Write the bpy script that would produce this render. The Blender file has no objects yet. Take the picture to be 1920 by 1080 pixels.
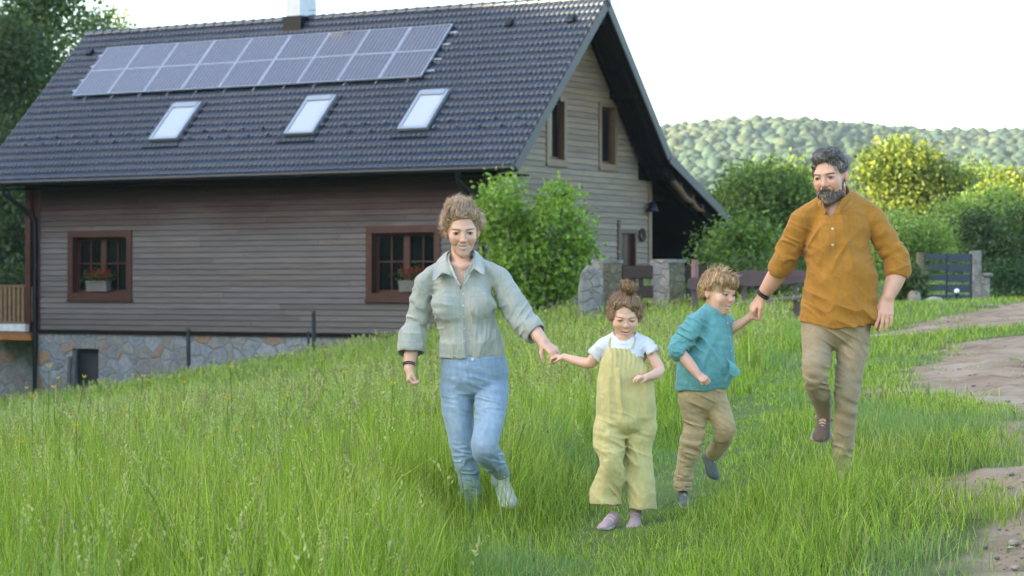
import bpy, math, os, random
import numpy as np
from mathutils import Vector, Matrix

SKIP = set(os.environ.get('SKIP', '').split(','))       # only used while iterating; empty for the scored render
SC = bpy.context.scene
COL = SC.collection
rng = np.random.default_rng(7)
random.seed(7)

# ---------------------------------------------------------------- camera, sky, sun, exposure
HAZE = 0.00012
FPX = 4533.0                      # focal length in photo pixels (85 mm on full frame)
YH = 538.4                        # horizon row of the photo
cam_d = bpy.data.cameras.new('camera')
cam = bpy.data.objects.new('camera', cam_d)
COL.objects.link(cam)
cam.location = (0, 0, 0)
cam.rotation_euler = (math.radians(90), 0, 0)
cam_d.sensor_width = 36.0
cam_d.lens = FPX / 1920 * 36
cam_d.shift_y = -(540 - YH) / 1920
cam_d.clip_start = 0.5
cam_d.clip_end = 4000
cam_d.dof.use_dof = True
cam_d.dof.focus_distance = 11.5
cam_d.dof.aperture_fstop = 7.0
SC.camera = cam

SUN_EL = math.radians(15.0)
SUN_AZ = math.radians(-102.0)     # measured from +Y (view direction), clockwise; negative = left
sun_dir = Vector((math.sin(SUN_AZ) * math.cos(SUN_EL), math.cos(SUN_AZ) * math.cos(SUN_EL), math.sin(SUN_EL)))
world = bpy.data.worlds.new('World')
SC.world = world
world.use_nodes = True
wn = world.node_tree
for n in list(wn.nodes):
    wn.nodes.remove(n)
w_out = wn.nodes.new('ShaderNodeOutputWorld')
w_bg = wn.nodes.new('ShaderNodeBackground')
w_sky = wn.nodes.new('ShaderNodeTexSky')
w_sky.sky_type = 'NISHITA'
w_sky.sun_disc = False
w_sky.sun_elevation = SUN_EL
w_sky.sun_rotation = SUN_AZ
w_sky.air_density = 1.0
w_sky.dust_density = 2.2
w_sky.ozone_density = 1.5
wn.links.new(w_sky.outputs[0], w_bg.inputs[0])
w_bg.inputs[1].default_value = 0.15
wn.links.new(w_bg.outputs[0], w_out.inputs[0])

sun_d = bpy.data.lights.new('sun', 'SUN')
sun = bpy.data.objects.new('sun', sun_d)
COL.objects.link(sun)
sun.rotation_euler = sun_dir.to_track_quat('Z', 'Y').to_euler()
sun_d.energy = 4.5
sun_d.angle = math.radians(0.6)
sun_d.color = (1.0, 0.86, 0.58)

SC.view_settings.view_transform = 'Standard'
SC.view_settings.look = 'None'
SC.view_settings.gamma = 1.0
SC.view_settings.exposure = 2.5
SC.cycles.use_denoising = True
try:
    SC.cycles.denoiser = 'OPENIMAGEDENOISE'
    SC.cycles.denoising_input_passes = 'RGB_ALBEDO_NORMAL'
except Exception:
    pass
SC.cycles.max_bounces = 8
SC.cycles.transparent_max_bounces = 12
SC.cycles.volume_bounces = 1
SC.cycles.caustics_reflective = False
SC.cycles.caustics_refractive = False

# ---------------------------------------------------------------- helpers
def link(o, parent=None):
    COL.objects.link(o)
    if parent is not None:
        o.parent = parent
    return o

def tag(o, label=None, cat=None, group=None, kind=None):
    if label: o['label'] = label
    if cat: o['category'] = cat
    if group: o['group'] = group
    if kind: o['kind'] = kind
    return o

def empty(name, loc=(0, 0, 0), rz=0.0):
    o = bpy.data.objects.new(name, None)
    o.empty_display_size = 0.2
    o.location = loc
    o.rotation_euler = (0, 0, rz)
    return link(o)

def copy_tree(o, parent=None):
    c = o.copy()
    link(c)
    c.parent = parent
    for ch in list(o.children):
        copy_tree(ch, c)
    return c

def mesh_np(name, V, F, mat=None, col=None, smooth=True, parent=None, F3=None):
    """V (n,3); F (m,4) quads and/or F3 (k,3) tris; col (n,3) point colours"""
    me = bpy.data.meshes.new(name)
    V = np.asarray(V, np.float32)
    nq = 0 if F is None else len(F)
    nt = 0 if F3 is None else len(F3)
    me.vertices.add(len(V))
    me.vertices.foreach_set('co', V.ravel())
    parts, starts = [], []
    off = 0
    if nq:
        parts.append(np.asarray(F, np.int32).ravel()); starts.append(np.arange(nq, dtype=np.int32) * 4); off = nq * 4
    if nt:
        parts.append(np.asarray(F3, np.int32).ravel()); starts.append(np.arange(nt, dtype=np.int32) * 3 + off)
    li = np.concatenate(parts)
    me.loops.add(len(li))
    me.loops.foreach_set('vertex_index', li)
    me.polygons.add(nq + nt)
    me.polygons.foreach_set('loop_start', np.concatenate(starts))
    if smooth:
        me.polygons.foreach_set('use_smooth', np.ones(nq + nt, dtype=bool))
    if col is not None:
        a = me.color_attributes.new('Col', 'FLOAT_COLOR', 'POINT')
        c = np.ones((len(V), 4), np.float32)
        c[:, :3] = col
        a.data.foreach_set('color', c.ravel())
    me.update(calc_edges=True)
    o = bpy.data.objects.new(name, me)
    if mat is not None:
        me.materials.append(mat)
    return link(o, parent)

class MB:
    """collects simple solids, then links them as one mesh object"""
    def __init__(s):
        s.v, s.f, s.c, s.sm = [], [], [], []
        s.cur = (1.0, 1.0, 1.0)
    def add(s, verts, faces, smooth=False):
        o = len(s.v)
        s.v.extend([tuple(p) for p in verts])
        s.c.extend([s.cur] * len(verts))
        for f in faces:
            s.f.append(tuple(i + o for i in f)); s.sm.append(smooth)
        return s
    def box(s, c, size, M=None, bev=0.0, taper=1.0):
        x, y, z = size[0] / 2, size[1] / 2, size[2] / 2
        if bev <= 0:
            pts = []
            for sz in (-1, 1):
                k = taper if sz > 0 else 1.0
                for sx, sy in ((-1, -1), (1, -1), (1, 1), (-1, 1)):
                    pts.append(Vector((sx * x * k, sy * y * k, sz * z)))
            fs = [(0, 3, 2, 1), (4, 5, 6, 7), (0, 1, 5, 4), (1, 2, 6, 5), (2, 3, 7, 6), (3, 0, 4, 7)]
        else:
            b = min(bev, x * .9, y * .9, z * .9)
            pts, fs = [], []
            for (zz, in_) in ((-z, b), (-z + b, 0), (z - b, 0), (z, b)):
                k = taper if zz > 0 else 1.0
                X, Y = x * k - in_, y * k - in_
                for sx, sy, a in ((-1, -1, 0), (-1, -1, 1), (1, -1, 1), (1, -1, 0), (1, 1, 0), (1, 1, 1), (-1, 1, 1), (-1, 1, 0)):
                    pts.append(Vector((sx * (X - (b if a else 0)), sy * (Y - (0 if a else b)), zz)))
            for r in range(3):
                for i in range(8):
                    j = (i + 1) % 8
                    fs.append((r * 8 + i, r * 8 + j, r * 8 + 8 + j, r * 8 + 8 + i))
            fs.append(tuple(reversed(range(8)))); fs.append(tuple(range(24, 32)))
        cc = Vector(c)
        if M is None:
            pts = [p + cc for p in pts]
        else:
            pts = [M @ p + cc for p in pts]
        return s.add(pts, fs)
    def b2(s, lo, hi, bev=0.0):
        return s.box([(a + b) / 2 for a, b in zip(lo, hi)], [abs(b - a) for a, b in zip(lo, hi)], None, bev)
    def tube(s, pts, r, n=8, cap=True, flat=None):
        pts = [Vector(p) for p in pts]
        m = len(pts)
        rs = r if isinstance(r, (list, tuple)) else [r] * m
        up = Vector((0, 0, 1))
        rings = []
        prev = None
        for i, p in enumerate(pts):
            t = (pts[min(i + 1, m - 1)] - pts[max(i - 1, 0)]).normalized()
            if prev is None:
                a = up if abs(t.z) < .9 else Vector((0, 1, 0))
                n1 = t.cross(a).normalized()
            else:
                n1 = (prev - t * prev.dot(t)).normalized()
            prev = n1
            n2 = t.cross(n1)
            rr = rs[i]
            rings.append([p + (n1 * math.cos(2 * math.pi * k / n) + n2 * math.sin(2 * math.pi * k / n) * (flat or 1)) * rr for k in range(n)])
        vs = [v for ring in rings for v in ring]
        fs = []
        for i in range(m - 1):
            for k in range(n):
                k2 = (k + 1) % n
                fs.append((i * n + k, i * n + k2, (i + 1) * n + k2, (i + 1) * n + k))
        s.add(vs, fs, True)
        if cap:
            s.add(rings[0], [tuple(reversed(range(n)))]); s.add(rings[-1], [tuple(range(n))])
        return s
    def prism(s, poly, d0, d1, axis='y'):
        """poly in 2D, extruded along axis"""
        def P(a, b, d):
            return {'y': (a, d, b), 'x': (d, a, b), 'z': (a, b, d)}[axis]
        n = len(poly)
        v = [P(a, b, d0) for a, b in poly] + [P(a, b, d1) for a, b in poly]
        f = [tuple(range(n)), tuple(range(2 * n - 1, n - 1, -1))]
        f += [(i, i + n, (i + 1) % n + n, (i + 1) % n) for i in range(n)]
        return s.add(v, f)
    def lathe(s, prof, c, n=16):
        vs = []
        for r, z in prof:
            for k in range(n):
                a = 2 * math.pi * k / n
                vs.append((c[0] + r * math.cos(a), c[1] + r * math.sin(a), c[2] + z))
        fs = []
        for i in range(len(prof) - 1):
            for k in range(n):
                k2 = (k + 1) % n
                fs.append((i * n + k, i * n + k2, (i + 1) * n + k2, (i + 1) * n + k))
        fs.append(tuple(reversed(range(n)))); fs.append(tuple(range((len(prof) - 1) * n, len(prof) * n)))
        return s.add(vs, fs, True)
    def build(s, name, mat=None, parent=None, fixn=True, loc=None):
        me = bpy.data.meshes.new(name)
        V = s.v
        if loc is not None:
            V = [(a[0] - loc[0], a[1] - loc[1], a[2] - loc[2]) for a in V]
        me.from_pydata(V, [], s.f)
        me.polygons.foreach_set('use_smooth', s.sm)
        a = me.color_attributes.new('Col', 'FLOAT_COLOR', 'POINT')
        c = np.ones((len(s.v), 4), np.float32); c[:, :3] = np.array(s.c)
        a.data.foreach_set('color', c.ravel())
        if fixn:
            import bmesh
            bm = bmesh.new(); bm.from_mesh(me)
            bmesh.ops.recalc_face_normals(bm, faces=bm.faces)
            bm.to_mesh(me); bm.free()
        me.update()
        o = bpy.data.objects.new(name, me)
        if loc is not None:
            o.location = loc
        if mat is not None:
            me.materials.append(mat)
        return link(o, parent)

# ---- procedural value noise in numpy
def _hash(ix, iy, iz, seed):
    h = (ix.astype(np.int64) * 374761393 + iy.astype(np.int64) * 668265263 + iz.astype(np.int64) * 2147483647 + seed * 1274126177) & 0xffffffff
    h = ((h ^ (h >> 13)) * 1274126177) & 0xffffffff
    h = h ^ (h >> 16)
    return (h & 0xffff).astype(np.float32) / 65535.0

def vnoise(P, seed=0):
    """trilinear value noise in -1..1"""
    P = np.asarray(P, np.float32)
    i = np.floor(P).astype(np.int64)
    f = P - i
    f = f * f * (3 - 2 * f)
    r = 0
    for dx in (0, 1):
        wx = f[:, 0] if dx else 1 - f[:, 0]
        for dy in (0, 1):
            wy = f[:, 1] if dy else 1 - f[:, 1]
            for dz in (0, 1):
                wz = f[:, 2] if dz else 1 - f[:, 2]
                r = r + wx * wy * wz * _hash(i[:, 0] + dx, i[:, 1] + dy, i[:, 2] + dz, seed)
    return r * 2 - 1

def fbm(P, seed=0, oct=3):
    r, a = 0, 1.0
    for o in range(oct):
        r = r + a * vnoise(P * (2.03 ** o), seed + o * 17)
        a *= 0.5
    return r / 1.75

def sstep(a, b, x):
    t = np.clip((x - a) / (b - a), 0, 1)
    return t * t * (3 - 2 * t)

# ---- materials
def new_mat(name):
    m = bpy.data.materials.new(name)
    m.use_nodes = True
    nt = m.node_tree
    b = nt.nodes['Principled BSDF']
    return m, nt, b

def mat(name, col, rough=0.7, metal=0.0, var=0.25, scale=6.0, bump=0.0, bscale=40.0, attr=False, spec=0.5, stretch=(1, 1, 1), coat=0.0, sheen=0.0):
    """principled with noise-varied colour; attr multiplies the mesh's own colour attribute"""
    m, nt, b = new_mat(name)
    L = nt.links.new
    tc = nt.nodes.new('ShaderNodeTexCoord')
    mp = nt.nodes.new('ShaderNodeMapping'); mp.inputs['Scale'].default_value = stretch
    L(tc.outputs['Object'], mp.inputs[0])
    nz = nt.nodes.new('ShaderNodeTexNoise'); nz.inputs['Scale'].default_value = scale; nz.inputs['Detail'].default_value = 5
    L(mp.outputs[0], nz.inputs['Vector'])
    mr = nt.nodes.new('ShaderNodeMapRange')
    mr.inputs[1].default_value = 0.25; mr.inputs[2].default_value = 0.75
    mr.inputs[3].default_value = 1 - var; mr.inputs[4].default_value = 1 + var
    L(nz.outputs[0], mr.inputs[0])
    mul = nt.nodes.new('ShaderNodeMix'); mul.data_type = 'RGBA'; mul.blend_type = 'MULTIPLY'; mul.inputs[0].default_value = 1
    mul.inputs[6].default_value = (*col, 1)
    L(mr.outputs[0], mul.inputs[7])
    out = mul.outputs[2]
    if attr:
        at = nt.nodes.new('ShaderNodeAttribute'); at.attribute_name = 'Col'
        m2 = nt.nodes.new('ShaderNodeMix'); m2.data_type = 'RGBA'; m2.blend_type = 'MULTIPLY'; m2.inputs[0].default_value = 1
        L(out, m2.inputs[6]); L(at.outputs['Color'], m2.inputs[7])
        out = m2.outputs[2]
    L(out, b.inputs['Base Color'])
    b.inputs['Roughness'].default_value = rough
    b.inputs['Metallic'].default_value = metal
    b.inputs['Specular IOR Level'].default_value = spec
    if sheen: b.inputs['Sheen Weight'].default_value = sheen
    if coat: b.inputs['Coat Weight'].default_value = coat
    if bump > 0:
        n2 = nt.nodes.new('ShaderNodeTexNoise'); n2.inputs['Scale'].default_value = bscale; n2.inputs['Detail'].default_value = 4
        L(mp.outputs[0], n2.inputs['Vector'])
        bp = nt.nodes.new('ShaderNodeBump'); bp.inputs['Strength'].default_value = bump; bp.inputs['Distance'].default_value = 0.02
        L(n2.outputs[0], bp.inputs['Height']); L(bp.outputs[0], b.inputs['Normal'])
    return m

def leaf_mat(name, trans=0.35, rough=0.5, tint=(1.0, 1.0, 1.0), tcol=(1.25, 1.25, 0.5)):
    """leaves and grass: colour from the mesh, part of the light passes through"""
    m, nt, b = new_mat(name)
    L = nt.links.new
    at = nt.nodes.new('ShaderNodeAttribute'); at.attribute_name = 'Col'
    mu = nt.nodes.new('ShaderNodeMix'); mu.data_type = 'RGBA'; mu.blend_type = 'MULTIPLY'; mu.inputs[0].default_value = 1
    L(at.outputs['Color'], mu.inputs[6]); mu.inputs[7].default_value = (*tint, 1)
    L(mu.outputs[2], b.inputs['Base Color'])
    b.inputs['Roughness'].default_value = rough
    b.inputs['Specular IOR Level'].default_value = 0.3
    tr = nt.nodes.new('ShaderNodeBsdfTranslucent')
    m2 = nt.nodes.new('ShaderNodeMix'); m2.data_type = 'RGBA'; m2.blend_type = 'MULTIPLY'; m2.inputs[0].default_value = 1
    L(mu.outputs[2], m2.inputs[6]); m2.inputs[7].default_value = (*tcol, 1)
    L(m2.outputs[2], tr.inputs[0])
    mx = nt.nodes.new('ShaderNodeMixShader'); mx.inputs[0].default_value = trans
    L(b.outputs[0], mx.inputs[1]); L(tr.outputs[0], mx.inputs[2])
    L(mx.outputs[0], nt.nodes['Material Output'].inputs[0])
    return m
# ---------------------------------------------------------------- ground
def at(px, py, Y):
    """point at distance Y seen at photo pixel (px, py); camera at the origin"""
    return np.array([(px - 960) / FPX * Y, Y, (YH - py) / FPX * Y])

_GC = np.array([
    (0, 10.2, -1.22), (-0.17, 11.8, -1.18), (0.45, 11.2, -1.13), (0.83, 11.9, -1.06), (1.59, 11.6, -0.95), (2.3, 11.2, -0.86),
    (-2.2, 10.5, -1.33), (-2.3, 14, -1.38), (2.2, 9.0, -0.95), (-2, 6, -1.35), (2, 6, -1.05), (0, 3, -1.25), (3.9, 21, -0.74), (4.9, 30, -0.68), (12.4, 60, -0.42), (10.8, 60, -0.52),
    (4.9, 45, -0.62), (3.7, 58, -0.66), (1.7, 52, -0.72), (-0.3, 64, -1.35), (-4, 67.3, -2.4), (-14.4, 73.7, -3.6), (-17, 78, -3.9), (-4, 19, -1.52), (-3, 28, -1.75),
    (-8, 40, -2.45), (0, 30, -1.12), (0, 20, -1.16), (1.6, 20, -0.95), (-12, 55, -3.0), (6, 75, -0.4), (30, 120, 0.8), (-40, 120, -3.6), (0, 120, -1.6), (10, 20, -0.4), (20, 40, 0.1),
    (-20, 20, -2.4), (-25, 50, -3.4), (0, -20, -1.3), (20, -20, -0.3), (-20, -20, -2.2), (60, 200, 2.0), (-60, 200, -4.0), (0, 250, -3)], float)
def _tps(r2):
    return r2 * np.log(r2 + 1e-9) * 0.5
def _fit():
    P = _GC[:, :2] / 10.0
    n = len(P)
    d2 = ((P[:, None] - P[None]) ** 2).sum(-1)
    A = np.zeros((n + 3, n + 3))
    A[:n, :n] = _tps(d2) + np.eye(n) * 0.02
    A[:n, n] = 1; A[:n, n + 1:] = P
    A[n, :n] = 1; A[n + 1:, :n] = P.T
    return P, np.linalg.solve(A, np.concatenate([_GC[:, 2], [0, 0, 0]]))
_GP, _GW = _fit()
def gz(x, y):
    x = np.asarray(x, float); y = np.asarray(y, float)
    s = x.shape
    X = x.ravel() / 10.0; Yv = np.clip(y.ravel(), -30, 260) / 10.0
    out = np.full(len(X), _GW[-3]) + _GW[-2] * X + _GW[-1] * Yv
    for (px, py), w in zip(_GP, _GW):
        out += w * _tps((X - px) ** 2 + (Yv - py) ** 2)
    out = np.clip(out, -6, 4)
    P = np.stack([x.ravel() * 1.1, y.ravel() * 1.1, np.zeros(len(X))], 1)
    out += 0.025 * vnoise(P, 3) * np.clip(1.5 - np.abs(y.ravel()) / 200, 0, 1)
    # unseen hillside added left of view to keep the low sun off the garden
    xr, yr = x.ravel(), y.ravel()
    side = sstep(-36, -75, xr) * sstep(-90, -40, yr) * sstep(190, 120, yr)
    out += side * 33.5
    return out.reshape(s)
def gz1(x, y):
    return float(gz(np.array([x]), np.array([y]))[0])
def unproj(px, py):
    """where the view ray through a photo pixel meets the ground"""
    Y = 6.0
    while Y < 200:
        p = at(px, py, Y)
        if p[2] < gz1(p[0], p[1]): break
        Y *= 1.01
    return p[:2]

def inside_dist(poly, X, Yv):
    """signed distance to polygon, positive inside"""
    poly = np.asarray(poly)
    d = np.full(X.shape, 1e9); ins = np.zeros(X.shape, bool)
    n = len(poly)
    for i in range(n):
        a, b = poly[i], poly[(i + 1) % n]
        e = b - a
        t = np.clip(((X - a[0]) * e[0] + (Yv - a[1]) * e[1]) / (e @ e), 0, 1)
        d = np.minimum(d, np.hypot(X - a[0] - t * e[0], Yv - a[1] - t * e[1]))
        c = (a[1] > Yv) != (b[1] > Yv)
        with np.errstate(divide='ignore', invalid='ignore'):
            xx = e[0] * (Yv - a[1]) / (e[1] if e[1] else 1e-9) + a[0]
        ins ^= c & (X < xx)
    return np.where(ins, d, -d)

_DIRT_PX = [
    [(1765, 905), (1840, 893), (1935, 880), (2150, 860), (2150, 960), (1935, 968), (1850, 955), (1790, 945)],
    [(1800, 1092), (1850, 1000), (1960, 975), (2200, 965), (2200, 1120), (1880, 1120)],
    [(1668, 728), (1720, 690), (1775, 650), (1850, 638), (1960, 634), (2250, 640), (2250, 850), (1990, 870), (1900, 838), (1870, 800), (1840, 772), (1790, 752), (1720, 742)],
    [(1640, 634), (1650, 624), (1760, 604), (1800, 588), (1880, 572), (1990, 563), (2300, 570), (2300, 615), (1940, 613), (1850, 614), (1740, 626)],
]
_DIRT = []
for _pl in _DIRT_PX:
    _DIRT.append(np.array([unproj(*p) for p in _pl]))
def dirt(x, y):
    """>0 where the track is bare earth"""
    x = np.asarray(x, float); y = np.asarray(y, float)
    d = np.full(x.shape, -1e9)
    for pl in _DIRT:
        d = np.maximum(d, inside_dist(pl, x, y))
    P = np.stack([x.ravel() * 2.6, y.ravel() * 1.4, np.zeros(x.size)], 1)
    nn = fbm(P, 31).reshape(x.shape) * (0.15 + 0.012 * np.clip(y, 0, 60))
    P2 = np.stack([x.ravel() * 9, y.ravel() * 4.5, np.zeros(x.size)], 1)
    nn += (0.10 + .004 * np.clip(y, 0, 60)) * fbm(P2, 77).reshape(x.shape) - .06
    return d + nn

def grid_mesh(name, xs, ys, zf, m, parent=None):
    X, Yv = np.meshgrid(xs, ys)
    Z = zf(X, Yv)
    V = np.stack([X.ravel(), Yv.ravel(), Z.ravel()], 1)
    nx, ny = len(xs), len(ys)
    i = np.arange((nx - 1) * (ny - 1))
    r, c = i // (nx - 1), i % (nx - 1)
    a = r * nx + c
    F = np.stack([a, a + 1, a + nx + 1, a + nx], 1)
    return mesh_np(name, V, F, m, parent=parent)

def soil_mat():
    m, nt, b = new_mat('soil_and_turf')
    L = nt.links.new
    tc = nt.nodes.new('ShaderNodeTexCoord')
    n1 = nt.nodes.new('ShaderNodeTexNoise'); n1.inputs['Scale'].default_value = 3.0; n1.inputs['Detail'].default_value = 8
    L(tc.outputs['Object'], n1.inputs['Vector'])
    cr = nt.nodes.new('ShaderNodeValToRGB')
    cr.color_ramp.elements[0].position = 0.3; cr.color_ramp.elements[0].color = (0.075, 0.110, 0.022, 1)
    cr.color_ramp.elements[1].position = 0.7; cr.color_ramp.elements[1].color = (0.13, 0.17, 0.04, 1)
    L(n1.outputs[0], cr.inputs[0]); L(cr.outputs[0], b.inputs['Base Color'])
    b.inputs['Roughness'].default_value = 0.9; b.inputs['Specular IOR Level'].default_value = 0.1
    return m
def _axis(a, mid0, mid1, b, st, growth=1.12):
    xs = list(np.arange(mid0, mid1 + 1e-6, st))
    s = st
    while xs[-1] < b: s *= growth; xs.append(xs[-1] + s)
    s = st; lo = [mid0]
    while lo[-1] > a: s *= growth; lo.append(lo[-1] - s)
    return np.array(sorted(set(lo[1:] + xs)))
ground = grid_mesh('ground', _axis(-1500, -26, 24, 1500, 0.5), _axis(-300, 2, 80, 2500, 0.5), lambda X, Yv: gz(X, Yv) - .07 * sstep(-.9, -.3, dirt(X, Yv)), soil_mat())
tag(ground, 'meadow ground under the grass sloping down to the left', 'ground', kind='structure')

def dirt_mat():
    m, nt, b = new_mat('dry_earth')
    L = nt.links.new
    tc = nt.nodes.new('ShaderNodeTexCoord')
    n1 = nt.nodes.new('ShaderNodeTexNoise'); n1.inputs['Scale'].default_value = 0.9; n1.inputs['Detail'].default_value = 9; n1.inputs['Roughness'].default_value = 0.65
    L(tc.outputs['Object'], n1.inputs['Vector'])
    cr = nt.nodes.new('ShaderNodeValToRGB')
    e = cr.color_ramp.elements
    e[0].position = 0.34; e[0].color = (0.19, 0.11, 0.06, 1)
    e[1].position = 0.68; e[1].color = (0.42, 0.325, 0.235, 1)
    x = cr.color_ramp.elements.new(0.5); x.color = (0.32, 0.225, 0.145, 1)
    L(n1.outputs[0], cr.inputs[0])
    at_ = nt.nodes.new('ShaderNodeAttribute'); at_.attribute_name = 'Col'
    sp = nt.nodes.new('ShaderNodeSeparateColor'); L(at_.outputs['Color'], sp.inputs[0])
    mx = nt.nodes.new('ShaderNodeMix'); mx.data_type = 'RGBA'; L(sp.outputs[0], mx.inputs[0]); mx.inputs[6].default_value = (.085, .105, .03, 1); L(cr.outputs[0], mx.inputs[7])
    L(mx.outputs[2], b.inputs['Base Color'])
    n2 = nt.nodes.new('ShaderNodeTexNoise'); n2.inputs['Scale'].default_value = 22; n2.inputs['Detail'].default_value = 8
    L(tc.outputs['Object'], n2.inputs['Vector'])
    bp = nt.nodes.new('ShaderNodeBump'); bp.inputs['Strength'].default_value = 0.7; bp.inputs['Distance'].default_value = 0.03
    L(n2.outputs[0], bp.inputs['Height']); L(bp.outputs[0], b.inputs['Normal'])
    b.inputs['Roughness'].default_value = 0.95; b.inputs['Specular IOR Level'].default_value = 0.15
    return m
def build_dirt():
    xs = np.concatenate([np.arange(1.2, 5.0, 0.045), np.arange(5.0, 26, 0.12)])
    ys = np.concatenate([np.arange(8.3, 14, 0.05), np.arange(14, 32, 0.1), np.arange(32, 66, 0.25)])
    X, Yv = np.meshgrid(xs, ys)
    D = dirt(X, Yv)
    P = np.stack([X.ravel() * 4, Yv.ravel() * 3, 0 * X.ravel()], 1)
    B = fbm(P, 5, 4).reshape(X.shape) * 0.05 + fbm(P * 5, 9, 2).reshape(X.shape) * 0.008
    Z = gz(X, Yv) + np.where(D < -.55, (D + .55) * .5, 0).clip(-.08, 0) + B * np.clip(D * 3 + .5, 0, 1) + 0.010
    moss = sstep(-.30, .10, D + .22 * vnoise(np.stack([X.ravel() * 5, Yv.ravel() * 3.5, 0 * X.ravel()], 1), 19).reshape(X.shape))
    V = np.stack([X.ravel(), Yv.ravel(), Z.ravel()], 1)
    nx, ny = len(xs), len(ys)
    i = np.arange((nx - 1) * (ny - 1)); a = (i // (nx - 1)) * nx + i % (nx - 1)
    F = np.stack([a, a + 1, a + nx + 1, a + nx], 1)
    keep = (D.ravel()[F] > -0.66).any(1)
    F = F[keep]
    used = np.unique(F); mp = np.zeros(len(V), int); mp[used] = np.arange(len(used))
    mc = moss.ravel()[used]
    o = mesh_np('dirt_road', V[used], mp[F], dirt_mat(), np.stack([mc, mc, mc], 1))
    tag(o, 'bare dry earth track with grass tufts running up to the gate', 'road', kind='structure')
build_dirt()

# ---------------------------------------------------------------- far hill with its woods
def hill_h(X, Yv):
    # crest follows the photo's skyline
    px = X / np.maximum(Yv, 1) * FPX + 960
    sky = np.interp(px, [900, 1240, 1340, 1420, 1520, 1620, 1720, 1920, 2300, 2900], [260, 238, 226, 218, 217, 226, 238, 234, 225, 240])
    crest = (YH - sky) / FPX * 760.0 - 6.6
    t = sstep(360, 760, Yv) * sstep(1500, 800, Yv)
    return -4 + (crest + 4) * t + 3.0 * vnoise(np.stack([X.ravel() / 60, Yv.ravel() / 60, 0 * X.ravel()], 1), 4).reshape(X.shape) * t
hx = np.arange(-420, 700, 14.0); hy = np.arange(330, 1480, 16.0)
hm = mat('hill_soil', (0.06, 0.085, 0.03), 0.9, scale=0.05)
hill = grid_mesh('hill', hx, hy, hill_h, hm)
tag(hill, 'long wooded hill closing the valley', 'hill', kind='structure')

def ico(sub=1):
    t = (1 + 5 ** .5) / 2
    v = np.array([(-1, t, 0), (1, t, 0), (-1, -t, 0), (1, -t, 0), (0, -1, t), (0, 1, t), (0, -1, -t), (0, 1, -t), (t, 0, -1), (t, 0, 1), (-t, 0, -1), (-t, 0, 1)], float)
    v /= np.linalg.norm(v[0])
    f = [(0, 11, 5), (0, 5, 1), (0, 1, 7), (0, 7, 10), (0, 10, 11), (1, 5, 9), (5, 11, 4), (11, 10, 2), (10, 7, 6), (7, 1, 8), (3, 9, 4), (3, 4, 2), (3, 2, 6), (3, 6, 8), (3, 8, 9), (4, 9, 5), (2, 4, 11), (6, 2, 10), (8, 6, 7), (9, 8, 1)]
    v = list(map(tuple, v))
    for _ in range(sub):
        cache = {}; nf = []
        def mid(a, b):
            k = (min(a, b), max(a, b))
            if k not in cache:
                m = (np.array(v[a]) + np.array(v[b])); m /= np.linalg.norm(m)
                v.append(tuple(m)); cache[k] = len(v) - 1
            return cache[k]
        for a, b, c in f:
            ab, bc, ca = mid(a, b), mid(b, c), mid(c, a)
            nf += [(a, ab, ca), (b, bc, ab), (c, ca, bc), (ab, bc, ca)]
        f = nf
    return np.array(v), np.array(f)

def far_woods():
    v0, f0 = ico(1)
    n = 20000
    yy = 380 + (rng.random(n) ** 0.8) * 440
    xx = (0.04 + 0.22 * rng.random(n)) * yy + rng.normal(0, 6, n)
    zz = hill_h(xx, yy)
    R = rng.uniform(1.0, 2.4, n)
    V = v0[None] * R[:, None, None] * np.stack([np.ones(n), np.ones(n), rng.uniform(0.9, 1.5, n)], 1)[:, None, :]
    lump = vnoise((V + np.stack([xx, yy, zz], 1)[:, None, :]).reshape(-1, 3) / 1.7, 8).reshape(n, -1)
    V = V * (1 + 0.28 * lump[..., None])
    V += np.stack([xx, yy, zz + R * 0.8], 1)[:, None, :]
    pal = np.array([(0.034, 0.066, 0.048), (0.042, 0.074, 0.050), (0.054, 0.084, 0.052), (0.032, 0.062, 0.052), (0.066, 0.088, 0.054)])
    patch = vnoise(np.stack([xx / 45, yy / 45, 0 * xx], 1), 12)
    ci = np.clip(((patch + 1) / 2 * 5 + rng.normal(0, 1.0, n)).astype(int), 0, 4)
    C = pal[ci] * rng.uniform(0.8, 1.2, (n, 1))
    m = len(v0)
    F = (f0[None] + (np.arange(n) * m)[:, None, None]).reshape(-1, 3)
    o = mesh_np('far_woods', V.reshape(-1, 3), None, leaf_mat('far_foliage', 0.1, 0.8), np.repeat(C, m, 0), F3=F)
    tag(o, 'mixed woodland covering the far hill', 'woods', kind='stuff')
if 'veg' not in SKIP:
    far_woods()
# ---------------------------------------------------------------- house
TH = math.radians(58.225)
house = empty('house', (-0.303, 65.0, 0.0), TH - math.pi / 2)     # local x runs along the front wall to the right, y along the gable wall, away
tag(house, 'large dark timber house with grey tiled roof, solar panels and stone plinth', 'house')
_hm = Matrix.Translation(house.location) @ Matrix.Rotation(TH - math.pi / 2, 4, 'Z')
def hw(x, y, z):
    return _hm @ Vector((x, y, z))

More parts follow.
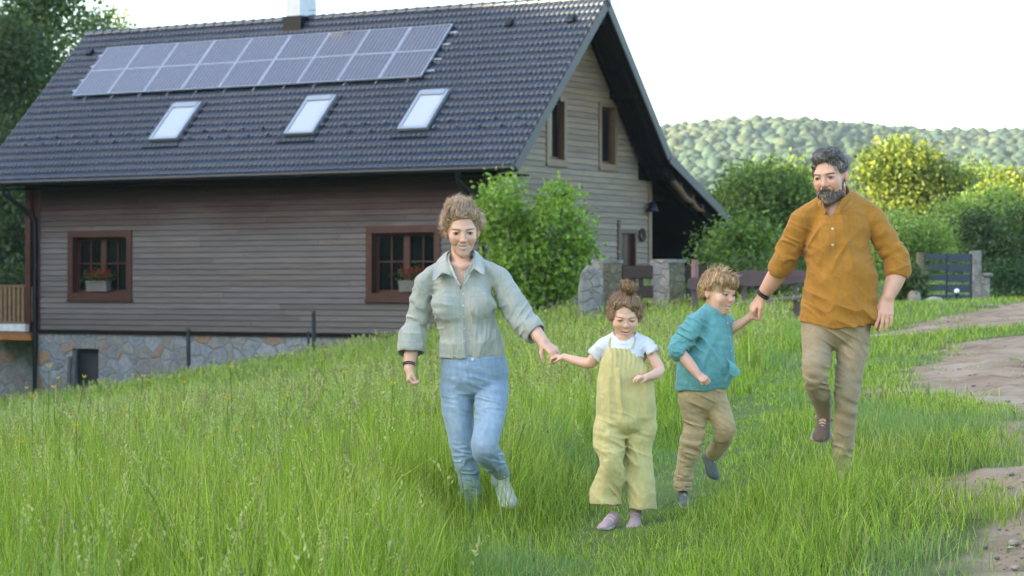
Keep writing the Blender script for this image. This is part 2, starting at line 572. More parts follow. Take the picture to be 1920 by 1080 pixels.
def board_mat(name, top, low, z0, z1, rough=0.75):
    """weathered planks: brown where the eave keeps rain off, silvered lower down; grain and per-board tone"""
    m, nt, b = new_mat(name)
    L = nt.links.new
    tc = nt.nodes.new('ShaderNodeTexCoord')
    sp = nt.nodes.new('ShaderNodeSeparateXYZ'); L(tc.outputs['Object'], sp.inputs[0])
    nz = nt.nodes.new('ShaderNodeTexNoise'); nz.inputs['Scale'].default_value = 0.7; nz.inputs['Detail'].default_value = 4
    mp = nt.nodes.new('ShaderNodeMapping'); mp.inputs['Scale'].default_value = (0.6, 0.6, 2.0)
    L(tc.outputs['Object'], mp.inputs[0]); L(mp.outputs[0], nz.inputs['Vector'])
    ad = nt.nodes.new('ShaderNodeMath'); ad.operation = 'MULTIPLY_ADD'; ad.inputs[1].default_value = 1.1; L(nz.outputs[0], ad.inputs[0]); L(sp.outputs['Z'], ad.inputs[2])
    mr = nt.nodes.new('ShaderNodeMapRange'); mr.inputs[1].default_value = z0 + .55; mr.inputs[2].default_value = z1 + .55; L(ad.outputs[0], mr.inputs[0])
    mx = nt.nodes.new('ShaderNodeMix'); mx.data_type = 'RGBA'; L(mr.outputs[0], mx.inputs[0])
    mx.inputs[6].default_value = (*low, 1); mx.inputs[7].default_value = (*top, 1)
    gr = nt.nodes.new('ShaderNodeTexNoise'); gr.inputs['Scale'].default_value = 3.0; gr.inputs['Detail'].default_value = 6
    mp2 = nt.nodes.new('ShaderNodeMapping'); mp2.inputs['Scale'].default_value = (0.35, 0.35, 9)
    L(tc.outputs['Object'], mp2.inputs[0]); L(mp2.outputs[0], gr.inputs['Vector'])
    g2 = nt.nodes.new('ShaderNodeMapRange'); g2.inputs[1].default_value = .25; g2.inputs[2].default_value = .75; g2.inputs[3].default_value = .74; g2.inputs[4].default_value = 1.26; L(gr.outputs[0], g2.inputs[0])
    at_ = nt.nodes.new('ShaderNodeAttribute'); at_.attribute_name = 'Col'
    m1 = nt.nodes.new('ShaderNodeMix'); m1.data_type = 'RGBA'; m1.blend_type = 'MULTIPLY'; m1.inputs[0].default_value = 1; L(mx.outputs[2], m1.inputs[6]); L(g2.outputs[0], m1.inputs[7])
    m2 = nt.nodes.new('ShaderNodeMix'); m2.data_type = 'RGBA'; m2.blend_type = 'MULTIPLY'; m2.inputs[0].default_value = 1; L(m1.outputs[2], m2.inputs[6]); L(at_.outputs['Color'], m2.inputs[7])
    L(m2.outputs[2], b.inputs['Base Color'])
    b.inputs['Roughness'].default_value = rough; b.inputs['Specular IOR Level'].default_value = 0.3
    return m

M_FRONT = board_mat('weathered_front_boards', (0.054, 0.030, 0.025), (0.124, 0.108, 0.103), 1.35, 2.4)
M_GABLE = board_mat('weathered_gable_boards', (0.20, 0.135, 0.085), (0.235, 0.185, 0.140), 3.5, 5.5)
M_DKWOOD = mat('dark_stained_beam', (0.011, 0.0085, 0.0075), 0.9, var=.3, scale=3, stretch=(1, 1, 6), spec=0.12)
M_REDWOOD = mat('red_brown_frame', (0.060, 0.020, 0.015), 0.45, var=.25, scale=4)
M_TANWOOD = mat('tan_frame', (0.17, 0.105, 0.06), 0.5, var=.2, scale=4)
M_METAL = mat('dark_gutter', (0.018, 0.020, 0.024), 0.35, metal=0.6, var=.1)
M_TILE = mat('slate_grey_tile', (0.033, 0.043, 0.064), 0.36, var=.12, scale=1.3, attr=True)
M_ALU = mat('aluminium_rail', (0.40, 0.41, 0.45), 0.4, metal=0.6, var=.05)
M_SKYF = mat('skylight_frame', (0.30, 0.33, 0.37), 0.4, metal=0.3, var=.05)

def glass_mat(name, col, rough=0.05, spec=0.5):
    m, nt, b = new_mat(name)
    b.inputs['Base Color'].default_value = (*col, 1)
    b.inputs['Roughness'].default_value = rough
    b.inputs['Specular IOR Level'].default_value = spec
    return m
M_GLASS = glass_mat('dark_room_glass', (0.006, 0.008, 0.008), 0.06, 0.35)
M_SKYGL = glass_mat('skylight_glass', (0.42, 0.45, 0.50), 0.15, 0.7)

def stone_mat(name, cols, scale, mortar, bump=0.5):
    m, nt, b = new_mat(name)
    L = nt.links.new
    tc = nt.nodes.new('ShaderNodeTexCoord')
    nz = nt.nodes.new('ShaderNodeTexNoise'); nz.inputs['Scale'].default_value = 2.4; nz.inputs['Detail'].default_value = 3
    L(tc.outputs['Object'], nz.inputs['Vector'])
    va = nt.nodes.new('ShaderNodeVectorMath'); va.operation = 'MULTIPLY_ADD'; va.inputs[1].default_value = (.35, .35, .35)
    L(nz.outputs['Color'], va.inputs[0]); L(tc.outputs['Object'], va.inputs[2])
    mp = nt.nodes.new('ShaderNodeMapping'); mp.inputs['Scale'].default_value = (scale, scale, scale * 1.35)
    L(va.outputs[0], mp.inputs[0])
    v1 = nt.nodes.new('ShaderNodeTexVoronoi'); v1.inputs['Scale'].default_value = 1; L(mp.outputs[0], v1.inputs['Vector'])
    v2 = nt.nodes.new('ShaderNodeTexVoronoi'); v2.feature = 'DISTANCE_TO_EDGE'; v2.inputs['Scale'].default_value = 1; L(mp.outputs[0], v2.inputs['Vector'])
    sp = nt.nodes.new('ShaderNodeSeparateColor'); L(v1.outputs['Color'], sp.inputs[0])
    cr = nt.nodes.new('ShaderNodeValToRGB'); cr.color_ramp.interpolation = 'LINEAR'
    e = cr.color_ramp.elements
    e[0].position = 0; e[0].color = (*cols[0], 1); e[1].position = 1; e[1].color = (*cols[-1], 1)
    for i, c in enumerate(cols[1:-1]):
        x = e.new((i + 1) / (len(cols) - 1)); x.color = (*c, 1)
    L(sp.outputs[0], cr.inputs[0])
    n3 = nt.nodes.new('ShaderNodeTexNoise'); n3.inputs['Scale'].default_value = 9; n3.inputs['Detail'].default_value = 6; L(tc.outputs['Object'], n3.inputs['Vector'])
    r3 = nt.nodes.new('ShaderNodeMapRange'); r3.inputs[1].default_value = .25; r3.inputs[2].default_value = .75; r3.inputs[3].default_value = .7; r3.inputs[4].default_value = 1.3; L(n3.outputs[0], r3.inputs[0])
    mu = nt.nodes.new('ShaderNodeMix'); mu.data_type = 'RGBA'; mu.blend_type = 'MULTIPLY'; mu.inputs[0].default_value = 1; L(cr.outputs[0], mu.inputs[6]); L(r3.outputs[0], mu.inputs[7])
    ms = nt.nodes.new('ShaderNodeMapRange'); ms.inputs[1].default_value = 0.02; ms.inputs[2].default_value = 0.09; L(v2.outputs['Distance'], ms.inputs[0])
    mx = nt.nodes.new('ShaderNodeMix'); mx.data_type = 'RGBA'; L(ms.outputs[0], mx.inputs[0]); mx.inputs[6].default_value = (*mortar, 1); L(mu.outputs[2], mx.inputs[7])
    L(mx.outputs[2], b.inputs['Base Color'])
    bp = nt.nodes.new('ShaderNodeBump'); bp.inputs['Strength'].default_value = bump; bp.inputs['Distance'].default_value = 0.05
    L(ms.outputs[0], bp.inputs['Height']); L(bp.outputs[0], b.inputs['Normal'])
    b.inputs['Roughness'].default_value = 0.85
    return m
M_STONE = stone_mat('rubble_plinth', [(0.15, 0.16, 0.175), (0.21, 0.225, 0.245), (0.26, 0.27, 0.285), (0.19, 0.175, 0.16), (0.235, 0.225, 0.21), (0.17, 0.19, 0.21), (0.28, 0.16, 0.085)], 1.9, (0.19, 0.195, 0.20))
M_PSTONE = stone_mat('garden_stone', [(0.19, 0.19, 0.19), (0.23, 0.22, 0.20), (0.17, 0.17, 0.175), (0.25, 0.24, 0.21)], 3.4, (0.19, 0.18, 0.16), 0.6)
M_TANSTONE = stone_mat('tan_pillar_stone', [(0.17, 0.135, 0.08), (0.20, 0.165, 0.10), (0.14, 0.115, 0.07)], 3.4, (0.155, 0.125, 0.08), 0.6)

# roof geometry in house coordinates
RY, RZ = 4.077, 8.112        # ridge
EY, EZ = -0.90, 3.202        # front eave
XR, XL = 1.0, -18.35         # right and left verge
KY, KZ = 7.84, 3.865         # kink of the rear slope
FY, FZ = 12.26, 1.91         # low eave of the rear flare
def roof_z(y):
    return np.interp(y, [EY, RY, KY, FY], [EZ, RZ, KZ, FZ])
fs = Vector((0, RY - EY, RZ - EZ)); FLEN = fs.length; fs.normalize()
fn = Vector((0, -fs.z, fs.y))          # outward normal of the front slope
def rp(x, s, h=0.0):
    """point on the front slope: x along, s metres down from the ridge, h above it"""
    return Vector((x, RY, RZ)) - fs * s + fn * h

def wall_boards(name, length, z0, z1, bh, openings, m, place, lim=None, seed=1):
    """lapped boards as one wall skin; place(a, z, out) -> house point"""
    r = np.random.default_rng(seed)
    mb = MB()
    z = z0; row = 0
    while z < z1 - 0.02:
        zt = min(z + bh, z1)
        a0, a1 = (0.0, length) if lim is None else lim(zt - 0.02)
        if a1 - a0 < 0.1: break
        segs = [(a0, a1)]
        for (oa, ob, oz0, oz1) in openings:
            if oz0 < (z + zt) / 2 < oz1:
                ns = []
                for (p, q) in segs:
                    if ob <= p or oa >= q: ns.append((p, q)); continue
                    if oa > p: ns.append((p, oa))
                    if ob < q: ns.append((ob, q))
                segs = ns
        for (p, q) in segs:
            cuts = [p]
            c = p + r.uniform(2, 5)
            while c < q - .5: cuts.append(c); c += r.uniform(4, 6)
            cuts.append(q)
            for c0, c1 in zip(cuts[:-1], cuts[1:]):
                t = r.uniform(0.84, 1.16)
                mb.cur = (t * r.uniform(.96, 1.04), t, t * r.uniform(.95, 1.06))
                g = 0.004
                pts = [place(c0 + g, z + .012, 0.036), place(c1 - g, z + .012, 0.036), place(c1 - g, zt + .004, 0.008), place(c0 + g, zt + .004, 0.008),
                       place(c0 + g, z, 0.0), place(c1 - g, z, 0.0), place(c1 - g, zt + .004, -.02), place(c0 + g, zt + .004, -.02)]
                mb.add(pts, [(0, 1, 2, 3), (0, 4, 5, 1), (3, 2, 6, 7), (0, 3, 7, 4), (1, 5, 6, 2)])
        z = zt; row += 1
    return mb.build(name, m, house)

# --- solid core behind the boards, so no light passes through
core = MB()
wins_f = [(-15.42, -12.90, -0.37, 1.70), (-4.40, -1.92, -0.37, 1.70)]
def add_core():
    # front wall as pieces round the openings, 0.25 thick
    xs = [-16.58, -15.42, -12.90, -4.40, -1.92, -0.05]
    for i in range(5):
        if i in (1, 3):
            core.b2((xs[i], 0.01, -1.3), (xs[i + 1], .25, -.37)); core.b2((xs[i], 0.01, 1.70), (xs[i + 1], .25, 3.9))
        else:
            core.b2((xs[i], 0.01, -1.3), (xs[i + 1], .25, 3.9))
    # left gable, rear wall
    core.prism([(0.01, -1.3), (8.3, -1.3), (8.3, 3.6), (RY, RZ - .35), (0.01, 3.75)], -16.58, -16.35, 'x')
    core.b2((-16.58, 8.1, -1.3), (-0.06, 8.33, 3.4))
    # floor and loft, keep the rooms dark
    core.b2((-16.3, .3, -1.5), (-.3, 8.0, -1.32))
    core.b2((-16.3, .3, 2.3), (-.3, 8.0, 2.45))
    core.b2((-16.3, 3.6, -1.32), (-.3, 3.75, 2.3))
add_core()
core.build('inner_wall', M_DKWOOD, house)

wall_boards('front_wall', 16.58, -1.30, 3.60, 0.165, [(a + 16.58, b + 16.58, c, d) for a, b, c, d in wins_f], M_FRONT,
            lambda a, z, o: (-16.58 + a, -o, z), seed=3)
# --- gable wall
def glim(z):
    y0 = 0.0 if z < 3.7 else float(np.interp(z, [EZ, RZ], [EY, RY])) + 0.22
    y1 = 8.34 if z < 3.3 else float(np.interp(z, [KZ, RZ], [KY, RY])) - 0.22
    if z > RZ - .3: return 0, 0
    return max(y0, 0), min(y1, 8.34)
gw = [(2.33, 3.43, 3.42, 5.34), (5.27, 6.33, 3.42, 5.34), (6.48, 7.47, -0.75, 1.66)]
wall_boards('gable_wall', 8.34, -1.30, 7.7, 0.165, gw, M_GABLE, lambda a, z, o: (o, a, z), lim=glim, seed=5)
gc = MB()
def gcore():
    ys = [0.0, 2.33, 3.43, 5.27, 6.33, 6.48, 7.47, 8.34]
    def top(y): return float(roof_z(y)) - 0.2
    for i in range(7):
        a, b = ys[i], ys[i + 1]
        holes = [(h[2], h[3]) for h in gw if h[0] <= a + .01 and h[1] >= b - .01]
        z = -1.3
        for h0, h1 in sorted(holes):
            if h0 > z: gc.b2((-.2, a, z), (-.012, b, h0))
            z = h1
        tops = [(a, top(a))] + ([(RY, top(RY))] if a < RY < b else []) + [(b, top(b))]
        gc.prism([(a, z), (b, z)] + tops[::-1], -.2, -.012, 'x')
gcore()
gc.build('gable_core', M_DKWOOD, house)
# corner posts and base beam
mb = MB(); mb.b2((-.1, -.055, -1.3), (.055, .12, 3.5), .01); mb.build('corner_post', M_GABLE, house)
mb = MB(); mb.b2((-.12, 8.22, -1.3), (.065, 8.42, 3.25), .01); mb.build('corner_post', M_TANWOOD, house)
mb = MB(); mb.b2((-16.78, -.06, -1.3), (-16.55, .14, 3.45), .01); mb.build('corner_post', M_REDWOOD, house)
mb = MB(); mb.b2((-16.6, -.09, -1.40), (.09, .1, -1.302)); mb.b2((-.1, .102, -1.40), (.09, 8.4, -1.302)); mb.build('sill_beam', M_DKWOOD, house)
# plinth with the cellar opening
mb = MB()
mb.b2((-16.62, -.03, -5), (-15.25, .5, -1.40)); mb.b2((-15.25, -.03, -1.85), (-14.2, .5, -1.40)); mb.b2((-14.2, -.03, -5), (.03, .5, -1.40))
mb.b2((-.5, .502, -5), (.03, 8.36, -1.40)); mb.b2((-16.62, .502, -5), (-16.2, 8.36, -1.40))
mb.build('plinth', M_STONE, house)
mb = MB(); mb.b2((-15.25, .22, -5), (-14.2, .3, -1.86)); cellar = mb.build('cellar_hatch', mat('hatch_boards', (0.03, 0.032, 0.034), .7, stretch=(8, 1, 1)), house)

# --- windows
def window(name, P, w, h, m_out, m_in, casing=0.2, depth=0.16, mull=True, lean_depth=0.03):
    """P(a, z, out): a across, z up from the sill corner; built as frame part with sash, pane as sub-parts"""
    f = MB()
    def b(a0, a1, z0, z1, o0, o1, mb=f):
        pts = [P(a, z, o) for o in (o0, o1) for a, z in ((a0, z0), (a1, z0), (a1, z1), (a0, z1))]
        mb.add(pts, [(0, 1, 2, 3), (7, 6, 5, 4), (0, 4, 5, 1), (1, 5, 6, 2), (2, 6, 7, 3), (3, 7, 4, 0)])
    c = casing
    b(0, c, 0, h, -depth, .055); b(w - c, w, 0, h, -depth, .055)
    b(c, w - c, h - c, h, -depth, .052); b(c, w - c, 0, c, -depth, .052)
    b(-.03, w + .03, -.05, 0, -.02, .10)
    fr = f.build(name, m_out, house)
    s = MB()
    o0, o1 = -depth + .005, -depth + .07
    t = 0.09
    b(c, c + t, c, h - c, o0, o1, s); b(w - c - t, w - c, c, h - c, o0, o1, s)
    b(c + t, w - c - t, c, c + t, o0, o1, s); b(c + t, w - c - t, h - c - t, h - c, o0, o1, s)
    if mull:
        mx = w / 2
        b(mx - .10, mx + .10, c + t, h - c - t, o0, o1 + .02, s)
    s.build('sash', m_in, fr)
    g = MB()
    if mull:
        for x0, x1 in ((c + t, mx - .10), (mx + .10, w - c - t)):
            m_ = (x0 + x1) / 2
            b(m_ - .02, m_ + .02, c + t, h - c - t, o0 + .02, o1 - .012, g)
            b(x0, m_ - .02, h * .52 - .02, h * .52 + .02, o0 + .02, o1 - .014, g)
            b(m_ + .02, x1, h * .52 - .02, h * .52 + .02, o0 + .02, o1 - .014, g)
        g.build('glazing_bar', M_REDWOOD, fr)
    p = MB(); b(c + t * .5, w - c - t * .5, c + t * .5, h - c - t * .5, -depth - .0, -depth + .018, p)
    p.build('pane', M_GLASS, fr)
    return fr
for (x0, x1, z0, z1) in wins_f:
    window('window', lambda a, z, o, x0=x0, z0=z0: (x0 + a, -o, z0 + z), x1 - x0, z1 - z0, M_REDWOOD, M_REDWOOD, 0.20, 0.24)
for (y0, y1, z0, z1) in gw[:2]:
    window('gable_window', lambda a, z, o, y0=y0, z0=z0: (o, y0 + a, z0 + z), y1 - y0, z1 - z0, M_TANWOOD, M_REDWOOD, 0.14, 0.17, mull=False)
# gable door
mb = MB(); mb.b2((-.16, 6.36, -.75), (.07, 6.52, 1.95), .01); mb.b2((-.16, 6.523, 1.58), (.06, 7.47, 1.70)); mb.b2((-.16, 7.39, -.75), (.058, 7.47, 1.578))
dr = mb.build('door', M_REDWOOD, house)
mb = MB(); mb.b2((-.16, 6.95, -.74), (-.09, 7.39, 1.58)); mb.build('door_leaf', M_REDWOOD, dr)
mb = MB(); mb.b2((-.15, 6.53, -.74), (-.10, 6.94, 1.58)); mb.build('pane', glass_mat('door_glass', (.05, .06, .065), .1), dr)

# --- roof: tiled front slope
def tiled_slope():
    wave = 0.165
    nx = int((XR - XL) / wave) * 6 + 1
    xs = np.linspace(XL, XR, nx)
    course = FLEN / 22
    S, Hh = [], []
    for k in range(22):
        s0 = k * course
        S += [s0 + 0.002, s0 + course * .5, s0 + course * .97, s0 + course * 1.0]
        Hh += [0.0, 0.026, 0.055, 0.004]
    S = np.array(S); Hh = np.array(Hh)
    ph = (xs / wave) % 1.0
    prof = 0.052 * np.abs(np.cos(np.pi * ph)) ** 0.9 * np.where(ph > .5, 1, 1)
    X = np.tile(xs, (len(S), 1)); Sg = np.tile(S[:, None], (1, nx)); H = Hh[:, None] + prof[None]
    Hs = H.copy(); Hs[3::4] = np.minimum(Hs[3::4], 0.012)
    V = np.stack([X, RY - Sg * fs.y + Hs * fn.y, RZ - Sg * fs.z + Hs * fn.z], -1).reshape(-1, 3)
    i = np.arange((nx - 1) * (len(S) - 1)); a = (i // (nx - 1)) * nx + i % (nx - 1)
    F = np.stack([a, a + nx, a + nx + 1, a + 1], 1)
    tid = (np.floor(X / (wave * 2)).astype(int) * 131 + np.repeat(np.arange(22), 4)[:, None] * 977)
    t = 0.88 + 0.24 * _hash(tid.ravel(), tid.ravel() * 0 + 3, tid.ravel() * 0, 5)
    C = np.stack([t, t, t], 1)
    return mesh_np('roof', V, F, M_TILE, C, smooth=False, parent=house)
roof = tiled_slope()
# under-deck, soffit, rear slope
mb = MB()
def slab(y0, z0, y1, z1, t, x0=XL, x1=XR):
    d = Vector((0, y1 - y0, z1 - z0)).normalized(); n = Vector((0, -d.z, d.y))
    if n.z < 0: n = -n
    mb.prism([(y0, z0), (y1, z1), (y1 - n.y * t, z1 - n.z * t), (y0 - n.y * t, z0 - n.z * t)], x0, x1, 'x')
slab(EY, EZ - .02, RY, RZ - .02, .20, XL + .03, XR - .03)
slab(RY, RZ - .02, KY, KZ, .20, XL + .03, XR - .03); slab(KY, KZ, FY, FZ, .22, XL + .03, XR - .03)
mb.build('roof_deck', M_DKWOOD, house)
def rear_tiles():
    wave = 0.33
    xs = np.linspace(XL, XR, 230); ys, zs = [], []
    for k in range(25):
        y0 = RY + (FY - RY) * k / 25; y1 = RY + (FY - RY) * (k + 1) / 25
        for y, h in ((y0 + .005, .02), (y1, .06)):
            ys.append(y); zs.append(float(roof_z(y)) + h)
    X = np.tile(xs, (len(ys), 1)); V = np.stack([X, np.tile(np.array(ys)[:, None], (1, 230)), np.tile(np.array(zs)[:, None], (1, 230))], -1).reshape(-1, 3)
    i = np.arange(229 * (len(ys) - 1)); a = (i // 229) * 230 + i % 229
    mesh_np('rear_roof', V, np.stack([a, a + 1, a + 231, a + 230], 1), M_TILE, np.ones((len(V), 3)), smooth=False, parent=house)
rear_tiles()
# ridge caps
mb = MB()
x = XL
while x < XR - .1:
    for k in range(1):
        mb.tube([(x, RY, RZ + .01), (x + .40, RY, RZ + .03)], [.115, .135], 10)
    x += .38
mb.build('ridge_tiles', M_TILE, house)
mb = MB()
for k in range(17): mb.tube([(XL + .9 + k * 1.1, RY, RZ + .12), (XL + .9 + k * 1.1, RY + .02, RZ + .32)], .012, 5)
mb.tube([(XL + .5, RY, RZ + .29), (XR - .6, RY, RZ + .29)], .008, 5)
mb.build('lightning_wire', M_METAL, house)
# verge boards (both gables), purlin ends, rafters
for xx in (XR - .027, XL - .02):
    mb = MB()
    for (y0, z0, y1, z1) in ((EY, EZ, RY, RZ), (RY, RZ, KY, KZ), (KY, KZ, FY, FZ)):
        d = Vector((0, y1 - y0, z1 - z0)).normalized(); n = Vector((0, -d.z, d.y)); n = n if n.z > 0 else -n
        mb.prism([(y0 + n.y * .05, z0 + n.z * .05), (y1 + n.y * .05, z1 + n.z * .05), (y1 - n.y * .22, z1 - n.z * .22), (y0 - n.y * .22, z0 - n.z * .22)], xx, xx + .045, 'x')
    mb.build('verge_board', mat('verge_grey', (0.045, 0.05, 0.06), .5, var=.2), house)
for (y, z) in ((6.05, 5.62), (8.28, 3.32), (RY, 7.55), (1.6, 5.2)):
    mb = MB(); mb.b2((-.3, y - .14, z - .17), (.86, y + .14, z + .17), .03); mb.build('purlin_end', M_DKWOOD, house)
mb = MB()
for k in range(3):
    x0 = .12 + k * .28
    for (y0, z0, y1, z1) in ((RY + .15, RZ - .2, KY - .05, KZ - .12), (KY + .1, KZ - .3, FY - .1, FZ - .27)):
        d = Vector((0, y1 - y0, z1 - z0)).normalized(); n = Vector((0, -d.z, d.y)); n = n if n.z > 0 else -n
        mb.prism([(y0 - n.y * .03, z0 - n.z * .03), (y1 - n.y * .03, z1 - n.z * .03), (y1 - n.y * .25, z1 - n.z * .25), (y0 - n.y * .25, z0 - n.z * .25)], x0, x0 + .10, 'x')
mb.build('verge_rafter', M_DKWOOD, house)
# soffit under the front eave
mb = MB(); mb.b2((XL + .05, EY + .06, EZ - .235), (XR - .06, .05, EZ - .2)); mb.build('soffit', M_DKWOOD, house)
# gutter and downpipes
mb = MB()
gp = [(XL, EY - .07, EZ - .06), (XR, EY - .07, EZ - .06)]
mb.tube(gp, .085, 12); mb.build('gutter', M_METAL, house)
def pipe(x):
    mb = MB()
    mb.tube([(x, EY - .07, EZ - .12), (x, EY - .06, EZ - .35), (x + (.28 if x < -9 else .16), -.35, EZ - .85), (x + (.45 if x < -9 else .2), -.13, EZ - 1.15), (x + (.47 if x < -9 else .2), -.12, EZ - 1.5), (x + (.47 if x < -9 else .2), -.12, -4)], .072, 10)
    mb.build('downpipe', M_METAL, house)
pipe(-17.15); pipe(-.75)
# chimney
mb = MB(); mb.b2((-9.98, RY - .42, RZ - .9), (-9.44, RY + .42, RZ + 2.2), .02)
ch = mb.build('chimney', mat('chimney_render', (0.62, 0.63, 0.65), .7, var=.12, scale=3), house)
mb = MB(); mb.b2((-10.04, RY - .48, RZ - .7), (-9.38, RY + .48, RZ + .10)); mb.build('flashing', M_METAL, ch)
mb = MB(); mb.b2((-10.05, RY - .5, RZ + 2.2), (-9.37, RY + .5, RZ + 2.35), .02); mb.build('chimney_cap', mat('concrete_cap', (.3, .3, .3)), ch)

# --- on the front slope: boxes laid on it
RM = Matrix(((1, 0, 0), (0, -fs.y, fn.y), (0, -fs.z, fn.z)))      # columns: along x, down slope, normal
def rbox(mb, x0, x1, s0, s1, h0, h1, bev=0):
    mb.box(rp((x0 + x1) / 2, (s0 + s1) / 2, (h0 + h1) / 2), (abs(x1 - x0), abs(s1 - s0), abs(h1 - h0)), RM.to_4x4(), bev)

def pv_mat():
    m, nt, b = new_mat('photovoltaic_cells')
    L = nt.links.new
    at_ = nt.nodes.new('ShaderNodeTexCoord')
    sp = nt.nodes.new('ShaderNodeSeparateXYZ'); L(at_.outputs['Object'], sp.inputs[0])
    fr = nt.nodes.new('ShaderNodeMath'); fr.operation = 'FRACT'
    ml = nt.nodes.new('ShaderNodeMath'); ml.operation = 'MULTIPLY'; ml.inputs[1].default_value = 1 / .137
    L(sp.outputs['X'], ml.inputs[0]); L(ml.outputs[0], fr.inputs[0])
    gt = nt.nodes.new('ShaderNodeMath'); gt.operation = 'GREATER_THAN'; gt.inputs[1].default_value = .84; L(fr.outputs[0], gt.inputs[0])
    mx = nt.nodes.new('ShaderNodeMix'); mx.data_type = 'RGBA'; L(gt.outputs[0], mx.inputs[0])
    mx.inputs[6].default_value = (.052, .045, .060, 1); mx.inputs[7].default_value = (.20, .19, .21, 1)
    L(mx.outputs[2], b.inputs['Base Color'])
    b.inputs['Roughness'].default_value = .17; b.inputs['Specular IOR Level'].default_value = .75
    b.inputs['Coat Weight'].default_value = 0.5; b.inputs['Coat Roughness'].default_value = .08
    return m
M_PV = pv_mat()
px0, px1, ps0, ps1 = -16.78, -3.70, .90, 3.24
pw, ph_ = (px1 - px0) / 9, (ps1 - ps0) / 2
for r_ in range(2):
    for c_ in range(9):
        x0 = px0 + c_ * pw; s0 = ps0 + r_ * ph_
        mb = MB(); rbox(mb, x0 + .045, x0 + pw - .045, s0 + .03, s0 + ph_ - .03, .13, .171)
        cells = mb.build('solar_panel', M_PV, house)
        mb = MB(); g = .004
        rbox(mb, x0 + g, x0 + .043, s0 + g, s0 + ph_ - g, .125, .178); rbox(mb, x0 + pw - .043, x0 + pw - g, s0 + g, s0 + ph_ - g, .125, .178)
        rbox(mb, x0 + .045, x0 + pw - .045, s0 + g, s0 + .028, .125, .177); rbox(mb, x0 + .045, x0 + pw - .045, s0 + ph_ - .028, s0 + ph_ - g, .125, .177)
        mb.build('panel_frame', M_ALU, cells)
mb = MB()
for s_ in (1.22, 1.75, 2.42, 2.92): rbox(mb, px0 - .22, px1 + .28, s_ - .03, s_ + .03, .06, .115)
mb.build('panel_rail', M_ALU, house)
for k in range(12):
    mb = MB(); rbox(mb, px0 + .5 + k * 1.1, px0 + .53 + k * 1.1, 3.2, 3.38, .05, .10); mb.build('panel_hook', M_ALU, house)
for (x0, x1) in ((-12.35, -11.28), (-7.36, -6.33), (-3.43, -2.45)):
    mb = MB(); s0, s1 = 3.86, 5.48
    rbox(mb, x0, x0 + .10, s0, s1, .02, .17); rbox(mb, x1 - .10, x1, s0, s1, .02, .17)
    rbox(mb, x0 + .10, x1 - .10, s0, s0 + .2, .02, .19); rbox(mb, x0 + .10, x1 - .10, s1 - .1, s1, .02, .165)
    sk = mb.build('skylight', M_SKYF, house)
    mb = MB(); rbox(mb, x0 + .10, x1 - .10, s0 + .2, s1 - .1, .10, .145); mb.build('pane', M_SKYGL, sk)
    mb = MB(); rbox(mb, x0 - .12, x1 + .12, s1 + .005, s1 + .28, .05, .085); rbox(mb, x0 - .13, x0 - .005, s0 - .1, s1 + .005, .03, .075); rbox(mb, x1 + .005, x1 + .13, s0 - .1, s1 + .005, .03, .075)
    mb.build('flashing', M_METAL, sk)
for (x_, s_) in ((-1.8, .95), (.25, .95), (-17.5, 1.0)):
    mb = MB(); rbox(mb, x_ - .12, x_ + .12, s_ - .12, s_ + .14, .02, .17, .03); mb.build('roof_vent', M_METAL, house)
M_SNOW = mat('snow_guard', (.16, .17, .2), .4, metal=.5)
for row, sr in enumerate((5.05, 5.35)):
    for k in range(26):
        xx = XL + .6 + (k + .5 * row) * .72
        mb = MB(); rbox(mb, xx, xx + .05, sr, sr + .07, .07, .13); mb.build('snow_guard', M_SNOW, house)

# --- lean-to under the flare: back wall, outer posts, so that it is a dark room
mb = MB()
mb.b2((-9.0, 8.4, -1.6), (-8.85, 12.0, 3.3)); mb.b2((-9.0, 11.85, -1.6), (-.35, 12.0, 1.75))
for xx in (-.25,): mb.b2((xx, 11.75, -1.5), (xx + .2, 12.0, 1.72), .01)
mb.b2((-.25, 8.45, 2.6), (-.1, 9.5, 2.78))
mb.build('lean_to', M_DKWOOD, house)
# naturally bent bough nailed under the verge
mb = MB()
def gp_(px, py):
    Yv = 71.5
    for _ in range(30):
        p = at(px, py, Yv); l = _hm.inverted() @ Vector(p)
        Yv += (l.x - .72) * .6
    return l
bp_ = [(1255, 322), (1258, 337), (1268, 348), (1275, 356), (1282, 368), (1290, 375), (1297, 377), (1302, 386), (1310, 393), (1318, 396)]
mb.tube([gp_(*p) for p in bp_], [.09, .10, .10, .10, .10, .10, .10, .09, .08, .07], 8)
for a, b in (((1273, 354), (1276, 344)), ((1296, 376), (1299, 364)), ((1314, 394), (1317, 385))):
    mb.tube([gp_(*a), gp_(*b)], [.09, .06], 8)
mb.build('bough_bracket', mat('peeled_bough', (.16, .085, .05), .6, var=.2), house)
# wall lamp and round ornament
mb = MB(); mb.lathe([(.02, .30), (.10, .26), (.17, .05), (.19, 0), (.05, -.02)], (.22, 8.15, 2.25), 12); mb.b2((.06, 8.12, 2.42), (.22, 8.18, 2.48))
mb.build('wall_lamp', M_METAL, house)
mb = MB()
for k in range(22):
    a = k / 22 * 2 * math.pi
    mb.tube([(.06, 7.78 + .10 * math.cos(a), 1.55 + .10 * math.sin(a)), (.10, 7.78 + .19 * math.cos(a + .5), 1.55 + .19 * math.sin(a + .5))], .03, 5)
mb.build('twig_wreath', mat('twigs', (.05, .028, .02), .8), house)
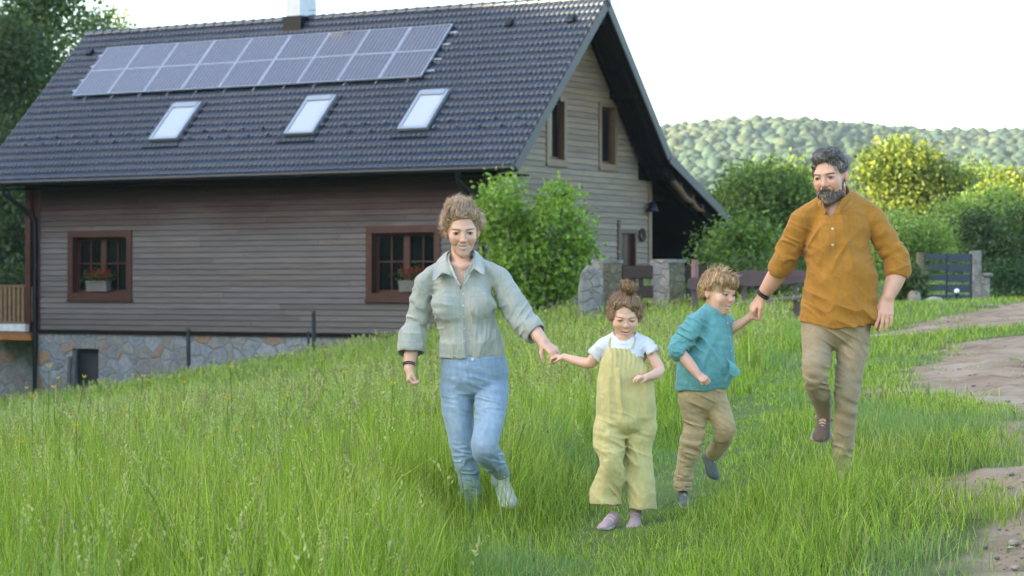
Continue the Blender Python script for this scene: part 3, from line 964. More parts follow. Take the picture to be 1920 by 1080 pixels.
# --- balcony at the left end
bal = MB(); bal.b2((-19.6, -.15, -1.62), (-16.8, 1.6, -1.42)); bal_o = bal.build('balcony', mat('balcony_beam', (.30, .115, .03), .6), house)
mb = MB(); mb.b2((-19.6, -.2, -1.35), (-16.85, -.12, -1.13)); mb.build('fascia', mat('white_fascia', (.62, .62, .62), .5), bal_o)
mb = MB(); mb.b2((-19.6, -.16, .0), (-16.8, -.08, .07)); mb.b2((-19.6, -.15, -1.12), (-16.8, -.09, -1.05)); mb.build('rail', M_TANWOOD, bal_o)
mbl = mat('baluster_pine', (.20, .115, .06), .6, var=.3)
for k in range(16):
    mb = MB(); mb.b2((-19.55 + k * .18, -.145, -1.05), (-19.55 + k * .18 + .11, -.095, 0)); mb.build('baluster', mbl, bal_o)
mb = MB(); mb.b2((-17.0, -.2, -1.4), (-16.80, 0, 3.3)); mb.build('balcony_post', M_REDWOOD, bal_o)
mb = MB(); mb.b2((-19.5, 1.3, -4.5), (-16.8, 1.5, -1.62)); mb.build('understore', M_STONE, bal_o)
# ---------------------------------------------------------------- plants: foliage as many small leaves
M_LEAF = leaf_mat('leaf', 0.35, 0.5)
M_BARK = mat('bark', (0.075, 0.055, 0.04), 0.9, var=.35, scale=8, bump=.5, stretch=(1, 1, .3))

def leaves(n, clumps, size, pal, seed, shell=0.55, droop=0.0, aspect=0.55):
    """clumps: (x, y, z, rx, ry, rz, weight). Leaf-shaped quads spread through the clumps."""
    r = np.random.default_rng(seed)
    cl = np.array(clumps, float)
    w = cl[:, 6] / cl[:, 6].sum()
    ci = r.choice(len(cl), n, p=w)
    d = r.normal(size=(n, 3)); d /= np.linalg.norm(d, axis=1, keepdims=True)
    rad = (shell + (1 - shell) * r.random(n)) ** 1.0 * np.where(r.random(n) < .18, r.random(n), 1)
    rad = rad * (1 + .16 * r.normal(size=n))
    C = cl[ci, :3] + d * rad[:, None] * cl[ci, 3:6]
    # sprigs: jitter leaves around shared twig tips
    k = 6
    tip = C[(np.arange(n) // k) * k]
    C = tip + (C - tip) * 0.0 + r.normal(size=(n, 3)) * size * 1.5
    a = r.normal(size=(n, 3)) + d * .8; a[:, 2] -= droop
    a /= np.linalg.norm(a, axis=1, keepdims=True)
    b = np.cross(a, r.normal(size=(n, 3))); b /= np.linalg.norm(b, axis=1, keepdims=True)
    nn = np.cross(a, b)
    s = size * r.uniform(.6, 1.35, (n, 1))
    V = np.stack([C - a * s * .5, C + b * s * aspect * .5 + nn * s * .08, C + a * s * .5, C - b * s * aspect * .5 + nn * s * .08], 1).reshape(-1, 3)
    F = np.arange(n * 4).reshape(-1, 4)
    pal = np.array(pal)
    base = pal[r.integers(0, len(pal), len(cl))][ci]
    own = pal[r.integers(0, len(pal), n)]
    col = (base * .6 + own * .4) * r.uniform(.75, 1.25, (n, 1))
    return V, F, np.repeat(col, 4, 0)

def crown_clumps(w, d, h, n, seed, bottom=0.0):
    """clump ellipsoids filling an uneven crown of given size, centred on x=y=0, z from 0 to h"""
    r = np.random.default_rng(seed)
    out = []
    for i in range(n):
        t = r.random() ** .8
        z = bottom + t * (h - bottom)
        prof = math.sqrt(max(0.05, 1 - ((t - .42) / .60) ** 2))
        a = r.uniform(0, 2 * math.pi); q = math.sqrt(r.random()) * .85
        rr = r.uniform(.16, .30) * min(w, h)
        x = math.cos(a) * q * prof * (w / 2 - rr * .5); y = math.sin(a) * q * prof * (d / 2 - rr * .5)
        z = min(z, h - rr * .6)
        out.append((x, y, max(z, rr * .5), rr, rr, rr * .8, rr * rr))
    return out

G_DARK = [(.055, .090, .032), (.070, .115, .036), (.090, .140, .042), (.045, .072, .032)]
G_MID = [(.06, .115, .025), (.08, .145, .03), (.10, .16, .035), (.05, .09, .022)]
G_LIGHT = [(.15, .25, .045), (.19, .29, .055), (.12, .20, .035), (.22, .31, .07)]
G_PALE = [(.31, .43, .12), (.37, .48, .14), (.25, .36, .10)]
G_GOLD = [(.20, .25, .035), (.26, .30, .04), (.15, .20, .03), (.31, .32, .045)]

def tree(name, label, cat, base, w, h, trunk_h, pal, n, size, seed, d=None, group=None, clumps=16, lean=0.0, bottom=None):
    d = d or w
    root = empty(name, base)
    tag(root, label, cat, group)
    r = np.random.default_rng(seed + 50)
    cl = crown_clumps(w, d, h - trunk_h * .6, clumps, seed)
    cl = [(c[0] + lean * c[2], c[1], c[2] + trunk_h * .6, *c[3:]) for c in cl]
    tr = MB()
    R = max(.02, .022 * h)
    tr.tube([(0, 0, -.3), (.02 * h * lean, 0, h * .25), (lean * h * .5, .02 * h, h * .55), (lean * h * .8, 0, h * .85)], [R, R * .8, R * .5, R * .12], 8)
    for c in cl[: min(10, len(cl))]:
        z0 = max(trunk_h * .5, c[2] * .55)
        p0 = Vector((lean * z0, 0, z0)); p2 = Vector(c[:3]); p1 = (p0 + p2) / 2 + Vector((0, 0, h * .02))
        tr.tube([p0, p1, p2], [R * .4, R * .25, R * .08], 5)
    tr.build('trunk', M_BARK, root)
    V, F, Cc = leaves(n, cl, size, pal, seed)
    mesh_np('crown', V, F, M_LEAF, Cc, smooth=False, parent=root)
    return root

def shrub(name, label, cat, base, w, h, pal, n, size, seed, d=None, group=None, clumps=14, stems=7, shell=.5):
    d = d or w
    root = empty(name, base); tag(root, label, cat, group)
    cl = crown_clumps(w, d, h, clumps, seed)
    r = np.random.default_rng(seed + 9)
    mb = MB()
    for i in range(stems):
        c = cl[i % len(cl)]
        mb.tube([(r.normal() * .05 * w, r.normal() * .05 * d, -.15), (c[0] * .5, c[1] * .5, c[2] * .5), (c[0], c[1], c[2] + c[5] * .5)], [.018 * h ** .5, .012 * h ** .5, .004], 5)
    mb.build('stems', M_BARK, root)
    V, F, C = leaves(n, cl, size, pal, seed, shell=shell)
    mesh_np('foliage', V, F, M_LEAF, C, smooth=False, parent=root)
    return root

def gpt(px, Y, dz=0.0):
    x = (px - 960) / FPX * Y
    return (x, Y, gz1(x, Y) + dz)

def build_plants():
    # shrub by the gable corner: several upright shoots
    Y = 57.0
    b = gpt(1005, Y)
    k = Y / FPX
    root = empty('leafy_shrub', b); tag(root, 'tall bright green bush at the corner of the timber house', 'bush')
    def L(px, py): return ((px - 1005) * k, (YH - py) * k - b[2])
    cl = []
    r = np.random.default_rng(3)
    for px, py, rr in ((930, 345, 13), (938, 375, 22), (915, 380, 18), (955, 400, 34), (930, 430, 40), (985, 430, 45), (1020, 400, 30), (1040, 370, 22), (1060, 365, 18), (1078, 395, 18), (1055, 410, 32), (1070, 450, 36), (1090, 470, 26),
                       (1010, 480, 50), (950, 490, 45), (1055, 505, 45), (925, 520, 32), (990, 540, 50), (1040, 550, 40), (960, 560, 40), (1100, 420, 10), (1108, 455, 12), (1105, 490, 14), (965, 350, 12), (900, 395, 14), (1085, 530, 30)):
        x, z = L(px, py)
        cl.append((x, r.normal() * .35, z, rr * k * .74, rr * k * .9, rr * k * .74, rr * rr + 130))
    mb = MB()
    for c in cl[:22]:
        mb.tube([(c[0] * .15, 0, -.1), (c[0] * .6, c[1] * .5, c[2] * .55), (c[0], c[1], c[2] + c[5])], [.03, .018, .006], 5)
    mb.build('stems', M_BARK, root)
    V, F, C = leaves(10500, cl, .12, [(.25, .39, .05), (.31, .45, .07), (.16, .27, .04), (.10, .18, .03)], 11, shell=.45, aspect=.7)
    mesh_np('foliage', V, F, M_LEAF, C, smooth=False, parent=root)

    shrub('garden_shrub', 'rounded green bush under the end of the sloping lean-to roof', 'bush', gpt(1395, 58), 1.9, 2.15, G_MID + G_LIGHT, 4200, .13, 21, clumps=20)
    shrub('garden_shrub', 'climbing bush hanging beside the dark opening of the lean-to', 'bush', gpt(1338, 62), 1.0, 2.3, G_MID, 1500, .13, 22, clumps=10)
    shrub('garden_shrub', 'low leafy plant in front of the dark lean-to behind the stone pillar', 'bush', gpt(1262, 60), 1.5, 1.05, G_LIGHT, 700, .16, 23, clumps=8)
    shrub('garden_shrub', 'dark green bush behind the wavy bench back', 'bush', gpt(1440, 50), 2.2, 1.15, G_DARK + G_MID, 2600, .12, 24, clumps=12)
    shrub('dark_shrub', 'dark bush left of the blue slatted gate', 'bush', gpt(1706, 58), 1.15, 1.15, G_DARK, 2200, .11, 25, clumps=9)
    # trees to the right, their tops in the sun
    tree('broadleaf_tree', 'broad blue green tree between the roof end and the man', 'tree', gpt(1435, 98), 5.6, 5.2, .8, G_LIGHT + G_MID, 24000, .20, 31, group='trees behind the garden', clumps=26)
    tree('broadleaf_tree', 'tall round tree with golden top right of the man', 'tree', gpt(1700, 112), 6.4, 6.3, 1.0, G_GOLD + G_MID, 30000, .22, 32, group='trees behind the garden', clumps=30)
    tree('broadleaf_tree', 'tree whose top shows just left of the head of the man', 'tree', gpt(1500, 118), 5.4, 6.2, 1.0, G_GOLD + G_MID, 19000, .22, 33, group='trees behind the garden', clumps=20)
    tree('broadleaf_tree', 'slender pale tree beyond the golden tree', 'tree', gpt(1830, 128), 3.8, 5.9, 1.2, G_PALE + G_MID, 14000, .22, 34, group='trees behind the garden', clumps=16)
    tree('broadleaf_tree', 'golden topped tree at the right edge', 'tree', gpt(1898, 106), 4.6, 4.3, .6, G_GOLD + G_MID, 17000, .21, 35, group='trees behind the garden', clumps=18)
    tree('broadleaf_tree', 'small tree tucked behind the golden tree on its right', 'tree', gpt(1775, 118), 3.8, 5.3, .8, G_MID + G_GOLD, 14000, .21, 36, group='trees behind the garden', clumps=16)
    # bushes behind the gate and along the road
    for (px, Y, w, h, pal, n, lab) in (
        (1640, 84, 5.0, 2.3, G_PALE, 4200, 'pale green bush just behind the orange shirt'),
        (1722, 82, 3.2, 2.1, G_PALE + G_LIGHT, 3200, 'pale green bush behind the left half of the slatted gate'),
        (1800, 88, 3.4, 2.9, G_LIGHT + G_PALE, 3600, 'light green bush rising behind the slatted gate'),
        (1885, 80, 3.6, 2.9, G_LIGHT + G_PALE, 3800, 'light green bush at the right edge above the clipped hedge'),
        (1850, 70, 2.6, 2.0, G_DARK + [(.05, .085, .025)], 3000, 'dark bush behind the right gate pillar'),
        (1925, 72, 2.4, 2.2, G_DARK + G_MID, 3000, 'dark bush at the right edge behind the hedge'),
        (1570, 90, 4.2, 2.6, G_MID + G_DARK, 3600, 'dull green bush behind the waist of the man'),
        (1470, 84, 3.2, 1.9, G_MID + G_LIGHT, 2400, 'green bush behind the raised forearm of the man'),
    ):
        shrub('hedge_shrub', lab, 'bush', gpt(px, Y), w, h, pal, int(n * 1.7), .125, int(px), group='bushes around the gate', clumps=16, shell=.4)
    # clipped hedge by the road
    Y = 64.0
    root = empty('clipped_hedge', gpt(1900, Y)); tag(root, 'clipped dark green hedge beside the road at the right edge', 'hedge')
    cl = [(x, yv, z, .45, .45, .4, 1) for x in np.arange(-.6, 1.6, .35) for yv in (-.2, .3) for z in (.25, .6)]
    V, F, C = leaves(5200, cl, .09, [(.04, .09, .035), (.05, .11, .035), (.035, .075, .03)], 41, shell=.3)
    mesh_np('foliage', V, F, M_LEAF, C, smooth=False, parent=root)
    mb = MB()
    for x in np.arange(-.5, 1.6, .3): mb.tube([(x, 0, -.1), (x, 0, .5)], .02, 5)
    mb.build('stems', M_BARK, root)
    # the dark wood behind the left end of the house
    labs = ['tall dark spruce at the far left of the picture', 'dark leafy tree standing nearest to the left roof verge', 'dark tree behind the balcony rail', 'thin topped tree showing above the left roof slope',
            'bushy dark tree low behind the balcony', 'tree at the left edge with a ragged top', 'olive tree beside the ridge end', 'small golden topped tree behind the end of the ridge', 'dark undergrowth tree below the left eave']
    spec = [(-10, 88, 6.5, 13.5, G_DARK, 12000), (62, 92, 6.0, 15.2, G_MID, 13000), (30, 84, 5.0, 7.5, G_DARK, 8000), (135, 105, 5.0, 15.2, G_DARK + G_MID, 8000),
            (-20, 82, 5.0, 5.0, G_DARK, 6000), (15, 98, 6.0, 14.5, G_MID + G_DARK, 9000), (178, 112, 4.6, 15.8, G_MID, 7000), (222, 125, 4.8, 17.4, G_GOLD, 6000), (40, 80, 3.0, 4.2, G_DARK + [(.06, .12, .02)], 4500)]
    for i, ((px, Y, w, h, pal, n), lab) in enumerate(zip(spec, labs)):
        tree('forest_tree', lab, 'tree', gpt(px, Y), w, h, h * .1, pal, int(n * 1.5), .21, 60 + i, group='trees behind the left end of the house', clumps=30)
    # off the left edge the wood goes on up the slope
    for i in range(9):
        r2 = np.random.default_rng(900 + i)
        x, yv = -24 - r2.uniform(0, 14), 34 + i * 7.0
        h = r2.uniform(9, 14)
        tree('forest_tree', 'tree of the wood beyond the left edge of the view', 'tree', (x, yv, gz1(x, yv)), h * .5, h, h * .12, G_DARK, 1800, .45, 200 + i, group='trees beyond the left edge', clumps=18)
if 'veg' not in SKIP:
    build_plants()

# ---------------------------------------------------------------- garden things
def yard():
    k50 = 50 / FPX
    def box_at(mb, x0, x1, y0, y1, Y, depth, bev=.02):
        a = at(x0, y1, Y); b = at(x1, y0, Y)
        mb.b2((a[0], Y, a[2]), (b[0], Y + depth, b[2]), bev)
    def pillar(px0, pxm, px1, ptop, pbot, Y, label):
        """square stone pillar turned so that two faces show"""
        x0, xm, x1 = [(p - 960) / FPX * Y for p in (px0, pxm, px1)]
        zt = (YH - ptop) / FPX * Y; zb = gz1(xm, Y) - .3
        w1, w2 = xm - x0, x1 - xm
        A = Vector((x0, Y + w1 * 1.0, 0)); B = Vector((xm, Y, 0)); Cc = Vector((x1, Y + w2 * .75, 0)); Dd = A + (Cc - B)
        root = empty('stone_pillar', (xm, Y, gz1(xm, Y))); tag(root, label, 'pillar', 'stone pillars of the garden fence')
        off = Vector(root.location)
        def faces(mbx, grow, z0, z1):
            cen = (A + B + Cc + Dd) / 4
            ps = [cen + (p - cen) * grow for p in (A, B, Cc, Dd)]
            v = [Vector((p.x, p.y, z)) - off for z in (z0, z1) for p in ps]
            mbx.add(v, [(3, 2, 1, 0), (4, 5, 6, 7), (0, 1, 5, 4), (1, 2, 6, 5), (2, 3, 7, 6), (3, 0, 4, 7)])
        mb = MB(); faces(mb, 1, zb, zt - .07); o = mb.build('shaft', M_TANSTONE, root)
        mb = MB(); faces(mb, 1.1, zt - .068, zt); mb.build('cap', M_PSTONE, root)
        # grey stone slab over the left face
        mb = MB(); n = (A - B).cross(Vector((0, 0, 1))).normalized() * -1
        v = [Vector((p.x, p.y, z)) + n * .012 - off for z in (zb, zt - .072) for p in (A, B)] + [Vector((p.x, p.y, z)) - n * .03 - off for z in (zb, zt - .072) for p in (A, B)]
        mb.add(v, [(0, 1, 3, 2), (4, 6, 7, 5), (0, 2, 6, 4), (1, 5, 7, 3), (2, 3, 7, 6)]); mb.build('grey_side', M_PSTONE, root)
    pillar(1112, 1131, 1167, 487, 600, 50, 'tan stone pillar with a grey boulder wall on its left')
    pillar(1222, 1255, 1285, 486, 600, 50, 'stone pillar with a pale grey side right of the brown gate')
    # rounded grey stone wall left of the pillars
    mb = MB()
    Y = 48.5
    pts = [(1085, 620), (1085, 545), (1090, 512), (1102, 497), (1116, 500), (1126, 520), (1131, 545), (1134, 620)]
    P = [at(x, y, Y) for x, y in pts]
    mb.prism([(p[0], p[2]) for p in P], Y, Y + .55, 'y')
    o = mb.build('boulder_wall', M_PSTONE); tag(o, 'rough grey stone wall end beside the tall bush', 'wall')
    bv = o.modifiers.new('b', 'BEVEL'); bv.width = .06; bv.segments = 2
    # brown board gate between the pillars
    g = empty('board_gate', gpt(1200, 50.3)); tag(g, 'low brown board gate between two stone pillars', 'gate'); gl = Vector(g.location)
    mbw = mat('brown_gate_boards', (.040, .019, .013), .6, var=.3, stretch=(1, 1, 6))
    for (y0, y1) in ((498, 523), (536, 558), (567, 590)):
        mb = MB(); box_at(mb, 1166, 1239, y0, y1, 50.3, .05); o = mb.build('board', mbw, g, loc=None)
        o.location = -gl
    mb = MB(); box_at(mb, 1197, 1206, 497, 600, 50.36, .06); o = mb.build('gate_brace', mbw, g); o.location = -gl
    g = empty('board_fence', gpt(1296, 50.6)); tag(g, 'short brown board fence right of the second stone pillar', 'fence'); gl = Vector(g.location)
    mb = MB(); box_at(mb, 1285, 1330, 497, 531, 50.6, .05); o = mb.build('board', mbw, g); o.location = -gl
    mb = MB(); box_at(mb, 1286, 1297, 540, 590, 50.6, .05); o = mb.build('fence_post', mat('blue_dark_post', (.02, .025, .04), .5), g); o.location = -gl
    # round pinkish post
    b = gpt(1303, 47); mb = MB(); mb.lathe([(.068, -.4), (.068, (YH - 489) / FPX * 47 - b[2]), (.05, (YH - 487) / FPX * 47 - b[2])], (0, 0, 0), 14)
    o = mb.build('round_post', mat('faded_red_post', (.20, .10, .085), .7, var=.2)); o.location = b; tag(o, 'faded reddish round post at the left end of the rustic bench', 'post')
    # rustic bench with wavy back
    Y = 46.2
    g = empty('rustic_bench', gpt(1400, Y)); tag(g, 'rustic purple brown plank bench with a wavy edged back', 'bench'); gl = Vector(g.location)
    mbp = mat('purple_brown_plank', (.095, .055, .058), .6, var=.25, stretch=(1, 1, 5), scale=3)
    top = [(1289, 528), (1293, 522), (1303, 520), (1315, 522), (1340, 516), (1365, 513), (1382, 511), (1395, 507), (1410, 506), (1428, 509), (1450, 509), (1470, 507), (1490, 505), (1507, 506), (1520, 510)]
    bot = [(1520, 533), (1500, 530), (1475, 533), (1450, 531), (1425, 536), (1400, 537), (1385, 534), (1350, 538), (1315, 543), (1298, 543), (1290, 540)]
    P = [at(x, y, Y) for x, y in top + bot]
    mb = MB(); mb.prism([(p[0], p[2]) for p in P], Y, Y + .07, 'y'); o = mb.build('backrest', mbp, g); o.location = -gl
    a = at(1372, 569, Y); c = at(1520, 556, Y)
    mb = MB(); mb.box(((a[0] + c[0]) / 2, Y - .22, (a[2] + c[2]) / 2), (c[0] - a[0], .42, .07), Matrix.Rotation(-math.atan2(c[2] - a[2], c[0] - a[0]), 4, 'Y'), .015)
    o = mb.build('seat', mat('weathered_seat_plank', (.17, .125, .115), .6, var=.2, stretch=(1, 1, 5)), g); o.location = -gl
    for px in (1302, 1396, 1492):
        mb = MB(); p = at(px, 520, Y); mb.tube([(p[0], Y + .11, p[2]), (p[0], Y + .11, gz1(p[0], Y) - .2)], .05, 8); o = mb.build('leg', mbp, g); o.location = -gl
    for px in (1390, 1490):
        mb = MB(); p = at(px, 566, Y); mb.b2((p[0] - .06, Y - .35, gz1(p[0], Y) - .2), (p[0] + .06, Y - .1, p[2]), .01); o = mb.build('leg', mbp, g); o.location = -gl
    # blue grey slatted gate
    Y = 60.0
    g = empty('slatted_gate', gpt(1778, Y)); tag(g, 'dark blue metal gate of wide horizontal slats', 'gate'); gl = Vector(g.location)
    mg = mat('blue_grey_paint', (.026, .040, .066), .45, var=.08)
    for i in range(5):
        y0 = 476 + i * 19.2
        for (x0, x1) in ((1734, 1774), (1776.5, 1820)):
            mb = MB(); box_at(mb, x0, x1, y0, y0 + (11.5 if x0 < 1750 else 14.5), Y, .04, .004); o = mb.build('slat', mg, g); o.location = -gl
    for x0 in (1731.5, 1773.2, 1819):
        mb = MB(); box_at(mb, x0, x0 + 3.6, 475, 575, Y + .045, .05, .004); o = mb.build('upright', mg, g); o.location = -gl
    for (x0, x1, t, lab) in ((1723, 1733, 474, 'tan stone gate pillar left of the blue gate'), (1823, 1840, 470, 'grey stone gate pillar right of the blue gate')):
        mb = MB(); a = at(x0, t, Y); c = at(x1, 590, Y); mb.b2((a[0], Y - .05, c[2]), (c[0], Y + .4, a[2]), .02)
        o = mb.build('gate_pillar', M_TANSTONE if x0 < 1800 else M_PSTONE, loc=gpt((x0 + x1) / 2, Y)); tag(o, lab, 'pillar', 'pillars of the blue gate')
    mb = MB(); a = at(1838, 518, Y); c = at(1855, 590, Y); mb.b2((a[0] + .01, Y - .1, c[2]), (c[0], Y + .5, a[2]), .02)
    a = at(1836, 512, Y); c = at(1860, 518.4, Y); mb.b2((a[0] + .07, Y - .16, c[2]), (c[0], Y + .55, a[2]), .015)
    o = mb.build('stub_wall', M_PSTONE, loc=gpt(1846, Y)); tag(o, 'short capped stone wall right of the grey gate pillar', 'wall')
    # trough / kerb stones and boulder
    Y = 57.0
    mb = MB(); a = at(1676, 569, Y); c = at(1728, 600, Y); mb.b2((a[0], Y, c[2]), (c[0], Y + .8, a[2]), .05)
    o = mb.build('stone_trough', mat('trough_stone', (.27, .255, .235), .85, var=.25, bump=.5, bscale=12), loc=gpt(1700, Y)); tag(o, 'long low pale stone trough beside the road', 'trough')
    def rock(px, py, rx, rz, Y, col, label, seed):
        v0, f0 = ico(3)
        p = at(px, py, Y)
        V = v0 * np.array([rx, rx * .8, rz]) * (1 + .22 * fbm(v0 * 1.6 + seed, seed)[:, None] + .06 * fbm(v0 * 5, seed)[:, None])
        o = mesh_np('boulder', V, None, mat('boulder_stone', col, .9, var=.3, bump=.6, bscale=10), F3=f0); o.location = p
        tag(o, label, 'boulder', 'boulders by the gate')
    rock(1752, 578, .33, .25, 56.5, (.33, .29, .235), 'large pale boulder in front of the slatted gate', 2)
    rock(1714, 560, .16, .20, 57.5, (.26, .22, .17), 'upright stone leaning behind the trough', 5)
    # lantern with a white ball on a dark post
    Y = 55.5
    g = empty('garden_lantern', gpt(1794, Y)); tag(g, 'small dark garden lantern post with a white globe before the gate', 'lantern'); gl = Vector(g.location)
    p = at(1793, 546, Y)
    mb = MB(); mb.lathe([(.05, -.05), (.05, .04), (.025, .06), (.025, p[2] - gl.z - .09), (.07, p[2] - gl.z - .075), (.07, p[2] - gl.z - .05)], (0, 0, 0), 12); mb.build('post', M_METAL, g)
    v0, f0 = ico(2); o = mesh_np('globe', v0 * .062, None, mat('white_globe', (.75, .78, .85), .3, var=.03), F3=f0, parent=g); o.location = (0, 0, p[2] - gl.z)
    # meadow posts in front of the plinth
    mp_ = mat('old_fence_post', (.035, .037, .038), .85, var=.3, stretch=(1, 1, .2))
    for (px, py, Y, w, lab) in ((588, 588, 60, .045, 'old dark fence post standing against the siding above the tall grass'), (353, 619, 66, .05, 'weathered fence post with a pale top in front of the stone plinth'), (578, 625, 62, .03, 'short thin stake left of the tall fence post')):
        b = gpt(px, Y); zt = (YH - py) / FPX * Y - b[2]
        mb = MB(); mb.tube([(0, 0, -.3), (.01, 0, zt * .5), (0, 0, zt)], [w * 1.25, w * 1.2, w * 1.1], 8); mb.tube([(0, 0, zt - .001), (0, 0, zt + .06)], [w * 1.3, w * .9], 8)
        o = mb.build('fence_post', mp_); o.location = b; tag(o, lab, 'post', 'posts in the meadow')
    # boards leaning by the cellar hatch
    b = hw(-15.32, -.15, 0); b.z = gz1(b.x, b.y)
    mb = MB(); mb.box((0, 0, .55), (.14, .05, 1.75), None, .01); mb.box((.2, -.03, .62), (.16, .05, 1.95), None, .01)
    o = mb.build('leaning_board', mat('grey_boards', (.07, .075, .08), .8, var=.3)); o.location = b; o.rotation_euler = (math.radians(-5), 0, TH - math.pi / 2)
    tag(o, 'grey upright boards leaning at the dark cellar opening', 'boards')
    # flower boxes on the two front sills
    for (xc, lab) in ((-14.3, 'pale window box with red geraniums on the left window'), (-2.9, 'pale window box with red geraniums on the right window')):
        p = hw(xc, .075, -.175)
        g = empty('window_box', p, TH - math.pi / 2); tag(g, lab, 'flower box', 'window boxes')
        mb = MB(); mb.prism([(-.09, .05), (.09, .05), (.115, .34), (-.115, .34)], -.40, .40, 'x'); mb.b2((-.42, -.13, .31), (.42, .13, .36), .01); mb.build('box', mat('pale_planter', (.15, .14, .125), .7, var=.2), g)
        V, F, C = leaves(420, [(x, 0, .48, .22, .13, .13, 1) for x in (-.35, -.1, .15, .35)], .07, G_DARK + G_MID, 50 + int(xc)); mesh_np('leaves', V, F, M_LEAF, C, smooth=False, parent=g)
        r3 = np.random.default_rng(3); cl = [(r3.uniform(-.35, .4), -.07 + r3.uniform(-.05, .05), r3.uniform(.48, .62), .06, .06, .05, 1) for _ in range(12)]
        
        for c_ in cl:
            V, F, C = leaves(26, [c_], .045, [(.42, .012, .014), (.5, .03, .03), (.33, .01, .015)], 9); mesh_np('blossom', V, F, M_LEAF, C, smooth=False, parent=g)
yard()

def pebbles():
    """loose stones on the bare track, each placed on the ground"""
    r = np.random.default_rng(31)
    v0, f0 = ico(1)
    Vs, Fs, Cs, o = [], [], [], 0
    n = 0
    while n < 900:
        y = 8.6 + 40 * r.random() ** 2.2; x = r.uniform(1.4, .24 * y + 1)
        if dirt(np.array([x]), np.array([y]))[0] < .03: continue
        s = (.004 + .012 * r.random() ** 4) * (1 + y / 60)
        V = v0 * np.array((s * r.uniform(.8, 1.5), s * r.uniform(.8, 1.3), s * .6)) * (1 + .25 * vnoise(v0 * 1.7 + n, 3)[:, None])
        a = r.uniform(0, 6); c, sn = math.cos(a), math.sin(a)
        V = V @ np.array(((c, sn, 0), (-sn, c, 0), (0, 0, 1))) + np.array((x, y, gz1(x, y) + .012))
        Vs.append(V); Fs.append(f0 + o); o += len(v0); Cs.append(np.tile(np.array((.28, .235, .19)) * r.uniform(.5, 1.2), (len(v0), 1))); n += 1
    m = mat('pebble', (1, 1, 1), .85, var=.2, attr=True)
    ob = mesh_np('gravel', np.concatenate(Vs), None, m, np.concatenate(Cs), F3=np.concatenate(Fs))
    tag(ob, 'loose small stones strewn over the bare earth track', 'gravel', kind='stuff')
pebbles()
# ---------------------------------------------------------------- figures: implicit surfaces turned into meshes
f32 = np.float32
def V3(a): return np.asarray(a, f32)
def nrm(v):
    v = np.asarray(v, float); return v / np.linalg.norm(v)

class Sdf:
    def __init__(s): s.ops = []; s.post = []
    def add(s, prim, k=0.01): s.ops.append(('u', prim, k)); return s
    def sub(s, prim, k=0.006): s.ops.append(('s', prim, k)); return s
    def cut(s, prim, k=0.004): s.ops.append(('i', prim, k)); return s
    def __call__(s, P):
        P = np.asarray(P, f32)
        d = np.full(len(P), 1.0, f32)
        for op, (fn, c, R), k in s.ops:
            if c is not None:
                r2 = ((P - c) ** 2).sum(1)
                idx = np.nonzero(r2 < (R + 0.07) ** 2)[0]
                if len(idx) == 0: continue
                e = fn(P[idx]); dd = d[idx]
            else:
                idx = None; e = fn(P); dd = d
            if op == 'u':
                h = np.maximum(k - np.abs(dd - e), 0) / k
                r = np.minimum(dd, e) - h * h * k * .25
            elif op == 's':
                e = -e
                h = np.maximum(k - np.abs(dd - e), 0) / k
                r = np.maximum(dd, e) + h * h * k * .25
            else:
                h = np.maximum(k - np.abs(dd - e), 0) / k
                r = np.maximum(dd, e) + h * h * k * .25
            if idx is None: d = r
            else: d[idx] = r
        for p in s.post:
            d = d + p(P)
        return d

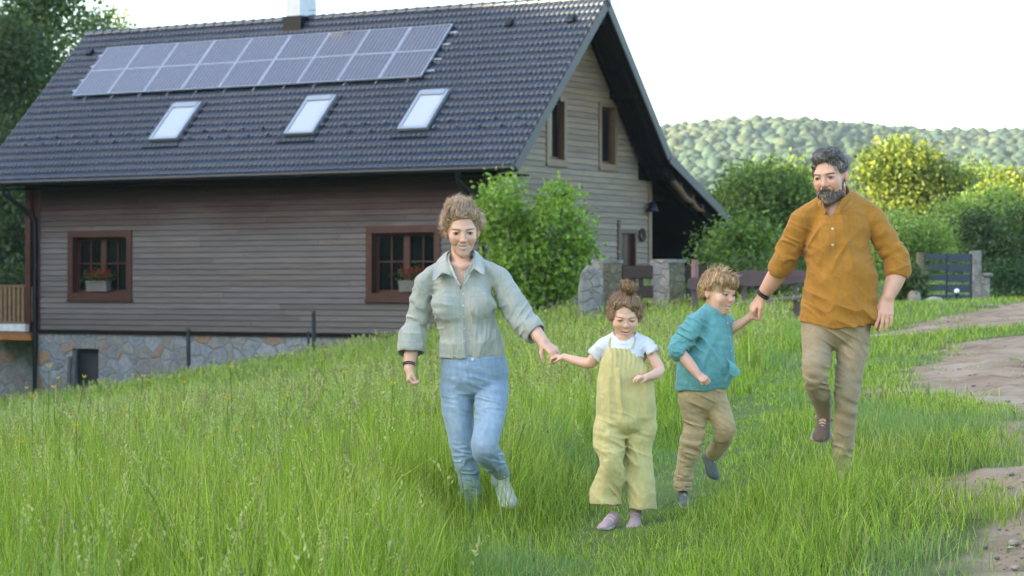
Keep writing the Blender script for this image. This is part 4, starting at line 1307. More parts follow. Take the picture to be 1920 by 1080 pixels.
def sph(c, r):
    c = V3(c)
    return (lambda P: np.sqrt(((P - c) ** 2).sum(1)) - f32(r), c, r)
def ell(c, r, R=None):
    c = V3(c); r = V3(r); m = float(r.min())
    RR = None if R is None else V3(R)
    def f(P):
        q = P - c
        if RR is not None: q = q @ RR
        return (np.sqrt(((q / r) ** 2).sum(1)) - 1) * f32(m)
    return (f, c, float(r.max()))
def cone(a, b, ra, rb):
    a, b = V3(a), V3(b); e = b - a; L2 = max(float(e @ e), 1e-9)
    def f(P):
        t = np.clip(((P - a) @ e) / L2, 0, 1)
        q = P - a - t[:, None] * e
        return np.sqrt((q ** 2).sum(1)) - (f32(ra) + t * f32(rb - ra))
    return (f, (a + b) / 2, math.sqrt(L2) / 2 + max(ra, rb))
def chain(pts, rs, sub=4, flat=1.0, side=None):
    """smooth limb through points, radii rs; flat: depth/width ratio of the section; side: the wide direction"""
    pts = np.asarray(pts, float); n = len(pts)
    rs = np.asarray(rs, float)
    if rs.ndim == 1: rs = np.stack([rs, rs * flat], 1)
    Q, Rr = [], []
    def cr(A, i, t):
        p0, p1, p2, p3 = A[max(i - 1, 0)], A[i], A[i + 1], A[min(i + 2, n - 1)]
        return .5 * (2 * p1 + (p2 - p0) * t + (2 * p0 - 5 * p1 + 4 * p2 - p3) * t * t + (3 * p1 - p0 - 3 * p2 + p3) * t ** 3)
    for i in range(n - 1):
        for j in range(sub):
            Q.append(cr(pts, i, j / sub)); Rr.append(cr(rs, i, j / sub))
    Q.append(pts[-1]); Rr.append(rs[-1])
    Q = np.array(Q, f32); Rr = np.maximum(np.array(Rr, f32), 1e-4)
    c = V3((Q.min(0) + Q.max(0)) / 2); R = float(np.linalg.norm(Q - c, axis=1).max() + Rr.max())
    sd = None if side is None else V3(nrm(side))
    rnd = sd is None
    def f(P):
        best = np.full(len(P), 9.0, f32)
        for i in range(len(Q) - 1):
            a = Q[i]; e = Q[i + 1] - a; L2 = max(float(e @ e), 1e-9)
            t = np.clip(((P - a) @ e) / f32(L2), 0, 1)
            q = P - a - t[:, None] * e
            r0 = Rr[i, 0] + t * (Rr[i + 1, 0] - Rr[i, 0])
            if rnd:
                d = np.sqrt((q ** 2).sum(1)) - r0
            else:
                r1 = Rr[i, 1] + t * (Rr[i + 1, 1] - Rr[i, 1])
                eh = e / math.sqrt(L2)
                s1 = sd - eh * float(sd @ eh); s1 = s1 / np.linalg.norm(s1); s2 = np.cross(eh, s1)
                x = q @ s1; y = q @ s2; z = q @ eh
                m = np.minimum(r0, r1)
                d = (np.sqrt((x / r0) ** 2 + (y / r1) ** 2 + (z / m) ** 2) - 1) * m
            best = np.minimum(best, d)
        return best
    return (f, c, R)
def half(p, n):
    """half space: negative on the side away from n"""
    p = V3(p); n = V3(nrm(n))
    return (lambda P: (P - p) @ n, None, 0)
def obox(c, hs, R, r=0.0):
    c = V3(c); hs = V3(hs); RR = V3(R)
    def f(P):
        q = np.abs((P - c) @ RR) - (hs - f32(r))
        return np.sqrt((np.maximum(q, 0) ** 2).sum(1)) + np.minimum(q.max(1), 0) - f32(r)
    return (f, c, float(np.linalg.norm(hs)))

def folds(center, radius, axis, freq, amp, seed, cross=.28, sharp=1.0, warp=.35):
    """cloth folds: ridges running across `axis`, fading out from `center`"""
    if center is not None: amp = amp * 1.35
    c = None if center is None else V3(center); ax = V3(nrm(axis))
    t = V3(nrm(np.cross(ax, (0.31, .2, .93)))); b = np.cross(ax, t)
    def f(P):
        Q = np.stack([P @ ax * freq, P @ t * freq * cross, P @ b * freq * cross], 1)
        Q = Q + warp * np.stack([vnoise(Q * .8 + 5.3, seed + 7), 0 * Q[:, 0], 0 * Q[:, 0]], 1)
        n = vnoise(Q, seed)
        r = (1 - 2.2 * np.abs(n))
        r = np.where(r > 0, r, r * .35)
        if c is None: m = 1.0
        else:
            m = np.exp(-((P - c) ** 2).sum(1) / (2 * (radius * .6) ** 2))
        return (-amp * (r - .36) * m).astype(f32)
    return f

def polygonise(sdf, lo, hi, h, margin=0.012):
    lo = np.asarray(lo, float); hi = np.asarray(hi, float)
    B = 4
    nb = np.ceil((hi - lo) / (h * B)).astype(int) + 1
    n = nb * B
    bi = np.stack(np.meshgrid(*[np.arange(k) for k in nb], indexing='ij'), -1).reshape(-1, 3)
    cen = lo + (bi * B + (B - 1) / 2) * h
    d = np.concatenate([sdf(cen[i:i + 200000]) for i in range(0, len(cen), 200000)])
    act = np.abs(d) < (B * h * .87 + h + margin)
    F = np.where(d < 0, f32(-9), f32(9)).reshape(nb)
    F = np.repeat(np.repeat(np.repeat(F, B, 0), B, 1), B, 2)
    ab = bi[act]
    off = np.stack(np.meshgrid(*[np.arange(B)] * 3, indexing='ij'), -1).reshape(-1, 3)
    for i in range(0, len(ab), 6000):
        ii = (ab[i:i + 6000, None] * B + off[None]).reshape(-1, 3)
        F[ii[:, 0], ii[:, 1], ii[:, 2]] = sdf(lo + ii * h)
    F[0] = F[-1] = 9; F[:, 0] = F[:, -1] = 9; F[:, :, 0] = F[:, :, -1] = 9
    ins = (F < 0)
    cnt = np.zeros(tuple(n - 1), np.int8)
    for dx in (0, 1):
        for dy in (0, 1):
            for dz in (0, 1):
                cnt += ins[dx:n[0] - 1 + dx, dy:n[1] - 1 + dy, dz:n[2] - 1 + dz]
    ca = np.argwhere((cnt > 0) & (cnt < 8))
    vid = np.full(tuple(n - 1), -1, np.int32)
    vid[ca[:, 0], ca[:, 1], ca[:, 2]] = np.arange(len(ca))
    corners = np.array([(0, 0, 0), (1, 0, 0), (0, 1, 0), (1, 1, 0), (0, 0, 1), (1, 0, 1), (0, 1, 1), (1, 1, 1)])
    val = np.stack([F[ca[:, 0] + c[0], ca[:, 1] + c[1], ca[:, 2] + c[2]] for c in corners], 1)
    acc = np.zeros((len(ca), 3)); w = np.zeros(len(ca))
    for a, b in ((0, 1), (2, 3), (4, 5), (6, 7), (0, 2), (1, 3), (4, 6), (5, 7), (0, 4), (1, 5), (2, 6), (3, 7)):
        va, vb = val[:, a], val[:, b]
        m = (va < 0) != (vb < 0)
        t = np.where(m, va / np.where(m, va - vb, 1), 0)
        acc += np.where(m[:, None], corners[a] + t[:, None] * (corners[b] - corners[a]), 0); w += m
    V = lo + (ca + acc / w[:, None]) * h
    Q = []
    for ax in range(3):
        u, v = (ax + 1) % 3, (ax + 2) % 3
        sl0 = [slice(1, n[k] - 1) for k in range(3)]; sl1 = list(sl0)
        sl0[ax] = slice(0, n[ax] - 1); sl1[ax] = slice(1, n[ax])
        a = ins[tuple(sl0)]; b = ins[tuple(sl1)]
        e = np.argwhere(a != b)
        flip = a[e[:, 0], e[:, 1], e[:, 2]]
        e = e + 1; e[:, ax] -= 1
        def g(du, dv):
            k = e.copy(); k[:, u] -= du; k[:, v] -= dv
            return vid[k[:, 0], k[:, 1], k[:, 2]]
        q = np.stack([g(1, 1), g(0, 1), g(0, 0), g(1, 0)], 1)
        q[~flip] = q[~flip][:, ::-1]
        Q.append(q)
    Q = np.concatenate(Q)
    Q = Q[(Q >= 0).all(1)]
    return V, Q

def relax(V, Q, it=1, lam=.5):
    for _ in range(it):
        S = np.zeros_like(V); c = np.zeros(len(V))
        for i in range(4):
            a, b = Q[:, i], Q[:, (i + 1) % 4]
            for k in range(3): S[:, k] += np.bincount(a, V[b, k], len(V)) + np.bincount(b, V[a, k], len(V))
            c += np.bincount(a, minlength=len(V)) + np.bincount(b, minlength=len(V))
        V = V + lam * (S / np.maximum(c, 1)[:, None] - V)
    return V

def fix_orient(V, Q):
    """outward-facing quads for a closed surface"""
    a, b, c, d = (V[Q[:, i]] for i in range(4))
    vol = (np.einsum('ij,ij->i', a, np.cross(b, c)) + np.einsum('ij,ij->i', a, np.cross(c, d))).sum()
    return Q if vol > 0 else Q[:, ::-1]

def grad(sdf, P, e=.003):
    g = np.stack([sdf(P + np.eye(3)[i] * e) - sdf(P - np.eye(3)[i] * e) for i in range(3)], 1)
    return g / np.maximum(np.linalg.norm(g, axis=1, keepdims=True), 1e-9)

def sdf_mesh(name, sdf, m, parent, h, col=None, lo=None, hi=None, smooth=1):
    if lo is None:
        L, Hh = [], []
        for op, (fn, c, R), k in sdf.ops:
            if op == 'u' and c is not None: L.append(c - R); Hh.append(c + R)
        lo = np.min(L, 0) - .02; hi = np.max(Hh, 0) + .02
    V, Q = polygonise(sdf, lo, hi, h)
    Q = fix_orient(V, Q)
    if smooth: V = relax(V, Q, smooth, .4)
    C = np.ones((len(V), 3)) if col is None else col(V)
    return mesh_np(name, V, Q, m, C, parent=parent)

# ---- hands
def hand(S, wrist, fdir, palm, thumb_side, L, curls, k=.006, thumb=(.55, .75, .35), thumb_curl=.5, spread=.05, wr=.115):
    """palm and five fingers. fdir: wrist to knuckles; palm: the way the palm faces; thumb_side: toward the thumb"""
    f = nrm(fdir); p = nrm(np.asarray(palm) - f * np.dot(palm, f)); s = nrm(np.asarray(thumb_side) - f * np.dot(thumb_side, f) - p * np.dot(thumb_side, p))
    w = np.asarray(wrist, float)
    offs = [(.165, .50), (.055, .53), (-.055, .51), (-.155, .46)]
    lens = [(.21, .13, .10), (.235, .145, .105), (.215, .135, .10), (.165, .10, .09)]
    segs = []
    for (o, fl), ln, cu, j in zip(offs, lens, curls, range(4)):
        kn = w + f * fl * L + s * o * L
        S.add(cone(w + s * o * L * .55 + f * .03 * L, kn, wr * L * .62, .062 * L), k * 2.2)
        d = nrm(f + s * (1.5 - j) * spread); ang = 0; q = kn; r = .053 * L if j < 3 else .046 * L
        for i, (l, a) in enumerate(zip(ln, cu)):
            ang += a
            dd = nrm(d * math.cos(ang) + p * math.sin(ang))
            e = q + dd * l * L
            if i == 0: segs.append((q, e, r))
            S.add(cone(q, e, r * (1.06 - .08 * i), r * (.98 - .08 * i)), k * .5 if i else k)
            q = e
    b = w + f * .10 * L + s * .12 * L + p * .03 * L
    d = nrm(s * thumb[0] + f * thumb[1] + p * thumb[2])
    e1 = b + d * .24 * L
    S.add(cone(b, e1, .085 * L, .066 * L), k * 2.5)
    d2 = nrm(d * math.cos(thumb_curl) + nrm(f * .6 + p * .5 - s * .6) * math.sin(thumb_curl))
    e2 = e1 + d2 * .16 * L
    S.add(cone(e1, e2, .062 * L, .056 * L), k)
    e3 = e2 + nrm(d2 + p * .15) * .12 * L
    S.add(cone(e2, e3, .056 * L, .046 * L), k * .5)
    return segs

# ---- heads, in units of head height; x image right, y out of the face, z up, origin between the ears at eye level
def head_sdf(kind):
    S = Sdf()
    child = kind in ('girl', 'boy')
    man = kind == 'man'
    S.add(ell((0, -.07, .13), (.33 if child else .318, .40, .37)), .05)
    S.add(ell((0, .09, -.09), (.262 if child else (.25 if man else .238), .275, .345)), .10)
    jw = .225 if man else (.180 if not child else .175)
    S.add(ell((0, .12, -.27), (jw, .20, .19)), .10)
    S.add(sph((0, .265 if not child else .25, -.405), .088 if not child else .078), .08)
    ch = .112 if child else .100
    for sx in (-1, 1):
        S.add(sph((sx * .155, .225 if child else .235, -.115), ch), .10)
        S.add(ell((sx * .318, -.055, -.045), (.032, .068, .105), np.array([[math.cos(.45), -sx * math.sin(.45), 0], [sx * math.sin(.45), math.cos(.45), 0], [0, 0, 1]])), .012)
        S.sub(ell((sx * .352, -.03, -.035), (.012, .035, .06)), .02)
    bw = .042 if man else .030
    S.add(cone((-.16, .30, .085), (-.05, .345, .078), bw, bw), .06)
    S.add(cone((.16, .30, .085), (.05, .345, .078), bw, bw), .06)
    for sx in (-1, 1):
        S.sub(ell((sx * .135, .405, .008), (.08, .07, .048)), .06)
        S.add(ell((sx * .135, .300, .004), (.066, .058, .052)), .014)
    nz = -.115 if child else -.135
    ny = .40 if child else .432
    S.add(cone((0, .345, .045), (0, ny - .012, nz + .012), .026 if not man else .030, .036 if not man else .042), .045)
    S.add(sph((0, ny, nz), .040 if not child else .038), .03)
    for sx in (-1, 1): S.add(sph((sx * .042, ny - .055, nz - .012), .030), .025)
    # lips
    up = .030
    for (z, r, yy) in ((-.245, .017, .350), (-.315, .021, .340)):
        S.add(chain([(-.125, yy - .075, z + up + (.03 if z < -.3 else -.012)), (-.06, yy - .015, z + .008), (0, yy, z), (.06, yy - .015, z + .008), (.125, yy - .075, z + up + (.03 if z < -.3 else -.012))], [.006, r * .9, r, r * .9, .006], 3), .035)
    S.sub(ell((0, .372, -.280), (.10, .035, .012)), .02)
    # smile creases
    for sx in (() if child else (-1, 1)):
        S.sub(cone((sx * .085, .355, -.155), (sx * .155, .29, -.26), .006, .006), .03)
    return S

SKIN = np.array((.70, .415, .295))
def face_paint(Q, kind, hairc, eye_h=.014, mouth_open=.03, mw=.12, lip=(.36, .13, .11), teeth=True):
    """painted colours of a face: brows, lashes, irises, lips, warmer cheeks, nose, ears; darker eye hollows, nostrils, mouth corners (Q in head units)"""
    X, Y, Z = Q[:, 0], Q[:, 1], Q[:, 2]
    C = np.tile(SKIN, (len(Q), 1))
    front = (Y > .12)
    def mix(m, c):
        m = np.clip(m, 0, 1)[:, None]
        C[:] = C * (1 - m) + np.asarray(c) * m
    red = SKIN * np.array((1.06, .72, .66))
    ck = .34 if kind in ('girl', 'boy') else .45
    for sx in (-1, 1):
        mix(front * ck * np.exp(-(((X - sx * .17) / .085) ** 2 + ((Z + .13) / .075) ** 2)), red)
        mix(.45 * np.exp(-(((X - sx * .34) / .05) ** 2 + ((Z + .04) / .13) ** 2)) * (Y < .08), red)
        dx = X - sx * .135; ax = np.abs(dx)
        br = np.where(front, sstep(.017, .006, np.abs(Z - (.092 - 1.6 * (dx - sx * .02) ** 2 - .012))) * sstep(.095, .06, ax), 0)
        mix(br * (.72 if kind == 'man' else (.4 if kind in ('girl', 'boy') else .6)), hairc * .9)
        half_ = eye_h * np.clip(1 - (dx / .062) ** 2, 0, 1)
        inside = front * sstep(.004, -.004, np.abs(Z - .000) - half_) * (ax < .064)
        mix(front * .22 * np.exp(-((dx / .075) ** 2 + ((Z + .0) / .035) ** 2)), SKIN * np.array((.62, .48, .46)))
        mix(inside, (.50, .46, .43)); mix(inside * sstep(.031, .024, ax), (.035, .022, .016))
        lash = front * sstep(.013, .004, np.abs(Z - (half_ + .004))) * sstep(.075, .055, ax)
        mix(lash * .95, (.028, .016, .012))
        mix(front * .35 * sstep(.010, .003, np.abs(Z + half_ + .004)) * (ax < .06), (.12, .06, .045))
    mix(front * .40 * np.exp(-((X / .05) ** 2 + ((Z + .13) / .04) ** 2)), red)
    mix(front * .22 * np.exp(-(((np.abs(X) - .030) / .016) ** 2 + ((Z + .168) / .011) ** 2)), (.12, .04, .03))
    t = np.clip(np.abs(X) / mw, 0, 1.3)
    zc = -.283 + .058 * t ** 2
    sh = np.clip(1 - t ** 2, 0, 1)
    ml = front * (t < 1.02)
    mix(ml * sstep(.008, -.004, np.abs(Z - zc) - (mouth_open * .5 * sh + .030 * sh ** .6)), lip)
    op = ml * sstep(.005, -.003, np.abs(Z - zc) - mouth_open * .5 * sh)
    mix(op, (.16, .05, .045))
    if teeth: mix(op * sstep(.92, .8, t) * sstep(-.010, -.003, Z - zc + mouth_open * .18), (.74, .71, .66))
    mix(front * .25 * sstep(.006, .001, np.abs(Z - zc)) * (t > .88) * (t < 1.1), (.15, .05, .04))
    return C

def frame_of(yaw, pitch, roll):
    """columns: head x (image right), y (out of the face), z (up); yaw to image right, pitch down, roll clockwise in the image"""
    y, p, r = map(math.radians, (yaw, pitch, roll))
    f = np.array((math.sin(y) * math.cos(p), -math.cos(y) * math.cos(p), -math.sin(p)))
    x0 = np.array((math.cos(y), math.sin(y), 0)); z0 = np.cross(x0, f) * -1
    z0 = np.cross(f, x0) * -1
    if z0[2] < 0: z0 = -z0
    x = x0 * math.cos(r) - z0 * math.sin(r); z = z0 * math.cos(r) + x0 * math.sin(r)
    return np.stack([x, f, z], 1)

class Fig:
    """one person: pixel-measured joints at a real distance become metric local coordinates"""
    def __init__(s, label, cat, px, py, D, group=None):
        s.D = D; s.s = D / FPX
        s.base = at(px, py, D)
        s.az = -math.atan2(s.base[0], s.base[1])
        s.root = empty('person', tuple(s.base), s.az)
        tag(s.root, label, cat, group)
        c, n = math.cos(-s.az), math.sin(-s.az)
        s.Ri = np.array(((c, -n, 0), (n, c, 0), (0, 0, 1)))
    def q(s, px, py, d=0.0):
        return s.Ri @ (at(px, py, s.D + d * s.s) - s.base)
    def qs(s, *pts): return [s.q(*p) for p in pts]
    def r(s, *v): return [x * s.s for x in v]
    def px(s, P):
        W = P @ s.Ri + s.base            # inverse rotation is the transpose
        return 960 + FPX * W[:, 0] / W[:, 1], YH - FPX * W[:, 2] / W[:, 1]
    def head(s, px, py, d, H, yaw, pitch, roll):
        s.hc = s.q(px, py, d); s.H = H * s.s; s.hR = frame_of(yaw, pitch, roll)
        return s
    def toh(s, P): return (P - s.hc) @ s.hR / s.H
    def fromh(s, Q): return s.hc + (np.asarray(Q) @ s.hR.T) * s.H
    def hprim(s, S, R=.62):
        hc, hR, H = V3(s.hc), V3(s.hR), f32(s.H)
        return (lambda P: S((P - hc) @ hR / H) * H, hc, R * s.H)
    def surf(s, sdf, px, py, d0=-130, d1=60):
        """where the view ray through a photo pixel first meets a garment"""
        ds = np.arange(d0, d1, .8)
        P = np.array([s.q(px, py, d) for d in ds])
        v = sdf(P)
        i = np.nonzero(v < 0)[0]
        return P[i[0]] if len(i) else s.q(px, py, -20)

def strands(sdf, seeds, flow, length, steps, width, rngs, curl=0.0, lift=.0, freq=60, colA=(.2, .13, .08), colB=(.4, .28, .18), taper=True, grav=0.0):
    """hair locks: ribbons that follow a surface along a flow field. returns V, F, C"""
    n = len(seeds)
    P = seeds.copy(); step = (length / steps)
    step = np.asarray(step).reshape(-1, 1) if np.ndim(step) else step
    ph = rngs.uniform(0, 6.28, n); fr = freq * rngs.uniform(.7, 1.4, n); lf = lift * rngs.uniform(.1, 1, n)
    prevd = None; L, R = [], []
    wv = width * rngs.uniform(.6, 1.4, n)
    for i in range(steps + 1):
        d = sdf(P); g = grad(sdf, P)
        off = lf * (i / steps)
        P = P - g * np.clip(d - off, -.008, .008)[:, None] * .8
        fl = flow(P, i / steps)
        fl = fl - g * (fl * g).sum(1, keepdims=True) * .85
        fl /= np.maximum(np.linalg.norm(fl, axis=1, keepdims=True), 1e-6)
        b = np.cross(fl, g)
        s_ = i * (np.asarray(step).ravel() if np.ndim(step) else step)
        wob = curl * np.sin(fr * s_ + ph)
        wob2 = curl * np.cos(fr * s_ + ph)
        X = P + b * wob[:, None] + g * np.maximum(wob2, -curl * .2)[:, None]
        w = wv * (1 if not taper else (1 - (i / steps) ** 2 * .85))
        tw = np.cos(ph + i * .5)[:, None]
        side = b * .9 + g * .45 * tw
        L.append(X - side * (w * .5)[:, None]); R.append(X + side * (w * .5)[:, None])
        P = P + fl * step + np.array((0, 0, -grav)) * (i / steps)
    V = np.stack([x for p in zip(L, R) for x in p], 1)           # n, 2(steps+1), 3
    k = 2 * (steps + 1)
    F = np.array([(2 * i, 2 * i + 1, 2 * i + 3, 2 * i + 2) for i in range(steps)])
    F = (F[None] + (np.arange(n) * k)[:, None, None]).reshape(-1, 4)
    t = rngs.random((n, 1)) ** 1.3
    C = (np.array(colA) * (1 - t) + np.array(colB) * t) * rngs.uniform(.8, 1.2, (n, 1))
    return V.reshape(-1, 3), F, np.repeat(C, k, 0)

def join_np(parts):
    V, F, C, o = [], [], [], 0
    for v, f, c in parts:
        V.append(v); F.append(f + o); C.append(c); o += len(v)
    return np.concatenate(V), np.concatenate(F), np.concatenate(C)

def strip(lines, thick=.003, sub=4):
    """cloth band lofted through polylines (list of rows of points), given a thickness"""
    A = np.array(lines, float)
    def dens(B):
        n = B.shape[1]; out = []
        for i in range(n - 1):
            p0, p1, p2, p3 = B[:, max(i - 1, 0)], B[:, i], B[:, i + 1], B[:, min(i + 2, n - 1)]
            for j in range(sub):
                t = j / sub
                out.append(.5 * (2 * p1 + (p2 - p0) * t + (2 * p0 - 5 * p1 + 4 * p2 - p3) * t * t + (3 * p1 - p0 - 3 * p2 + p3) * t ** 3))
        out.append(B[:, -1])
        return np.stack(out, 1)
    A = dens(A)
    r, n = A.shape[:2]
    du = np.gradient(A, axis=1); dv = np.gradient(A, axis=0)
    N = np.cross(du, dv); N /= np.maximum(np.linalg.norm(N, axis=2, keepdims=True), 1e-9)
    V = np.concatenate([(A + N * thick / 2).reshape(-1, 3), (A - N * thick / 2).reshape(-1, 3)])
    i = np.arange((r - 1) * (n - 1)); a = (i // (n - 1)) * n + i % (n - 1)
    F1 = np.stack([a, a + 1, a + n + 1, a + n], 1); F2 = F1[:, ::-1] + r * n
    ring = list(range(n)) + [k * n + n - 1 for k in range(1, r)] + [(r - 1) * n + k for k in range(n - 2, -1, -1)] + [k * n for k in range(r - 2, 0, -1)]
    Fr = np.array([(ring[k], ring[(k + 1) % len(ring)], ring[(k + 1) % len(ring)] + r * n, ring[k] + r * n) for k in range(len(ring))])
    return V, np.concatenate([F1, F2, Fr])

# ---- figure materials
def cloth_mat(name, rough=.85, weave=900, wst=.25, crease=.35, slub=.10, sheen=.15):
    m, nt, b = new_mat(name)
    L = nt.links.new
    at_ = nt.nodes.new('ShaderNodeAttribute'); at_.attribute_name = 'Col'
    tc = nt.nodes.new('ShaderNodeTexCoord')
    n1 = nt.nodes.new('ShaderNodeTexNoise'); n1.inputs['Scale'].default_value = 55; n1.inputs['Detail'].default_value = 6
    mp = nt.nodes.new('ShaderNodeMapping'); mp.inputs['Scale'].default_value = (1, 1, .45)
    L(tc.outputs['Object'], mp.inputs[0]); L(mp.outputs[0], n1.inputs['Vector'])
    r = nt.nodes.new('ShaderNodeMapRange'); r.inputs[1].default_value = .25; r.inputs[2].default_value = .75; r.inputs[3].default_value = 1 - slub; r.inputs[4].default_value = 1 + slub; L(n1.outputs[0], r.inputs[0])
    mu = nt.nodes.new('ShaderNodeMix'); mu.data_type = 'RGBA'; mu.blend_type = 'MULTIPLY'; mu.inputs[0].default_value = 1
    L(at_.outputs['Color'], mu.inputs[6]); L(r.outputs[0], mu.inputs[7]); L(mu.outputs[2], b.inputs['Base Color'])
    # creases: thin ridges where a slow noise crosses its mid level, plus soft rumples
    n2 = nt.nodes.new('ShaderNodeTexNoise'); n2.inputs['Scale'].default_value = 11; n2.inputs['Detail'].default_value = 2.5; n2.inputs['Distortion'].default_value = .9
    L(tc.outputs['Object'], n2.inputs['Vector'])
    ab = nt.nodes.new('ShaderNodeMath'); ab.operation = 'SUBTRACT'; ab.inputs[1].default_value = .5; L(n2.outputs[0], ab.inputs[0])
    ab2 = nt.nodes.new('ShaderNodeMath'); ab2.operation = 'ABSOLUTE'; L(ab.outputs[0], ab2.inputs[0])
    rg = nt.nodes.new('ShaderNodeMapRange'); rg.inputs[1].default_value = 0; rg.inputs[2].default_value = .10; rg.inputs[3].default_value = 1; rg.inputs[4].default_value = 0; L(ab2.outputs[0], rg.inputs[0])
    n4 = nt.nodes.new('ShaderNodeTexNoise'); n4.inputs['Scale'].default_value = 30; n4.inputs['Detail'].default_value = 3; L(tc.outputs['Object'], n4.inputs['Vector'])
    sm_ = nt.nodes.new('ShaderNodeMath'); sm_.operation = 'MULTIPLY_ADD'; sm_.inputs[1].default_value = .5; L(rg.outputs[0], sm_.inputs[0]); L(n4.outputs[0], sm_.inputs[2])
    bp = nt.nodes.new('ShaderNodeBump'); bp.inputs['Strength'].default_value = crease; bp.inputs['Distance'].default_value = .014; L(sm_.outputs[0], bp.inputs['Height'])
    n3 = nt.nodes.new('ShaderNodeTexNoise'); n3.inputs['Scale'].default_value = weave; L(tc.outputs['Object'], n3.inputs['Vector'])
    b2 = nt.nodes.new('ShaderNodeBump'); b2.inputs['Strength'].default_value = wst; b2.inputs['Distance'].default_value = .001; L(n3.outputs[0], b2.inputs['Height']); L(bp.outputs[0], b2.inputs['Normal'])
    L(b2.outputs[0], b.inputs['Normal'])
    b.inputs['Roughness'].default_value = rough; b.inputs['Sheen Weight'].default_value = sheen; b.inputs['Specular IOR Level'].default_value = .25
    return m
M_LINEN = cloth_mat('linen', .85, crease=.20, slub=.10)
M_COTTON = cloth_mat('cotton', .85, crease=.16, slub=.06)
M_DENIM = cloth_mat('denim', .8, crease=.15, slub=.12)
def skin_mat():
    m, nt, b = new_mat('skin')
    L = nt.links.new
    at_ = nt.nodes.new('ShaderNodeAttribute'); at_.attribute_name = 'Col'
    L(at_.outputs['Color'], b.inputs['Base Color'])
    b.inputs['Roughness'].default_value = .48
    b.inputs['Specular IOR Level'].default_value = .4
    b.inputs['Subsurface Weight'].default_value = .10
    b.inputs['Subsurface Radius'].default_value = (1, .35, .2)
    b.inputs['Subsurface Scale'].default_value = .008
    tc = nt.nodes.new('ShaderNodeTexCoord')
    n = nt.nodes.new('ShaderNodeTexNoise'); n.inputs['Scale'].default_value = 120; n.inputs['Detail'].default_value = 4; L(tc.outputs['Object'], n.inputs['Vector'])
    bp = nt.nodes.new('ShaderNodeBump'); bp.inputs['Strength'].default_value = .12; bp.inputs['Distance'].default_value = .003; L(n.outputs[0], bp.inputs['Height']); L(bp.outputs[0], b.inputs['Normal'])
    return m
M_SKIN = skin_mat()
def hair_mat():
    m, nt, b = new_mat('hair')
    at_ = nt.nodes.new('ShaderNodeAttribute'); at_.attribute_name = 'Col'
    nt.links.new(at_.outputs['Color'], b.inputs['Base Color'])
    b.inputs['Roughness'].default_value = .42; b.inputs['Specular IOR Level'].default_value = .5
    tr = nt.nodes.new('ShaderNodeBsdfTranslucent'); nt.links.new(at_.outputs['Color'], tr.inputs[0])
    mx = nt.nodes.new('ShaderNodeMixShader'); mx.inputs[0].default_value = .2
    nt.links.new(b.outputs[0], mx.inputs[1]); nt.links.new(tr.outputs[0], mx.inputs[2]); nt.links.new(mx.outputs[0], nt.nodes['Material Output'].inputs[0])
    return m
M_HAIR = hair_mat()
M_SOLE = mat('rubber_sole', (.62, .62, .62), .6, var=.12, attr=True)
M_BEAD = mat('dark_beads', (.02, .018, .016), .35, var=.5, scale=80)
M_BTN = mat('shell_button', (.62, .58, .52), .35, var=.1)
M_RING = mat('ring_metal', (.55, .52, .48), .25, metal=1, var=.05)

